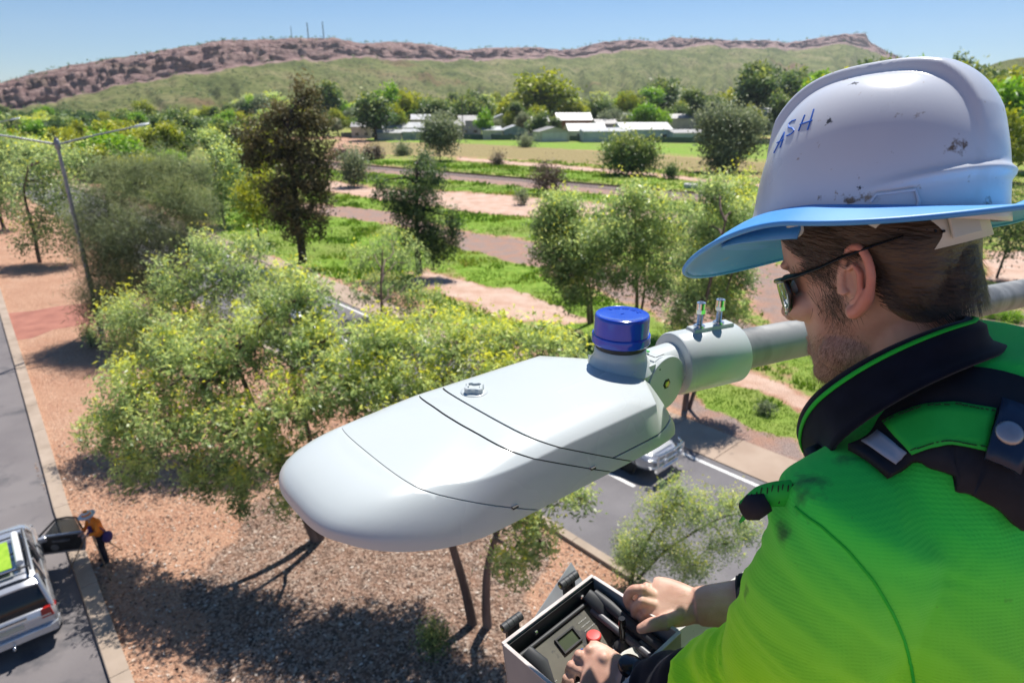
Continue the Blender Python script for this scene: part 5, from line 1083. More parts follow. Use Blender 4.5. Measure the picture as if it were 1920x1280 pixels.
worker = empty('person', (TQ.x, TQ.y, EYE-1.66), 'bearded worker in white hard hat, sunglasses and green hi-vis shirt in the foreground', 'person')
# ---- body: one remeshed surface (head, neck, trunk core, arms, hands, legs) ----
def hp(x, y, z): return HM @ Vector((x, y, z))
def tp_(x, y, z): return TM @ Vector((x, y, z))
R3H = HM.to_3x3(); R3T = TM.to_3x3()
body = MB()
def he(c, r, rot=None): body.ell(hp(*c), r, nu=28, nv=18, R=R3H if rot is None else R3H @ Matrix.Rotation(math.radians(rot[0]), 3, rot[1]))
# cross-sections of the head from chin to crown: (z, xfront, xback, halfwidth, squareness, centre y)
def head_ring(z, xf, xb, hw, e=2.2, n=40):
    c = (xf+xb)/2; a = (xf-xb)/2; r = []
    for j in range(n):
        t = 2*math.pi*j/n; ca, sa = math.cos(t), math.sin(t)
        k = (abs(ca)**e+abs(sa)**e)**(-1/e)
        x = ca*k; ww = hw*(1-.22*max(0, x)**2)
        r.append(hp(c+a*x, ww*sa*k, z))
    return r
body.loft([head_ring(-.112, .070, .020, .018), head_ring(-.108, .082, .000, .032), head_ring(-.098, .089, -.02, .044, 2.3), head_ring(-.080, .090, -.055, .053, 2.3),
           head_ring(-.060, .086, -.066, .058, 2.3), head_ring(-.040, .086, -.074, .063, 2.3), head_ring(-.018, .086, -.080, .068, 2.3), head_ring(.005, .084, -.087, .071, 2.3),
           head_ring(.025, .086, -.091, .074, 2.3), head_ring(.045, .092, -.093, .076, 2.2), head_ring(.07, .090, -.094, .076), head_ring(.095, .080, -.09, .070),
           head_ring(.12, .055, -.07, .055), head_ring(.135, .02, -.035, .025)])
he((.074, .0, .040), (.014, .050, .010))                       # brow ridge
he((.058, .043, -.012), (.026, .020, .018)); he((.058, -.043, -.012), (.026, .020, .018))   # cheekbones
he((.083, 0, -.068), (.011, .022, .011)); he((.079, 0, -.052), (.0125, .024, .006)); he((.079, 0, -.061), (.0125, .024, .006))   # lips
he((.078, 0, -.095), (.015, .024, .015))                         # chin
he((.020, .052, -.068), (.032, .013, .022), (12, 'Z')); he((.020, -.052, -.068), (.032, .013, .022), (-12, 'Z'))   # jaw corners
body.loft([[hp(x0+dx, dy*wd, z) for dx, dy in ((-.012, -1), (0, -.6), (0.004, 0), (0, .6), (-.012, 1), (-.024, .4), (-.024, -.4))]
           for z, x0, wd in ((.035, .090, .006), (.018, .096, .007), (.0, .108, .009), (-.012, .117, .012), (-.022, .112, .015), (-.030, .098, .010))])
he((.100, .011, -.021), (.011, .008, .008)); he((.100, -.011, -.021), (.011, .008, .008)); he((.112, 0, -.017), (.009, .009, .008))
# neck
nk0, nk1 = hp(-.020, 0, -.035), TQ+Vector((0, 0, -.05))
body.tube([nk0, nk0.lerp(nk1, .35), nk0.lerp(nk1, .7), nk1], [.056, .058, .062, .075], 28)
# ears: helix, lobe, concha built as a thick rim with a hollow
def ear(sgn, mb):
    e = hp(-.008, .0775*sgn, .004)
    ex = (hf*-.97+LB*sgn*.26).normalized(); ez = (hu*.985+hf*-.17).normalized(); ey = ex.cross(ez)*-1
    pts = []; rad = []
    for k in range(17):
        t = k/16; a = math.radians(-200+ t*285)
        rx, rz = .0185, .0335
        x = .015 - rx*math.cos(a)*-1*-1 if False else .014+rx*math.cos(math.radians(200-290*t)); z = .004+rz*math.sin(math.radians(200-290*t))
        if t > .72: x -= .008*(t-.72)/.28
        pts.append(e+ex*x+ez*z); rad.append(.0052-.0008*math.sin(math.pi*t)+ (.0022 if t > .8 else 0))
    mb.tube(pts, rad, 10)
    mb.tube([e+ex*.004+ez*.016, e+ex*.013+ez*.020, e+ex*.019+ez*.010, e+ex*.019+ez*-.006, e+ex*.014+ez*-.016, e+ex*.006+ez*-.018], [.0028, .0034, .0036, .0036, .0036, .003], 8)   # antihelix
    mb.tube([e+ex*-.003+ez*-.002, e+ex*.001+ez*-.009], [.004, .0045], 8)                    # tragus
    mb.ell(e+ex*.006+ez*-.027, (.0075, .0045, .0085), nu=14, nv=10, R=Matrix((ex, ey, ez)).transposed())
    # shell plate behind
    R = Matrix((ex, (ex.cross(ez)), ez)).transposed()
    mb.ell(e+ex*.013+ez*.002-LB*sgn*.0065, (.0175, .0030, .031), nu=20, nv=12, R=R)
    mb.tube([e+ex*.002+ez*.014-LB*sgn*.010, e+ex*.008+ez*-.012-LB*sgn*.010], .008, 12)
# trunk, legs
body.loft([[tp_(a*math.cos(t)+cx, b*math.sin(t), z) for t in [2*math.pi*j/28 for j in range(28)]] for z, a, b, cx in
           ((-.03, .06, .07, -.01), (-.07, .075, .14, -.02), (-.12, .09, .155, -.03), (-.28, .10, .15, -.05), (-.45, .09, .13, -.09), (-.58, .10, .15, -.12), (-.66, .08, .14, -.12))])
for sg in (1, -1):
    body.tube([tp_(-.12, .085*sg, -.6), tp_(-.09, .10*sg, -1.0), tp_(-.10, .10*sg, -1.38)], [.08, .058, .045], 20)
    body.tube([tp_(-.12, .10*sg, -1.38), tp_(.02, .11*sg, -1.40), tp_(.06, .11*sg, -1.41)], [.045, .04, .03], 16)
ShL, ShR = tp_(-.005, .172, -.100), tp_(-.005, -.165, -.100)
# arm joints
WrL = wp(1180, 1282, .915); ElL = wp(1490, 1300, .72)
WrR = wp(1310, 1136, .985); ElR = wp(1600, 1120, .90)
body.tube([ShL, ShL.lerp(ElL, .5), ElL], [.050, .046, .040], 20); body.tube([ElL, ElL.lerp(WrL, .35), ElL.lerp(WrL, .8), WrL], [.040, .041, .030, .0265], 20)
body.tube([ShR, ShR.lerp(ElR, .5), ElR], [.050, .046, .040], 20); body.tube([ElR, ElR.lerp(WrR, .35), ElR.lerp(WrR, .75), WrR], [.042, .043, .034, .0285], 20)
# hands
def hand(mb, wr, kn, side, fingers, thumb, w=.084, th=.026):
    """wr wrist, kn middle knuckle, side: direction from little to index finger; fingers: list of point lists; thumb points"""
    ax = (kn-wr).normalized(); sd = (side-ax*side.dot(ax)).normalized(); nn = ax.cross(sd)
    rings = []
    for k, (t, ww, hh) in enumerate(((-.12, .052, .040), (.1, .056, .038), (.35, .070, .034), (.65, .081, .030), (.9, .084, .026), (1.03, .078, .020))):
        c = wr.lerp(kn, t)
        rings.append([c+sd*(ww*w/.084/2*math.copysign(abs(math.cos(a))**.75, math.cos(a)))+nn*(hh*th/.026/2*math.copysign(abs(math.sin(a))**.8, math.sin(a))) for a in [2*math.pi*j/24 for j in range(24)]])
    mb.loft(rings)
    for pts, r in fingers+[thumb]:
        n = len(pts); rr = [r*(1.06-.20*k/(n-1)) for k in range(n)]; rr[-1] *= .78
        # denser path for round bends
        P = []; Q = []
        for k in range(n-1):
            for q in range(4): P.append(pts[k].lerp(pts[k+1], q/4)); Q.append(rr[k]+(rr[k+1]-rr[k])*q/4)
        P.append(pts[-1]); Q.append(rr[-1])
        for _ in range(2): P = [P[0]]+[P[i-1]*.25+P[i]*.5+P[i+1]*.25 for i in range(1, len(P)-1)]+[P[-1]]
        mb.tube(P, Q, 14); mb.ell(P[-1], (Q[-1]*1.02,)*3, nu=12, nv=8); mb.ell(pts[1], (r*1.08,)*3, nu=12, nv=8)
W = wp
# right hand: lies over the far wall of the control box, fingers over the edge, thumb to the joystick side
knR = W(1226, 1126, 1.000)
hand(body, WrR, knR, W(1232, 1165, .985)-W(1232, 1095, 1.02),
     [([W(1232, 1120, 1.000), W(1204, 1104, .996), W(1184, 1104, 1.000), W(1174, 1122, 1.012), W(1180, 1140, 1.024)], .0079),
      ([W(1230, 1134, .990), W(1204, 1126, .990), W(1190, 1136, 1.000), W(1188, 1156, 1.016)], .0079),
      ([W(1232, 1146, .988), W(1212, 1146, .990), W(1202, 1156, 1.004), W(1206, 1172, 1.02)], .0079),
      ([W(1236, 1108, 1.012), W(1212, 1100, 1.012), W(1196, 1108, 1.024), W(1192, 1124, 1.04)], .0074)],
     ([W(1272, 1156, .975), W(1246, 1166, .962), W(1220, 1170, .958), W(1202, 1178, .962)], .0112), w=.078)
# left hand: fist-like grip on the control, back of the hand up
knL = W(1096, 1252, .930)
hand(body, WrL, knL, W(1128, 1230, .95)-W(1073, 1280, .93),
     [([W(1118, 1236, .938), W(1106, 1218, .940), W(1096, 1226, .965), W(1100, 1240, .98)], .0079),
      ([W(1102, 1242, .934), W(1086, 1228, .938), W(1078, 1240, .962), W(1084, 1252, .98)], .0079),
      ([W(1088, 1256, .932), W(1072, 1248, .936), W(1066, 1260, .960), W(1072, 1272, .98)], .0079),
      ([W(1078, 1276, .930), W(1064, 1272, .934), W(1060, 1284, .955), W(1066, 1292, .97)], .0078)],
     ([W(1138, 1256, .925), W(1132, 1234, .930), W(1120, 1222, .945), W(1110, 1218, .955)], .0112))
bo = body.build('body', M_skin, worker)
remesh(bo, .0023, smooth=3, fac=.5)
eb = MB(); ear(1, eb); ear(-1, eb); eo = eb.build('ears', M_skin, worker); remesh(eo, .0011, smooth=5)
bmj = bmesh.new(); bmj.from_mesh(bo.data); bmj.from_mesh(eo.data); bmj.to_mesh(bo.data); bmj.free(); em_ = eo.data; bpy.data.objects.remove(eo); bpy.data.meshes.remove(em_)
me = bo.data; me.polygons.foreach_set('use_smooth', [True]*len(me.polygons))
# colour masks that belong to the skin: beard and stubble, the sunburnt ear rim
inv = (ORG[worker.name].inverted() @ HM).inverted()
co = np.empty(len(me.vertices)*3, np.float32); me.vertices.foreach_get('co', co); co = co.reshape(-1, 3)
A = np.array(inv); lc = co @ A[:3, :3].T + A[:3, 3]
X, Y, Z = lc[:, 0], lc[:, 1], lc[:, 2]
sm = lambda v, a, b: np.clip((v-a)/(b-a), 0, 1)**2*(3-2*np.clip((v-a)/(b-a), 0, 1))
beard = sm(-Z, .030, .066)*sm(X, -.018, .014)*sm(Z, -.145, -.120)
side = sm(X, -.002, .010)*sm(-X, -.044, -.026)*sm(-Z, -.010, .012)*(np.abs(Y) > .035)
beard = np.maximum(beard, side*.75); beard *= 1-sm(.030-np.abs(Y), 0, .02)*(Z > -.05)*(Z < -.03)*0
at = me.attributes.new('tint', 'FLOAT', 'POINT'); at.data.foreach_set('value', (beard*.85).astype(np.float32))
red = sm(np.abs(Y), .079, .086)*(np.abs(Z) < .05)*.55
at = me.attributes.new('red', 'FLOAT', 'POINT'); at.data.foreach_set('value', red.astype(np.float32))
# eyes hidden behind the lenses, still built
for sg in (1, -1):
    m = MB(); m.ell(hp(.068, .031*sg, .012), (.0115,)*3); m.build('eye', mat('eye_white', (.7, .68, .66), rough=.2) if sg == 1 else bpy.data.materials['eye_white'], worker, 180)

# ---- hair: cap volume plus strands ----
hb = MB(); 
def hair_ring(z, xf, xb, hw, n=44, e=2.2):
    c = (xf+xb)/2; a = (xf-xb)/2
    return [hp(c+a*math.cos(t)*(abs(math.cos(t))**e+abs(math.sin(t))**e)**(-1/e), hw*math.sin(t)*(abs(math.cos(t))**e+abs(math.sin(t))**e)**(-1/e), z) for t in [2*math.pi*j/n for j in range(n)]]
hb.loft([hair_ring(-.052, -.048, -.070, .040), hair_ring(-.044, -.034, -.079, .058), hair_ring(-.030, -.022, -.086, .0695), hair_ring(-.008, -.020, -.093, .0755), hair_ring(.015, -.016, -.098, .079),
         hair_ring(.032, .000, -.105, .081), hair_ring(.044, .030, -.105, .083), hair_ring(.060, .056, -.105, .083), hair_ring(.075, .082, -.110, .082), hair_ring(.1, .08, -.09, .07)])
ho = hb.build('hair', M_hair, worker); remesh(ho, .004, smooth=4); ho.data.polygons.foreach_set('use_smooth', [True]*len(ho.data.polygons))
CURL = .07
def strands(name, n, rootfn, mt, length, wid, parent, steps=4):
    V = []; Fq = []
    for i in range(n):
        rs = rootfn(i)
        if rs is None: continue
        p, d, nrm, ln = rs
        sd = d.cross(nrm).normalized()*wid; pts = [p]; dd = d.copy()
        for s_ in range(steps):
            dd = (dd+Vector((random.gauss(0, CURL), random.gauss(0, CURL), random.gauss(0, CURL)))).normalized(); pts.append(pts[-1]+dd*ln/steps)
        k = len(V)
        for q, pt in enumerate(pts):
            f = 1-.9*(q/steps)**1.5; V.append(pt-sd*f); V.append(pt+sd*f)
        for q in range(steps): a = k+2*q; Fq.append((a, a+1, a+3, a+2))
    P = ORG[parent.name].inverted(); V = [tuple(P @ v) for v in V]
    o = link(name, mesh_np(name, V, Fq, 4), parent, mt); o.data.polygons.foreach_set('use_smooth', [True]*len(o.data.polygons)); tag(o, kind='stuff'); return o
def hair_root(i):
    # roots over the sides, back and temples below the brim; combed back and down
    if i % 70 == 0:      # sideburn in front of the ear
        zz = random.uniform(-.030, .040); x = .010+.55*max(0, zz-.012)+random.gauss(0, .011); y = .0715+.05*max(0, zz)-.12*max(0, x-.01)
        n_ = (R3H @ Vector((.1, 1, 0))).normalized(); return hp(x, y, zz), (R3H @ Vector((-.25+random.gauss(0, .2), .12, -.9))).normalized(), n_, random.uniform(.008, .020)
    a = random.uniform(-.35, math.pi+.35) if random.random() < .8 else random.uniform(math.pi, 2*math.pi)
    zz = random.uniform(-.055, .075); cx, ax_ = -.005, .090
    ca, sa = math.cos(a), math.sin(a)
    hw = .080 if zz > 0 else .080-.15*(-zz)
    x = cx+ax_*ca*1.02; y = hw*sa
    if x > .030+1.1*max(0, zz-.044) + .012*random.random(): return None
    if x > .0 and zz < .036-.4*max(0, x-.03)+random.uniform(-.02, .006): return None
    if x > -.034 and x <= 0 and zz < .034 and abs(y) > .04: return None
    if x < -.03 and zz < -.02-.9*(-.03-x)*.6: return None
    if zz < -.040 and x < -.02: return None
    nrm = (R3H @ Vector((ca*.8, sa, .1))).normalized()
    tang = (R3H @ (Vector((.15, 0, -1.0)) if x < -.085 else Vector((-.75+.5*max(0, (-x-.03)/.06), -.35*sa if x < -.06 else 0, -.55-.3*(x < -.05))))).normalized()
    d = (tang+nrm*random.uniform(-.06, .10)).normalized()
    return hp(x, y, zz)+nrm*.002, d, nrm, random.uniform(.011, .030)
strands('hair_strands', 22000, hair_root, M_hair, .03, .00028, worker)
M_beard = mat('reddish_beard', (.13, .065, .034), (.34, .19, .11), rough=.5, scale=200)
me_n = np.empty(len(me.vertices)*3, np.float32); me.vertices.foreach_get('normal', me_n); me_n = me_n.reshape(-1, 3)
cand = np.where(beard > .3)[0]; WMt = ORG[worker.name]
def beard_root(i):
    k = int(cand[random.randrange(len(cand))]); 
    if random.random() > beard[k]: return None
    n_ = Vector(me_n[k]); d = (n_*.45+hu*-.75+hf*.25).normalized()
    return WMt @ Vector(co[k]), d, n_, random.uniform(.003, .0085)*(1.3 if Z[k] < -.09 else .8)
CURL = .2
strands('beard_stubble', 30000, beard_root, M_beard, .008, .00014, worker, 2)
def brow_root(i):
    s_ = random.choice((1, -1)); t = random.random(); 
    return hp(.0895-.020*t**2-.002*random.random(), (.012+.032*t)*s_, .036+.004*math.sin(t*3)+random.uniform(-.003, .003)), (LB*s_*.8-hf*.3+hu*.2).normalized(), hf, .008
strands('eyebrows', 700, brow_root, M_hair, .01, .00022, worker, 2)
def arm_hair(i):
    if not len(armc): return None
    k = int(armc[random.randrange(len(armc))]); n_ = Vector(me_n[k]); ax_ = (WrR-ElR).normalized()
    return WMt @ Vector(co[k]), (n_*.5+ax_*.8).normalized(), n_, random.uniform(.004, .009)
wco = co + np.array(WMt.translation); q_ = np.array(WrR-ElR); q_ /= np.linalg.norm(q_); ta = (wco-np.array(ElR)) @ q_; ra = np.linalg.norm(wco-np.array(ElR)-ta[:, None]*q_, axis=1)
armc = np.where((ta > .06) & (ta < (WrR-ElR).length+.04) & (ra < .06))[0]
M_ahair = mat('fair_arm_hair', (.45, .26, .12), (.55, .35, .2), rough=.5)
strands('arm_hair', 1800, arm_hair, M_ahair, .01, .00009, worker, 2)

# ---- sunglasses (worn: rest on the face) ----
gl = empty('sunglasses', hp(.1, 0, .01), 'black wraparound sunglasses with mirrored lenses worn by the worker', 'sunglasses')
for sg in (1, -1):
    m = MB(); rows = []
    for zf, w_ in ((.022, 1.0), (.017, 1.06), (.006, 1.08), (-.006, 1.0), (-.014, .78), (-.018, .5)):
        row = []
        for k in range(13):
            u = k/12; y = .006+u*.058*w_ if zf > -.01 else .006+(.03-.026*w_)+u*.050*w_
            y = .007+(.026*(1-w_))*.8+u*.0600*w_
            x = .1075-9.8*(y**2)-.35*max(0, -zf)*.4
            row.append(hp(x, y*sg, zf+.002))
        rows.append(row)
    m.loft(rows, (False, False), False); o = m.build('lens', M_len, gl, 180)
    so = o.modifiers.new('s', 'SOLIDIFY'); so.thickness = .0018; so.offset = 0
    m = MB(); top = rows[0]; m.tube([p+hf*.0006 for p in top], .0030, 8)
    outer = [r[-1] for r in rows]; m.tube(outer, [.0034, .0032, .003, .0028, .0024, .002], 8); m.tube(rows[-1], .0019, 8); m.tube([r[0] for r in rows], .0018, 8)
    m.build('frame', M_frm, gl, 60)
    m = MB(); p0 = rows[0][-1]
    m.tube([p0, hp(.060, .073*sg, .026), hp(.040, .0765*sg, .026), hp(.010, .0815*sg, .029), hp(-.015, .0855*sg, .034), hp(-.050, .086*sg, .038), hp(-.075, .080*sg, .040)], [.0042, .0062, .0048, .0036, .0030, .0026, .002], 10, flat=.45)
    m.build('temple', M_frm, gl, 60)
m = MB(); m.tube([hp(.1065, -.008, .020), hp(.1085, 0, .022), hp(.1065, .008, .020)], .0028, 8); m.build('bridge', M_frm, gl, 60)
# ---- hard hat ----
hat = empty('hard_hat', hp(0, 0, .06), 'white hard hat with blue marker name and wide blue sun brim', 'hard hat')
QM = HM @ Matrix.Translation((-.012, 0, .067)) @ Matrix.Rotation(math.radians(-17.0), 4, 'Y') @ Matrix.Rotation(math.radians(7), 4, 'X')
SA_F, SA_B, SB, SH = .126, .119, .109, .145
def shell_pt(a, t, off=0):
    "a azimuth (0 = front), t 0 rim .. 1 crown"
    ca, sa = math.cos(a), math.sin(a); A_ = SA_F if ca > 0 else SA_B
    ph = t*math.pi/2
    rr = math.cos(ph)**.54; z = SH*math.sin(ph)**.98
    x, y = A_*ca*rr, SB*sa*rr
    e = .004*(1-t)   # flare at the rim
    x *= 1+e*4; y *= 1+e*4
    # two pairs of crown ridges: raised central band that fades towards front and rear
    yy = abs(y); fade = max(0, min(1, (z-.050)/.055))**1.3*(1-max(0, min(1, (-x-.055)/.05))*.75); 
    band = 1/(1+math.exp((yy-.034)/.0016))
    h = .0095*band*fade
    # brow swage at the rear side: a raised line rising to the back
    n = Vector((x/A_**2, y/SB**2, z/SH**2*1.0)); n.normalize()
    sw = 0
    if x < -.03:
        line = .022+(-x-.03)*.30; sw = .0050*math.exp(-((z-line)/.0048)**2)*min(1, (-x-.03)/.05)
    low = .003*math.exp(-(z/.012)**2)
    p = Vector((x, y, z-.020*max(0, ca)**1.5*(1-t)**3))+n*(h*1.45+off+sw+low); return p
m = MB(); rings = []; NA, NT = 220, 90
for k in range(NT):
    t = (k/(NT-1))**.92*.995
    rings.append([QM @ shell_pt(2*math.pi*j/NA, t) for j in range(NA)])
m.loft(rings, (False, True)); sh = m.build('shell', M_hel, hat, 180)
so = sh.modifiers.new('s', 'SOLIDIFY'); so.thickness = .0028; so.offset = -1
# the hat's own short white peak, under the blue brim
m = MB(); rg = []
for q, (rad, dz) in enumerate(((0, .002), (.018, -.004), (.036, -.013), (.046, -.021))):
    rg.append([QM @ (Vector((0, 0, 0))+Vector(((SA_F*1.0+rad*math.cos(a*1.05)**.5 if abs(a) < 1.45 else SA_F)*math.cos(a), (SB+rad*.35)*math.sin(a), dz-.019*max(0, math.cos(a))**1.5-.001))) for a in [math.radians(-84+168*j/40) for j in range(41)]])
m.loft(rg, (False, False), False); o = m.build('peak', M_brim, hat, 180); so = o.modifiers.new('s', 'SOLIDIFY'); so.thickness = .0026
# wide blue sun brim: a ring round the shell, dipping at the front and turned up at the back
def brim_pt(a, s_):
    ca, sa = math.cos(a), math.sin(a); A_ = SA_F if ca > 0 else SA_B
    wd = .046 + .052*max(0, ca)**1.6 + .022*max(0, -ca)**1.5
    x = (A_*1.005+wd*s_)*ca; y = (SB*1.005+(.046+.004*max(0, ca))*s_)*sa
    z = .010 - .020*max(0, ca)**1.5 - .004*s_ - .068*max(0, ca)**2.0*s_**1.3 + .045*max(0, -ca)**3*s_**1.1*(1 if sa < 0 else .25) + BRUP*abs(sa)**2*s_**1.3
    return QM @ Vector((x, y, z))
BRUP = -.014
m = MB(); rg = [[brim_pt(2*math.pi*j/160, s_) for j in range(160)] for s_ in (0, .1, .25, .4, .55, .7, .82, .92, 1.0)]
m.loft(rg, (False, False)); o = m.build('brim', M_brim, hat, 180); so = o.modifiers.new('s', 'SOLIDIFY'); so.thickness = .0030; so.offset = 0
m = MB(); rim = rg[-1]; m.tube(rim+[rim[0]], .0030, 8, caps=(False, False)); m.build('brim_edge', M_brim, hat, 180)
# accessory slot lug, rear adjustment strap, strap tab with eyelet
def shw(a, t, off): return QM @ shell_pt(a, t, off)
aL = math.radians(118)
m = MB(); m.tube([shw(math.radians(112), .055, .001), shw(math.radians(114), .085, .0022), shw(math.radians(129), .105, .0022), shw(math.radians(131), .06, .0015), shw(math.radians(130), .03, .001)], .0018, 8); m.build('accessory_lug', M_hel, hat, 60)
m = MB(); R1, R2 = [], []
for k in range(41):
    a = math.radians(112+k*(136/40.0)); f = math.sin(math.pi*k/40)
    wd = .004+.040*min(1, f*1.9)
    x = -.006+.106*math.cos(a); y = .089*math.sin(a)
    R1.append(hp(x, y, .070)); R2.append(hp(x-.002*f, y, .064-wd))
m.loft([R1, R2], (False, False), False); o = m.build('nape_strap', M_str, hat, 180); so = o.modifiers.new('s', 'SOLIDIFY'); so.thickness = .0022
m = MB()
for k in range(6):
    a = math.radians(126+k*4.2); x = -.006+.1075*math.cos(a); y = .0905*math.sin(a); c = hp(x, y, .046-.0022*k); d = (R3H @ Vector((math.cos(a), math.sin(a), 0))).normalized()
    m.tube([c-d*.001, c+d*.0012], .0014, 8)
m.build('strap_hole', M_frm, hat)
m = MB(); a = math.radians(160); x = -.006+.1085*math.cos(a); y = .091*math.sin(a); c = hp(x, y, .044)
m.box((0, 0, 0), (.003, .034, .036), M=frame_m(c, (R3H @ Vector((math.cos(a), math.sin(a), 0))).normalized(), (R3H @ Vector((-math.sin(a), math.cos(a), 0))).normalized(), hu)); m.build('strap_buckle', M_str, hat, bevel=.001)
c = wp(1493, 430, .655); m = MB(); TMx = frame_m(c, hf, hu, LB)
m.loft([[(r*math.cos(t), r*math.sin(t), z) for t in [2*math.pi*j/24 for j in range(24)]] for r, z in ((.0032, -.001), (.0078, -.001), (.0082, 0), (.0078, .0016), (.0032, .0016), (.0032, -.001))], (False, False), M=TMx)
m.box((.004, .012, 0), (.010, .016, .0022), M=TMx); m.build('strap_tab', M_str, hat, 40)
m = MB(); R1, R2 = [], []
for k in range(31):
    a = math.radians(-95+k*(190/30.0)); x = -.010+.110*math.cos(a); y = .092*math.sin(a); R1.append(QM @ Vector((x-.006, y*.98, .030))); R2.append(QM @ Vector((x-.004, y*.98, .008)))
m.loft([R1, R2], (False, False), False); o = m.build('sweat_band', M_str, hat, 180); so = o.modifiers.new('s', 'SOLIDIFY'); so.thickness = .002
from mathutils.bvhtree import BVHTree
BH = BVHTree.FromPolygons([v.co+ORG[hat.name].translation for v in sh.data.vertices], [tuple(p.vertices) for p in sh.data.polygons])
def on_hat(px, py, off=.0006):
    o = Vector((0, 0, EYE)); h = BH.ray_cast(o, (wp(px, py, 1)-o).normalized())
    if h[0] is None: h = BH.find_nearest(wp(px, py, .72))
    return h[0]-(wp(px, py, 1)-o).normalized()*off
for strokes_ in ([[(1497, 246), (1503, 231), (1509, 216)], [(1514, 244), (1520, 225), (1526, 205)], [(1500, 234), (1511, 230), (1523, 226)]],
                 [[(1492, 225), (1485, 227), (1479, 232), (1479, 239), (1486, 241), (1489, 245), (1484, 251), (1475, 255)]],
                 [[(1451, 287), (1461, 268), (1471, 248)], [(1471, 248), (1468, 262), (1463, 277)], [(1457, 268), (1469, 262)]]):
    m = MB()
    for st_ in strokes_:
        P = []
        for i in range(len(st_)-1):
            for q in range(5): P.append(on_hat(st_[i][0]+(st_[i+1][0]-st_[i][0])*q/5, st_[i][1]+(st_[i+1][1]-st_[i][1])*q/5))
        P.append(on_hat(*st_[-1])); m.tube(P, [.00085]*len(P), 6)
    m.build('handwritten_letter', M_ink, hat)
# ---- hi-vis shirt ----
LIT_Z = (EYE-.34-worker.location.z, EYE-.56-worker.location.z)
wl = worker.location
STAINS = [(tuple(W(1512, 925, .585)-wl), .020), (tuple(W(1590, 878, .60)-wl), .012), (tuple(W(1470, 1000, .60)-wl), .010), (tuple(W(1405, 1105, .66)-wl), .010), (tuple(W(1580, 960, .58)-wl), .006)]
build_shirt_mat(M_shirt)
sb = MB()
def te(c, r, rx=0, ax='Y'): sb.ell(tp_(*c), r, nu=28, nv=18, R=R3T @ Matrix.Rotation(math.radians(rx), 3, ax))
sb.loft([[tp_(a*math.cos(t)+cx, b*math.sin(t), z) for t in [2*math.pi*j/36 for j in range(36)]] for z, a, b, cx in
         ((.052, .070, .072, -.02), (.026, .092, .098, -.026), (-.030, .115, .150, -.034), (-.08, .124, .182, -.038), (-.16, .128, .190, -.04), (-.25, .130, .185, -.05), (-.36, .125, .175, -.06), (-.48, .122, .170, -.085), (-.60, .125, .172, -.10), (-.63, .11, .16, -.10))])
up1 = ShL.lerp(ElL, .5)
sb.tube([ShL+(ShR-ShL)*.12, ShL, ShL.lerp(ElL, .25), up1, ShL.lerp(ElL, .8), ElL, ElL.lerp(WrL, .12)], [.070, .076, .078, .080, .080, .078, .074], 28)
sb.tube([ElL, ElL.lerp(WrL, .25), ElL.lerp(WrL, .48)], [.078, .070, .062], 28)
sb.tube([ShR+(ShL-ShR)*.12, ShR, ShR.lerp(ElR, .5), ElR, ElR.lerp(WrR, .3), ElR.lerp(WrR, .66)], [.070, .072, .064, .056, .050, .043], 28)
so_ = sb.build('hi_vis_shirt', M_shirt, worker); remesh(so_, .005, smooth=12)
me = so_.data; co2 = np.empty(len(me.vertices)*3, np.float32); me.vertices.foreach_get('co', co2); co2 = co2.reshape(-1, 3).copy()
nn2 = np.empty(len(me.vertices)*3, np.float32); me.vertices.foreach_get('normal', nn2); nn2 = nn2.reshape(-1, 3)
wc = co2+np.array(wl); el = np.array(ElL); amp = np.zeros(len(wc))
# folds: ridges fanning out of the elbow and armpit
for (c, dirv, fr, A_, rad) in ((np.array(ElL), np.array((.25, .1, 1.0)), 62, .0052, .20), (np.array(ShL.lerp(ElL, .3)), np.array((.9, -.2, .5)), 48, .0030, .16),
                               (np.array(tp_(-.10, .08, -.30)), np.array((.3, .2, 1.0)), 36, .0055, .20), (np.array(ElL.lerp(WrL, .4)), np.array((-.8, .5, .5)), 75, .0045, .12)):
    dirv = dirv/np.linalg.norm(dirv); d = wc-c; r = np.linalg.norm(d, axis=1); s_ = d @ dirv
    pv_ = np.cross(dirv, np.array((.3, -.7, .2))); pv_ /= np.linalg.norm(pv_); u_ = d @ pv_
    f_ = fbm(s_*fr*.42+u_*5+fbm(s_*9+20, u_*9+20, 61, 2)*2.2, u_*6+s_*3+40, 63, 3, .45)
    amp += A_*2.6*np.exp(-(r/rad)**2)*((1-np.abs(f_*2-1)*2.2)-.35)
co2 += nn2*amp[:, None]; me.vertices.foreach_set('co', co2.ravel().astype(np.float32)); me.update()
me.polygons.foreach_set('use_smooth', [True]*len(me.polygons))
# raised armhole seam
from mathutils.bvhtree import BVHTree
def bvh_of(o):
    M0 = Matrix.Translation(worker.location); return BVHTree.FromPolygons([M0 @ v.co for v in o.data.vertices], [tuple(p.vertices) for p in o.data.polygons])
BS = bvh_of(so_)
def on_shirt(px, py, off=0.001):
    o = Vector((0, 0, EYE)); d = (W(px, py, 1)-o).normalized(); h = BS.ray_cast(o, d)
    return (h[0]+h[1]*off) if h[0] is not None else W(px, py, .6)
def smooth_path(p, n=6, it=3):
    P = []
    for i in range(len(p)-1):
        for q in range(n): P.append(p[i].lerp(p[i+1], q/n))
    P.append(p[-1])
    for _ in range(it): P = [P[0]]+[P[i-1]*.25+P[i]*.5+P[i+1]*.25 for i in range(1, len(P)-1)]+[P[-1]]
    return P
def snap(p, off):
    h = BS.find_nearest(p); return h[0]+(h[1] if h[1].dot(p-h[0]) >= 0 or True else -h[1])*off
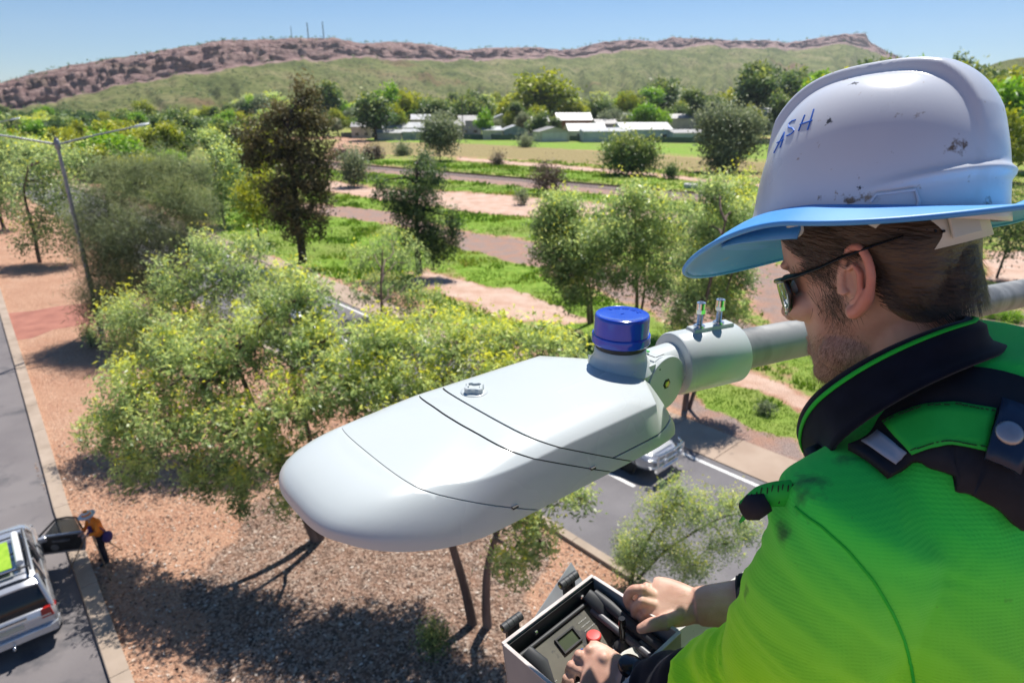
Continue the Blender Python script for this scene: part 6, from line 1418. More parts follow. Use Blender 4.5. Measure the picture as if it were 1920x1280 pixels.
m = MB(); m.tube([snap(p, .0003) for p in smooth_path([on_shirt(*q) for q in ((1492, 950), (1540, 985), (1590, 1030), (1640, 1090), (1680, 1160), (1705, 1230), (1715, 1290))], 8)], .0014, 8); m.build('armhole_seam', M_green2, worker, 180)
def ribbon(path, width, off, mt, name, parent, wdir=None, thick=.002, sn=True, jit=0):
    "strap laid over the shirt along path"
    m = MB(); A1, A2 = [], []
    for i, p in enumerate(path):
        t = (path[min(i+1, len(path)-1)]-path[max(i-1, 0)]).normalized(); h = BS.find_nearest(p); nn = h[1]; s_ = t.cross(nn).normalized()*(width[i] if isinstance(width, list) else width)/2
        a, b = p+s_, p-s_
        if sn:
            A_ = []
            for k in range(5):
                q = a.lerp(b, k/4); hq = BS.find_nearest(q); A_.append(hq[0]+hq[1]*off)
        else: A_ = [a.lerp(b, k/4) for k in range(5)]
        A1.append(A_)
    m.loft(A1, (False, False), False); o = m.build(name, mt, parent, 180)
    s = o.modifiers.new('s', 'SOLIDIFY'); s.thickness = thick; s.offset = 1; return o
# navy lower sleeves and cuffs
def sleeve(pts, rad, name, n=32, folds=.002):
    m = MB(); P = smooth_path(pts, 6, 2); R_ = np.interp(np.linspace(0, 1, len(P)), np.linspace(0, 1, len(rad)), rad); rings = []
    for i, p in enumerate(P):
        t = (P[min(i+1, len(P)-1)]-P[max(i-1, 0)]).normalized(); u = t.orthogonal().normalized(); v = t.cross(u)
        rings.append([p+(u*math.cos(a)+v*math.sin(a))*(R_[i]+folds*math.sin(a*3+i*.8)+folds*.8*math.sin(i*1.25+a)) for a in [2*math.pi*j/n for j in range(n)]])
    m.loft(rings, (False, False)); o = m.build(name, M_navy, worker, 180); s = o.modifiers.new('s', 'SOLIDIFY'); s.thickness = .0025; return o
sleeve([ElL.lerp(WrL, .42), ElL.lerp(WrL, .6), ElL.lerp(WrL, .78), ElL.lerp(WrL, .90)], [.052, .046, .038, .031], 'left_sleeve_cuff')
sleeve([ElR.lerp(WrR, .60), ElR.lerp(WrR, .66), ElR.lerp(WrR, .705)], [.044, .0435, .041], 'right_sleeve_cuff', folds=.001)
# collar: tall navy stand collar with one green stripe, a ring leaning forward round the neck
cb, cf = W(1805, 602, .60), W(1506, 826, .75); cc = (cb+cf)/2; cx_ = (cf-cb); la = cx_.length/2; cx_.normalize(); cz_ = cx_.cross(LB)
if cz_.z < 0: cz_ = -cz_
def collar_ring(k, drop, da, db, shift=0):
    r = []
    for j in range(81):
        a = math.radians(-176+352*j/80)+math.pi      # open at the front
        a = math.radians(4+352*j/80)
        rr = (la+da)*math.cos(a); r.append(cc+cx_*(rr+shift)+LB*((.074+db)*math.sin(a)*(1-.58*max(0, math.cos(a))**1.3))+cz_*.022*abs(math.sin(a))**1.5-cz_*drop*(.64+.12*math.cos(a)+.22*max(0, math.cos(a))**2))
    return r
rows = [collar_ring(0, d_, a_, b_, s_) for d_, a_, b_, s_ in ((0, 0, 0, 0), (.006, .002, .002, 0), (.013, .004, .004, 0), (.030, .004, .011, -.002), (.046, -.002, .016, -.002), (.060, -.004, .022, -.002), (.070, -.002, .028, -.002), (.080, .0, .034, -.002))]
m = MB(); m.loft(rows, (False, False), False); o = m.build('collar', M_navy, worker, 180); s = o.modifiers.new('s', 'SOLIDIFY'); s.thickness = .0035; s.offset = 0
rA = collar_ring(0, .0085, .0048, .0050); rB = collar_ring(0, .0150, .0068, .0076)
m = MB(); m.loft([rA, rB], (False, False), False); o = m.build('collar_stripe', M_green2, worker, 180); s = o.modifiers.new('s', 'SOLIDIFY'); s.thickness = .0012; s.offset = 1

# ---- safety harness worn over the shirt ----
M_web = mat('green_webbing', (.012, .44, .045), (.02, .50, .06), rough=.7, scale=30, bump=.3, bscale=700, bdist=.0005)
M_pad = mat('black_harness_pad', (.010, .010, .014), (.018, .018, .024), rough=.8, scale=30, bump=.3, bscale=500, bdist=.0006)
M_vinyl = mat('navy_vinyl', (.010, .022, .050), (.014, .030, .065), rough=.35, scale=20)
M_label = mat('grey_label', (.36, .38, .42), (.42, .44, .47), rough=.6, scale=10)
M_stud = mat('steel_stud', (.30, .31, .33), (.38, .38, .40), rough=.38, metal=.7, scale=60)
har = empty('safety_harness', W(1780, 800, .6), 'black padded safety harness with green shoulder webbing, worn over the hi-vis shirt', 'harness')
def sh_path(pts, n=7): return smooth_path([on_shirt(*p) for p in pts], n, 4)
pathU = sh_path([(1625, 872), (1690, 828), (1765, 802), (1850, 812), (1920, 846), (1990, 900)])
ribbon(pathU, [.045+.070*min(1, max(0, (k/len(pathU)-.15)/.3)) for k in range(len(pathU))], .004, M_pad, 'shoulder_pad', har, thick=.007)
n_ = len(pathU)
gweb = ribbon(pathU[int(n_*.20):int(n_*.62)], .040, .0125, M_web, 'webbing', har, thick=.002)
ribbon(pathU[2:int(n_*.21)], .034, .0128, M_label, 'care_label', har, thick=.001)
m = MB()
for i in range(int(n_*.20), int(n_*.60)):
    for sgn_ in (-1, 1):
        for f in (.1, .6):
            p = pathU[i].lerp(pathU[i+1], f); t = (pathU[i+1]-pathU[i]).normalized(); h = BS.find_nearest(p); s_ = t.cross(h[1]).normalized(); q = p+s_*sgn_*.0175; hq = BS.find_nearest(q); q = hq[0]+hq[1]*.0152
            m.tube([q-t*.0011, q+t*.0011], .0005, 5)
tag(m.build('stitching', M_pad, har), kind='stuff')
ribbon(pathU[int(n_*.60):int(n_*.80)], .058, .0165, M_vinyl, 'webbing_keeper', har, thick=.004)
i = int(n_*.66); h = BS.find_nearest(pathU[i]); m = MB(); m.ell((0, 0, 0), (.0105, .0105, .0035), M=axis_m(h[0]+h[1]*.021, h[0]+h[1]*.03)); m.build('stud', M_stud, har, 180)
ribbon([p+Vector((0, 0, 0)) for p in pathU[int(n_*.78):]], .036, .012, M_pad, 'back_webbing', har, thick=.003)
# front lanyard keeper that stands off the shoulder
q0, q1 = W(1490, 925, .60), W(1395, 958, .62)
m = MB(); P = smooth_path([q0, W(1460, 925, .603), W(1425, 932, .612), q1], 5, 2)
m.loft([[p+Vector((0, 0, .012-.004*k/len(P)))+FH*.006, p+Vector((0, 0, -.002)), p+Vector((0, 0, -.014))+FH*.004] for k, p in enumerate(P)], (False, False), False)
o = m.build('lanyard_keeper', M_web, har, 180); s = o.modifiers.new('s', 'SOLIDIFY'); s.thickness = .003
m = MB(); m.tube([W(1440, 940, .606), W(1412, 950, .612), q1], [.009, .013, .009], 14, flat=.6); m.build('keeper_end', M_pad, har, 180)
m = MB()
for k in range(9):
    a_ = P[int(k*(len(P)-2)/9)]; m.tube([a_+Vector((0, 0, .010-.020*(k % 2)))+FH*.002-LB*-.0022, P[int(k*(len(P)-2)/9)+1]+Vector((0, 0, .010-.020*((k+1) % 2)))-LB*-.0022], .0006, 5)
tag(m.build('zigzag_stitching', M_pad, har), kind='stuff')
m = MB(); m.tube([W(1560, 872, .66), W(1532, 862, .665), W(1522, 848, .67), W(1540, 838, .68)], [.009, .011, .010, .008], 14, flat=.7); m.build('radio_clip', M_blk, har, 180)
# watch on the left wrist
wt = empty('wrist_watch', WrL, 'black wrist watch on the worker\'s left wrist', 'watch')
ax = (knL-WrL).normalized(); c0 = WrL.lerp(knL, .06); u_ = ax.orthogonal().normalized(); v_ = ax.cross(u_)
m = MB(); m.loft([[c0+ax*z+(u_*math.cos(a)+v_*math.sin(a))*r for a in [2*math.pi*j/36 for j in range(36)]] for z, r in ((-.010, .0300), (-.010, .0325), (.010, .0325), (.010, .0300))], (False, False)); m.build('strap', M_blk, wt, 40)
upw = Vector((0, 0, 1)); nn_ = (upw-ax*upw.dot(ax)).normalized(); m = MB(); m.lathe([(.017, -.004), (.019, 0), (.0185, .006), (.015, .0085)], 28, M=axis_m(c0+nn_*.031, c0+nn_*.05)); m.build('case', M_frm, wt, 40)
# ================= LIFT CONTROL BOX =================
M_gbox = mat('grey_powder_coat', (.20, .21, .22), (.25, .26, .27), rough=.42, scale=14, bump=.06, bscale=300, bdist=.0005, spots=[((.42, .41, .39), 30, .68, .06), ((.10, .09, .08), 12, .68, .1)], roughvar=.1)
M_inner = mat('box_dark_liner', (.030, .032, .036), (.045, .047, .05), rough=.55, scale=25)
M_edge = mat('worn_box_edge', (.42, .38, .36), (.55, .50, .47), rough=.5, scale=60)
M_panel = mat('worn_control_panel', (.065, .063, .050), (.14, .13, .095), rough=.5, scale=11, bump=.1, bscale=200, bdist=.0004, spots=[((.028, .028, .030), 22, .54, .06), ((.22, .20, .15), 80, .68, .04)])
M_deck = mat('control_deck', (.040, .043, .050), (.085, .088, .10), rough=.45, scale=30, spots=[((.20, .19, .18), 70, .66, .05)])
M_redb = mat('red_button', (.62, .05, .045), (.70, .08, .07), rough=.35, scale=40)
M_copper = mat('copper_edge', (.38, .12, .05), (.45, .17, .08), rough=.45, scale=90)
M_print = mat('panel_print', (.38, .38, .36), rough=.6)
M_lcd = mat('lcd', (.055, .070, .045), (.075, .09, .055), rough=.12, scale=20)
M_wire = mat('yellow_wire', (.50, .42, .06), (.2, .45, .1), rough=.4, scale=50)
M_gel = mat('bucket_white', (.62, .61, .56), (.70, .69, .64), rough=.4, scale=10, spots=[((.30, .25, .18), 35, .68, .05)])
# rim corners of the open box, on one slanted plane
bA, bB, bC = W(941, 1206, .960), W(1110, 1078, 1.075), W(1248, 1146, .985)
bD = bA+(bC-bB)
ex_ = (bB-bA); Lx = ex_.length; ex_.normalize(); ey_ = (bC-bB); ey_ -= ex_*ey_.dot(ex_); Ly = ey_.length*1.30; ey_.normalize(); ez_ = ex_.cross(ey_)
if ez_.z < 0: ez_ = -ez_
BXM = frame_m(bA, ex_, ey_, ez_)      # x along the far-left wall, y towards the worker, z out of the box
BXc = BXM @ Vector((Lx/2, Ly/2, -.14))
cbx = empty('lift_control_box', BXc, 'open grey control box with joystick, display and red button under the worker\'s hands', 'control box')
T = .003; Dp = .135
def bb(x0, x1, y0, y1, z0, z1, mt, name, bev=.0006, parent=cbx):
    m = MB(); m.box(((x0+x1)/2, (y0+y1)/2, (z0+z1)/2), (abs(x1-x0), abs(y1-y0), abs(z1-z0)), M=BXM); return m.build(name, mt, parent, bevel=bev)
bb(0, Lx, 0, T, -Dp, 0, M_gbox, 'side_wall'); bb(0, Lx, Ly-T, Ly, -Dp, 0, M_gbox, 'side_wall')
bb(0, T, T, Ly-T, -Dp, 0, M_gbox, 'end_wall'); bb(Lx-T, Lx, T, Ly-T, -Dp, 0, M_gbox, 'end_wall')
bb(-.004, Lx+.004, -.004, Ly+.004, -Dp-.004, -Dp, M_gbox, 'base_plate')
bb(-.008, .01, -.01, Ly, -Dp+.0, -Dp+.03, mat('blue_bracket', (.03, .06, .14), rough=.5), 'bracket')
for (x0, x1, y0, y1) in ((0, Lx, -.0012, .0048), (0, Lx, Ly-.0048, Ly+.0012), (-.0012, .0048, .005, Ly-.005), (Lx-.0048, Lx+.0012, .005, Ly-.005)): bb(x0, x1, y0, y1, .0003, .0022, M_edge, 'rim_edge')
bb(T+.0005, Lx-T-.0005, T+.0005, .0065, -.062, -.004, M_inner, 'liner'); bb(T+.0005, .0065, .01, Ly-.01, -.075, -.004, M_inner, 'liner')
# hinged display panel leaning inside the far wall, control deck below
py0, py1, pz0, pz1 = .022, .088, -.026, -.062
PM = BXM @ frame_m(Vector((.012, py0, pz0)), Vector((1, 0, 0)), Vector((0, py1-py0, pz1-pz0)).normalized(), Vector((0, pz0-pz1, py1-py0)).normalized())
pw, ph = Lx-.045, math.hypot(py1-py0, pz1-pz0)
def pb(x0, x1, y0, y1, z0, z1, mt, name, bev=.0004):
    m = MB(); m.box(((x0+x1)/2, (y0+y1)/2, (z0+z1)/2), (abs(x1-x0), abs(y1-y0), abs(z1-z0)), M=PM); return m.build(name, mt, cbx, bevel=bev)
pb(0, pw, 0, ph, -.003, 0, M_panel, 'display_panel')
pb(0, pw, ph+.0004, ph+.0032, -.002, .0012, M_copper, 'panel_edge')
m = MB(); m.tube([PM @ Vector((-.004, -.004, .001)), PM @ Vector((pw+.006, -.004, .001))], .0036, 14); m.build('hinge_rod', M_inner, cbx, 40)
for a_, b_ in ((.0, 1), ): pass
lx0, lx1, ly0, ly1 = pw*.42, pw*.68, ph*.12, ph*.46
for (x0, x1, y0, y1) in ((lx0, lx1, ly0, ly0+.003), (lx0, lx1, ly1-.003, ly1), (lx0, lx0+.003, ly0+.003, ly1-.003), (lx1-.003, lx1, ly0+.003, ly1-.003)): pb(x0, x1, y0, y1, .0002, .0040, M_blk, 'display_bezel')
pb(lx0+.003, lx1-.003, ly0+.003, ly1-.003, .0002, .0008, M_lcd, 'display')
for k in range(3):
    m = MB(); cc_ = (pw*(.50+.05*k), ph*.62, .0006)
    m.loft([[(cc_[0]+r*math.cos(t), cc_[1]+r*math.sin(t), z) for t in [2*math.pi*j/20 for j in range(20)]] for r, z in ((.0038, 0), (.0038, .0010), (.0029, .0010), (.0029, 0))], (False, False), M=PM)
    m.build('key_ring', [M_redb, bpy.data.materials['blue_marker'], bpy.data.materials['blue_marker']][k], cbx, 30)
for (x0, y0, n, w_) in ((.06, .52, 4, .12), (.76, .16, 5, .15)):    # printed lines too small to read
    for k in range(n):
        m = MB(); x = pw*x0; yy = ph*(y0+.10*k); end = pw*(x0+w_*(.7+.3*((k*7) % 3)/2))
        while x < end: dx = .0012+.0022*((int(x*9e4)+k*3) % 5)/5; m.box((x+dx/2, yy, .0005), (dx, .0013, .0003), M=PM); x += dx+.0009
        m.build('printed_line', M_print, cbx)
dz = pz1-.006; DM = BXM @ Matrix.Translation((0, 0, dz))
bb(.006, Lx-.006, py1+.004, Ly-.006, dz-.003, dz, M_deck, 'control_deck')
def dl(prof, x, y, mt, name, n=28, sm_=40, z=0): m = MB(); m.lathe(prof, n, M=DM @ Matrix.Translation((x, y, z))); return m.build(name, mt, cbx, sm_)
# red mushroom button, grey push button, toggles
def find_deck(px, py, up=0):
    o = BXM.inverted() @ Vector((0, 0, EYE)); d = (BXM.inverted().to_3x3() @ (W(px, py, 1)-Vector((0, 0, EYE)))); t = (dz+up-o.z)/d.z; return o+d*t
q = find_deck(1113, 1188, .030); dl([(.006, 0), (.006, .020), (.0100, .021), (.0118, .0235), (.0118, .0275), (.0100, .0295), (.004, .0300)], q.x, q.y, M_redb, 'stop_button')
q = find_deck(1134, 1182, .006); dl([(.011, 0), (.011, .002), (.0085, .003), (.0085, .0055), (.007, .0060), (.0068, .0075), (.003, .0082)], q.x, q.y, M_inner, 'push_button')
q = find_deck(1168, 1215, .010); jx, jy = q.x, q.y
dl([(.021, 0), (.021, .002), (.018, .0035), (.0172, .006), (.0195, .0075), (.0185, .0095), (.0150, .011), (.0165, .0130), (.0155, .0150), (.0125, .0165), (.0135, .0185), (.0115, .021), (.008, .024), (.0050, .026), (.0045, .030)], jx, jy, M_blk, 'joystick_boot', 36)
m = MB(); m.tube([DM @ Vector((jx, jy, .022)), DM @ Vector((jx+.0005, jy, .048)), DM @ Vector((jx+.001, jy, .062)), DM @ Vector((jx+.001, jy, .070))], [.0042, .0048, .0062, .0050], 18); m.build('joystick_lever', mat('gloss_black', (.012, .012, .013), rough=.2), cbx, 60)
for (px, py) in ((1060, 1236), (1036, 1266), (1082, 1208), (1100, 1216), (1150, 1226)):
    q = find_deck(px, py, .008)
    dl([(.0055, 0), (.0055, .0025), (.0042, .003), (.0042, .006), (.0026, .0065), (.0030, .015), (.0022, .0165)], q.x, q.y, M_zinc, 'toggle_switch', 16)
q = find_deck(1172, 1232, 0); dl([(.0032, 0), (.0030, .0014), (.001, .0018)], q.x, q.y, M_zinc, 'deck_screw', 12)
m = MB(); m.tube([DM @ find_deck(1120, 1180, .0).__sub__(Vector((0, 0, dz))), DM @ (find_deck(1135, 1194, .004)-Vector((0, 0, dz-.004))), DM @ (find_deck(1152, 1196, .0)-Vector((0, 0, dz-.004)))], .0016, 8); m.build('earth_wire', M_wire, cbx, 60)
m = MB(); q = find_deck(1046, 1252, .0); q2 = find_deck(1060, 1262, .0); m.tube([DM @ Vector((q.x, q.y, .003)), DM @ Vector((q2.x, q2.y, .005))], .0028, 10); m.build('orange_marker_peg', M_copper, cbx, 60)
# fold-out latch pieces and the rubber seal along the far-right end
for (x_, y_) in ((Lx-.030, .016), (.022, .030)):
    m = MB(); m.tube([BXM @ Vector((x_, y_, -.010)), BXM @ Vector((x_+.004, y_+.026, -.020)), BXM @ Vector((x_+.002, y_+.048, -.045))], [.010, .0125, .007], 16, flat=.5); m.build('latch_arm', M_inner, cbx, 60)
m = MB(); m.tube([BXM @ Vector((Lx-.018, .022, -.012)), BXM @ Vector((Lx-.016, .055, -.020)), BXM @ Vector((Lx-.016, Ly*.55, -.030)), BXM @ Vector((Lx-.016, Ly*.9, -.034))], [.007, .0095, .0095, .009], 14); m.build('rubber_seal', M_inner, cbx, 60)
m = MB(); m.tube([BXM @ Vector((Lx-.034, .03, -.030)), BXM @ Vector((Lx-.032, Ly*.9, -.048))], .0065, 12); m.build('cable', mat('grey_cable', (.10, .10, .11), rough=.4), cbx, 60)
for (x_, y_) in ((.060, 0), (Lx-.035, 0)):
    M_ = BXM @ Matrix.Translation((x_, T, -.017)) @ Matrix.Rotation(-math.pi/2, 4, 'X'); m = MB(); m.lathe([(.0042, .0), (.0042, .004), (.003, .005)], 6, M=M_ @ Matrix.Translation((0, 0, .0032))); m.build('rivet_nut', M_zinc, cbx)
# swung-back lid with its two hinge barrels
lid0, lid1, lid2 = BXM @ Vector((.045, -.012, -.030)), BXM @ Vector((Lx-.006, -.012, -.026)), W(1084, 1046, 1.115)
ul = (lid2-lid1); LMx = frame_m(lid0, (lid1-lid0).normalized(), (ul-(lid1-lid0).normalized()*ul.dot((lid1-lid0).normalized())).normalized(), Vector((0, 0, 1)))
LMx = frame_m(lid0, LMx.to_3x3().col[0], LMx.to_3x3().col[1], LMx.to_3x3().col[0].cross(LMx.to_3x3().col[1]))
hl = max(.03, ul.length); wl_ = (lid1-lid0).length
m = MB(); m.loft([[(0, 0, z), (wl_, 0, z), (wl_+.004, hl*.95, z), (wl_-.10, hl*.30, z)] for z in (-.0015, .0015)], M=LMx); m.build('lid', M_gbox, cbx, bevel=.0006)
for t_ in (.17, .80):
    c = bA.lerp(bB, t_)-ey_*.016+ez_*.006; m = MB()
    for k in range(4): m.tube([c+ex_*(-.018+.0095*k), c+ex_*(-.018+.0095*k+.0088)], .0072, 18)
    m.build('hinge_barrel', M_inner, cbx, 40)
    m = MB(); m.tube([c-ex_*.020, c-ex_*.0185], .0030, 6); m.build('hinge_pin', bpy.data.materials['brass_screw'], cbx)
    m = MB(); m.box(tuple(BXM.inverted() @ (c-ez_*.016)), (.024, .006, .024), M=BXM); m.box(tuple(BXM.inverted() @ (c-ez_*.008+ex_*.006)), (.006, .012, .012), M=BXM); m.build('hinge_bracket', M_blk, cbx)
# bucket of the lift: white lip passing under the forearms, walls, floor
bk = empty('lift_bucket', Vector((.62, .45, EYE-1.66)), 'white fibreglass lift bucket lip showing under the worker\'s forearms', 'lift bucket')
r0 = W(1345, 1166, 1.03); r1 = W(1225, 1205, 1.00)
ang = math.atan2(-(r1-r0).y, -(r1-r0).x); 
zr = EYE-.775; inn = Vector((FH.x, FH.y, 0)); cB = Vector((TQ.x, TQ.y, zr))-FH*.09
def bring(hw, hd, z, rad=.07, n=10):
    r = []
    for sx, sy, a0 in ((1, 1, 0), (-1, 1, 90), (-1, -1, 180), (1, -1, 270)):
        for k in range(n+1):
            a = math.radians(a0+90*k/n); r.append(cB+FH*(sx*(hd-rad)+rad*math.cos(a))+LB*(sy*(hw-rad)+rad*math.sin(a))+Vector((0, 0, z)))
    return r
bwall = [bring(.345, .34, -.93), bring(.355, .35, -.04), bring(.358, .353, -.012), bring(.372, .367, -.002), bring(.380, .375, -.010), bring(.378, .373, -.028), bring(.366, .361, -.04), bring(.36, .355, -.06), bring(.352, .347, -.94)]
m = MB(); m.loft(bwall, (True, True)); m.build('tub', M_gel, bk, 40)
# ================= VEHICLES AND PEOPLE BELOW =================
M_silver = mat('silver_car_paint', (.44, .45, .48), (.50, .51, .54), rough=.26, metal=.55, scale=2, coat=.8, spots=[((.40, .36, .32), 8, .66, .2)])
M_cglass = mat('car_glass', (.012, .014, .018), rough=.06)
M_tyre2 = mat('tyre_rubber', (.018, .018, .018), (.03, .03, .03), rough=.8, scale=20); M_rim = mat('alloy_rim', (.35, .36, .38), rough=.3, metal=.8)
M_red = mat('tail_lamp', (.30, .015, .012), rough=.15, coat=.6); M_trim = mat('black_trim', (.018, .018, .020), (.03, .03, .032), rough=.55, scale=10)
M_chrome = mat('chrome', (.70, .71, .72), rough=.12, metal=1); M_head = mat('head_lamp', (.55, .57, .60), rough=.1, coat=.8); M_plate = mat('number_plate', (.45, .44, .36), rough=.5)
M_grmat = mat('green_roof_mat', (.20, .36, .015), (.28, .44, .03), rough=.8, scale=8, bump=.4, bscale=50)
M_trimw = mat('interior_trim', (.10, .10, .105), (.16, .16, .165), rough=.7, scale=5)
def car(origin, heading, label, door=False, bull=False, rack=False, name='parked_car', cat='car'):
    hx = Vector(heading).normalized(); hy = Vector((-hx.y, hx.x, 0)); M = frame_m(Vector(origin), hx, hy, Vector((0, 0, 1))); e = empty(name, origin, label, cat)
    def sym(p): return [(y, z) for y, z in p]+[(-y, z) for y, z in reversed(p)]
    def st(x, p): return [(x, y, z) for y, z in sym(p)]
    lower = [(0.02, [(.78, .55), (.84, .62), (.84, .78), (.80, .86)]), (.10, [(.84, .38), (.90, .50), (.90, .84), (.84, 1.00)]), (.35, [(.86, .32), (.925, .48), (.925, .86), (.86, 1.03)]), (1.0, [(.86, .30), (.93, .46), (.93, .86), (.86, 1.02)]),
             (2.3, [(.86, .30), (.925, .44), (.925, .84), (.86, .99)]), (3.45, [(.86, .30), (.925, .46), (.925, .84), (.85, .97)]), (4.1, [(.86, .32), (.925, .48), (.92, .80), (.80, .93)]), (4.55, [(.82, .36), (.90, .48), (.88, .74), (.72, .86)]), (4.78, [(.66, .40), (.74, .48), (.72, .66), (.58, .74)])]
    m = MB(); m.loft([st(x, p) for x, p in lower], M=M); b = m.build('body', M_silver, e, 50, bevel=.02)
    gh = [(.16, .84, 1.00, .84, 1.02), (.34, .84, 1.02, .74, 1.50), (.52, .84, 1.02, .70, 1.66), (1.2, .845, 1.01, .70, 1.725), (2.2, .845, 1.00, .70, 1.735), (2.9, .84, .99, .68, 1.68), (3.25, .83, .985, .66, 1.50), (3.75, .82, .97, .78, .98)]
    m = MB(); m.loft([st(x, [(y0, z0), (y0+(y1-y0)*.45, z0+(z1-z0)*.55), (y1, z1-.01), (y1*.55, z1+.02)]) for x, y0, z0, y1, z1 in gh], M=M); m.build('cabin_glass', M_cglass, e, 50)
    m = MB(); m.loft([st(x, [(y*.99, z-.035), (y+.005, z), (y*.93, z+.028), (y*.5, z+.045)]) for x, y, z in ((.36, .73, 1.535), (.6, .715, 1.66), (1.2, .71, 1.715), (2.2, .705, 1.725), (2.78, .69, 1.69))], M=M); m.build('roof', M_silver, e, 50)
    for sg in (1, -1):
        for P_, w_ in (((( .16, .85, 1.0), (.33, .765, 1.46), (.55, .715, 1.67)), .055), (((1.28, .858, .99), (1.25, .785, 1.38), (1.22, .722, 1.70)), .035), (((2.32, .855, .98), (2.25, .78, 1.40), (2.2, .715, 1.71)), .035), (((3.78, .80, .975), (3.3, .735, 1.38), (2.8, .695, 1.67)), .035)):
            m = MB(); m.tube([M @ Vector((x, y*sg, z)) for x, y, z in P_], w_, 6); m.build('pillar', M_silver, e, 60)
        m = MB(); m.tube([M @ Vector((x, y*sg, z)) for x, y, z in ((.62, .60, 1.70), (.72, .60, 1.76), (2.5, .60, 1.78), (2.62, .60, 1.72))], .02, 8); m.build('roof_rail', M_chrome if not rack else M_trim, e, 60)
        m = MB(); m.box((3.02, .99*sg, 1.06), (.12, .20, .15), M=M); m.build('mirror', M_silver, e, bevel=.03)
        m = MB(); m.loft([[(.03, .60*sg, .80), (.03, .84*sg, .80), (.34, .935*sg, .86), (.34, .935*sg, .92)], [(.06, .62*sg, 1.02), (.06, .80*sg, 1.02), (.30, .87*sg, 1.04), (.34, .90*sg, .99)]], M=M @ Matrix.Translation((-.015, 0, 0))); m.build('tail_lamp', M_red, e)
        m = MB(); m.loft([[(4.45, .88*sg, .60), (4.74, .62*sg, .58), (4.77, .45*sg, .60)], [(4.40, .86*sg, .80), (4.66, .66*sg, .76), (4.72, .45*sg, .70)]], M=M @ Matrix.Translation((.015, .01*sg, .02))); m.build('headlight', M_head, e)
        for xw in (.88, 3.82):
            W_ = M @ Matrix.Translation((xw, .80*sg, .36)) @ Matrix.Rotation(-math.pi/2*sg, 4, 'X'); m = MB(); m.lathe([(.25, -.12), (.34, -.11), (.365, -.06), (.365, .06), (.34, .115), (.25, .13)], 28, M=W_); t_ = m.build('wheel', M_tyre2, e, 40)
            m = MB(); m.lathe([(.24, .10), (.24, .13), (.19, .10), (.05, .115), (.03, .12)], 20, M=W_); m.build('rim', M_rim, t_, 40)
            m = MB(); m.lathe([(.40, .02), (.43, .10), (.43, .125), (.385, .13), (.38, .02)], 28, M=W_, caps=(False, False)); m.build('wheel_arch', M_trim, e, 40)
    m = MB(); m.loft([st(x, [(y, z0), (y+.01, z1)]) for x, y, z0, z1 in ((-.06, .70, .42, .60), (-.02, .86, .40, .62), (.30, .945, .38, .60))], M=M); m.build('rear_bumper', M_silver, e, 50, bevel=.02)
    m = MB(); m.box((.015, 0, .80), (.03, .52, .12), M=M); m.build('number_plate', M_plate, e); m = MB(); m.box((.03, 0, .94), (.05, .7, .05), M=M); m.build('tailgate_strip', M_chrome, e)
    m = MB(); m.tube([M @ Vector((-.04, 0, .38)), M @ Vector((-.2, 0, .40)), M @ Vector((-.22, 0, .46))], .03, 8); m.ell(M @ Vector((-.22, 0, .49)), (.035,)*3, nu=10, nv=8); m.build('tow_ball', M_chrome, e, 60)
    m = MB(); m.box((4.74, 0, .60), (.06, .95, .16), M=M); m.build('grille', M_trim, e)
    m = MB(); m.loft([[(3.62, .74, .985), (3.62, -.74, .985)], [(4.3, .70, .945), (4.3, -.70, .945)], [(4.62, .6, .85), (4.62, -.6, .85)]], (False, False), False, M=M @ Matrix.Translation((0, 0, .012))); m.build('bonnet', M_silver, e, 60)
    if bull:
        m = MB()
        for z_ in (.50, .78, 1.02): m.tube([M @ Vector(p) for p in ((4.70, .86, z_), (4.95, .70, z_), (5.02, .3, z_), (5.02, -.3, z_), (4.95, -.70, z_), (4.70, -.86, z_))], .038, 10)
        for y_ in (.72, .3, -.3, -.72): m.tube([M @ Vector((4.98, y_, .36)), M @ Vector((4.98, y_, 1.04))], .036, 8)
        m.box((4.97, 0, .50), (.08, 1.6, .22), M=M); m.build('bull_bar', M_chrome, e, 60)
        m = MB()
        for y_ in (.45, -.45): m.lathe([(.02, -.06), (.09, 0), (.09, .05), (.05, .06)], 16, M=M @ Matrix.Translation((5.06, y_, .80)) @ Matrix.Rotation(math.pi/2, 4, 'Y'))
        m.build('driving_lamps', M_head, e, 50)
    if rack:
        m = MB()
        for x_ in (.75, 1.5, 2.3): m.box((x_, 0, 1.84), (.05, 1.35, .03), M=M)
        for y_ in (.66, -.66): m.box((1.5, y_, 1.86), (1.9, .04, .05), M=M)
        m.build('roof_rack', M_trim, e, bevel=.006)
        m = MB(); m.box((1.45, .05, 1.875), (1.25, .78, .03), M=M); m.build('green_mat', M_grmat, e)
        m = MB(); m.tube([M @ Vector((.85, -.50, 1.93)), M @ Vector((2.25, -.50, 1.93))], .075, 16); m.build('white_tube', mat('white_pipe', (.70, .71, .72), rough=.35), e, 60)
        m = MB(); m.tube([M @ Vector((.72, .45, 1.9)), M @ Vector((.72, -.4, 1.9))], .03, 8); m.build('rack_bar', M_chrome, e, 60)
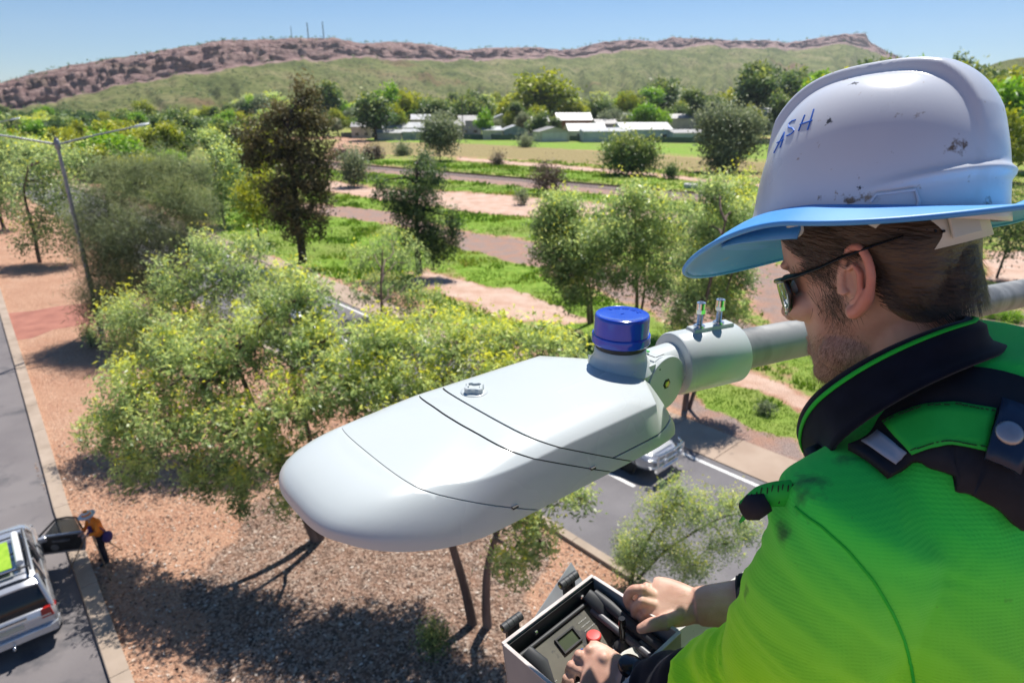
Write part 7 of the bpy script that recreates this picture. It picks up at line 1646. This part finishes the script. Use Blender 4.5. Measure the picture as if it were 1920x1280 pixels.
    if door:   # front passenger-side door swung open
        hp_ = M @ Vector((3.35, -.93, 0)); an = math.radians(62); dx = (-hx*math.cos(an)-hy*math.sin(an)); D = frame_m(hp_, dx, Vector((-dx.y, dx.x, 0)), Vector((0, 0, 1)))
        m = MB(); m.loft([[(0, y_, .42), (1.05, y_, .42), (1.12, y_, .75), (1.10, y_, 1.02), (0, y_, 1.0)] for y_ in (-.045, .045)], M=D); m.build('open_door', M_silver, e, bevel=.02)
        m = MB(); m.loft([[(.06, y_, .50), (1.0, y_, .50), (1.05, y_, .98), (.06, y_, .97)] for y_ in (.047, .075)], M=D); m.build('door_lining', M_trim, e, bevel=.01)
        m = MB(); m.loft([[(.06, y_, .50), (1.0, y_, .50), (1.05, y_, .98), (.06, y_, .97)] for y_ in (-.047, -.060)], M=D); m.build('door_lining', M_trim, e, bevel=.01)
        m = MB(); m.lathe([(.10, 0), (.10, .02), (.07, .025)], 18, M=D @ Matrix.Translation((.35, -.060, .64)) @ Matrix.Rotation(math.pi/2, 4, 'X')); m.box((.55, -.075, .84), (.42, .05, .05), M=D); m.build('speaker', M_trimw, e, 50)
        m = MB(); m.loft([[(.15, y_, 1.02), (1.05, y_, 1.03), (.98, y_, 1.45), (.55, y_, 1.46)] for y_ in (-.006, .006)], M=D); m.build('door_glass', mat('tinted_glass', (.20, .22, .22), rough=.05, trans=.7), e)
        m = MB(); m.tube([D @ Vector(p) for p in ((.02, 0, 1.0), (.52, 0, 1.48), (.80, 0, 1.50), (1.02, 0, 1.47), (1.10, 0, 1.02))], .028, 8); m.build('door_frame', M_trim, e, 60)
    return e
RC = Vector((-.655, .756, 0)).normalized(); RCn = Vector((RC.y, -RC.x, 0))
org = gp(150, 1168); 
car(gp(172, 1195)-RCn*1.38+RC*.35+Vector((0, 0, .004)), RC, 'silver station wagon with loaded roof rack and open door at the left kerb', door=True, rack=True)
car(rp_(15.3, 16.95, .004), -RD, 'silver four-wheel drive with chrome bull bar, half hidden by the street light head', bull=True, name='moving_car')
car(rp_(30.5, 13.9, .004), RD, 'light car half hidden behind the gum crowns on the road', name='moving_car')
# ---- small people ----
M_or = mat('orange_hi_vis', (.92, .22, .02), (1.0, .30, .03), rough=.8, scale=9); M_nv = mat('navy_trousers', (.010, .012, .022), (.018, .02, .034), rough=.9, scale=12); M_wh = mat('pale_hat', (.66, .62, .56), (.74, .70, .66), rough=.7, scale=9); M_yh = mat('yellow_hard_hat', (.80, .42, .02), rough=.35)
M_purple = mat('navy_purple_bag', (.05, .03, .12), (.08, .05, .17), rough=.8, scale=9)
def small_person(o, face, label, hat, lean=.3):
    f = Vector(face).normalized(); l = Vector((-f.y, f.x, 0)); M = frame_m(Vector(o), f, l, Vector((0, 0, 1))); e = empty('person', o, label, 'person'); b = MB()
    P = lambda x, y, z: M @ Vector((x, y, z))
    hipz = .92; sx = lean*.45; chest = (sx*.8, 0, 1.28); nk = (sx+.06, 0, 1.44); hd = (sx+.14*lean*2+.06, 0, 1.56)
    b.ell(P(0, 0, .95), (.14, .17, .14), R=M.to_3x3()); b.tube([P(0, 0, .95), P(sx*.4, 0, 1.12), P(*chest), P(*nk)], [.125, .12, .135, .06], 18, flat=1.25); b.tube([P(sx, -.19, 1.40), P(sx+.02, 0, 1.43), P(sx, .19, 1.40)], [.06, .07, .06], 12)
    b.ell(P(*hd), (.095, .078, .115), R=M.to_3x3()); b.tube([P(*nk), P(*hd)], .05, 10)
    for sg, dx in ((1, .06), (-1, -.05)):
        b.tube([P(0, .09*sg, .93), P(.04+dx, .11*sg, .50), P(dx, .12*sg, .09)], [.092, .062, .042], 14); b.tube([P(dx-.04, .12*sg, .045), P(dx+.08, .13*sg, .045), P(dx+.17, .14*sg, .03)], [.045, .045, .032], 10)
        b.tube([P(sx, .20*sg, 1.40), P(sx+.08, .25*sg, 1.14), P(sx+.32, .10*sg, 1.10)], [.052, .044, .030], 12)
        h0 = P(sx+.36, .08*sg, 1.10); b.ell(h0, (.045, .03, .03), nu=10, nv=8, R=M.to_3x3())
        for q in range(4): b.tube([h0+l*(.018-.012*q)*sg, h0+f*.045+l*(.02-.013*q)*sg-Vector((0, 0, .015))], .010, 6)
        b.tube([h0+l*-.02*sg, h0+f*.02-l*.04*sg+Vector((0, 0, .01))], .011, 6)
    b.ell(P(hd[0]+.095, 0, hd[2]-.01), (.018, .014, .02), R=M.to_3x3())
    bo = b.build('body', M_skin, e); remesh(bo, .012, 3); bo.data.polygons.foreach_set('use_smooth', [True]*len(bo.data.polygons))
    c = MB(); c.tube([P(0, 0, .93), P(sx*.4, 0, 1.12), P(*chest), P(sx+.03, 0, 1.42)], [.145, .14, .155, .085], 20, flat=1.3); c.tube([P(sx, -.20, 1.39), P(sx+.02, 0, 1.42), P(sx, .20, 1.39)], [.07, .085, .07], 14)
    for sg in (1, -1): c.tube([P(sx, .20*sg, 1.40), P(sx+.08, .25*sg, 1.14), P(sx+.24, .15*sg, 1.11)], [.070, .060, .048], 14)
    so = c.build('shirt', M_or, e); remesh(so, .014, 4); so.data.polygons.foreach_set('use_smooth', [True]*len(so.data.polygons))
    c = MB(); c.ell(P(0, 0, .94), (.155, .185, .13), R=M.to_3x3())
    for sg, dx in ((1, .06), (-1, -.05)): c.tube([P(0, .09*sg, .93), P(.04+dx, .11*sg, .50), P(dx, .12*sg, .10)], [.108, .080, .066], 14)
    so = c.build('trousers', M_nv, e); remesh(so, .016, 3); so.data.polygons.foreach_set('use_smooth', [True]*len(so.data.polygons))
    for sg, dx in ((1, .06), (-1, -.05)): m = MB(); m.tube([P(dx-.06, .12*sg, .06), P(dx+.05, .125*sg, .06), P(dx+.18, .14*sg, .04)], [.052, .055, .038], 12); m.build('boot', M_trim, e, 60)
    H = M @ Matrix.Translation(hd) @ Matrix.Rotation(math.radians(25*lean*2), 4, 'Y'); m = MB()
    if hat == 'wide': m.lathe([(.205, .055), (.21, .062), (.13, .075), (.112, .085), (.105, .14), (.07, .17), (.02, .175)], 28, M=H); m.build('hat', M_wh, e, 50); m = MB(); m.lathe([(.112, .088), (.116, .09), (.108, .135), (.106, .135)], 28, M=H); m.lathe([(.06, .171), (.055, .182), (.01, .186)], 20, M=H); m.build('hat_band', M_or, e, 50)
    else: m.lathe([(.155, .03), (.157, .04), (.12, .05), (.118, .09), (.09, .15), (.04, .175), (.01, .18)], 28, M=H); m.build('hard_hat', M_yh, e, 50)
    return e, P
sp, SPP = small_person(gp(200, 1050), (-.35, -.6, 0), 'surveyor in orange shirt and wide white hat bending over a tripod on the red verge', 'wide', .16)
pc_ = gp(206, 1048); tq = Vector((pc_.x, pc_.y, 0))+Vector((-.10, -.30, 0))
tri = empty('survey_tripod', tq, 'spindly survey tripod with its legs spread round the surveyor in orange', 'tripod')
for a in (200, 320, 80):
    a = math.radians(a); m = MB(); ft_ = tq+Vector((math.cos(a)*.75, math.sin(a)*.75, 0)); m.tube([ft_, tq+Vector((math.cos(a)*.08, math.sin(a)*.08, 1.12))], [.014, .02], 8); m.build('leg', mat('tripod_leg', (.22, .15, .09), rough=.6) if 'tripod_leg' not in bpy.data.materials else bpy.data.materials['tripod_leg'], tri, 60)
m = MB(); m.lathe([(.09, 1.10), (.10, 1.13), (.05, 1.15), (.05, 1.28), (.035, 1.32)], 16, M=Matrix.Translation(tq)); m.build('instrument', M_purple, tri, 50)
bag = MB(); bq = SPP(-.05, .30, .88); bag.ell(bq, (.11, .16, .17), R=Matrix.Identity(3)); bag.tube([bq+Vector((0, 0, .12)), SPP(.1, .12, 1.36), SPP(.1, -.1, 1.4)], .015, 8); o = bag.build('shoulder_bag', M_purple, None, 60); tag(o, 'dark purple bag slung at the surveyor\'s hip', 'bag')
hp0 = gp(-14, 1040, 1.72); small_person(Vector((hp0.x, hp0.y, .004)), (.6, .3, 0), 'worker in yellow hard hat cut by the left edge beyond the station wagon', 'hard', .15)
# ---- thin air between the camera and the range ----
m = MB(); m.box((0, 1700, 240), (9000, 7000, 640)); hz = m.build('haze', M_wh)
hm = bpy.data.materials.new('thin_haze'); hm.use_nodes = True; t = hm.node_tree; t.nodes.clear(); o_ = N(t, 'ShaderNodeOutputMaterial'); pv_ = N(t, 'ShaderNodeVolumePrincipled'); pv_.inputs['Color'].default_value = (.80, .88, 1, 1); pv_.inputs['Density'].default_value = .00008; pv_.inputs['Anisotropy'].default_value = .3
t.links.new(pv_.outputs[0], o_.inputs['Volume']); hz.data.materials.clear(); hz.data.materials.append(hm); tag(hz, kind='stuff')
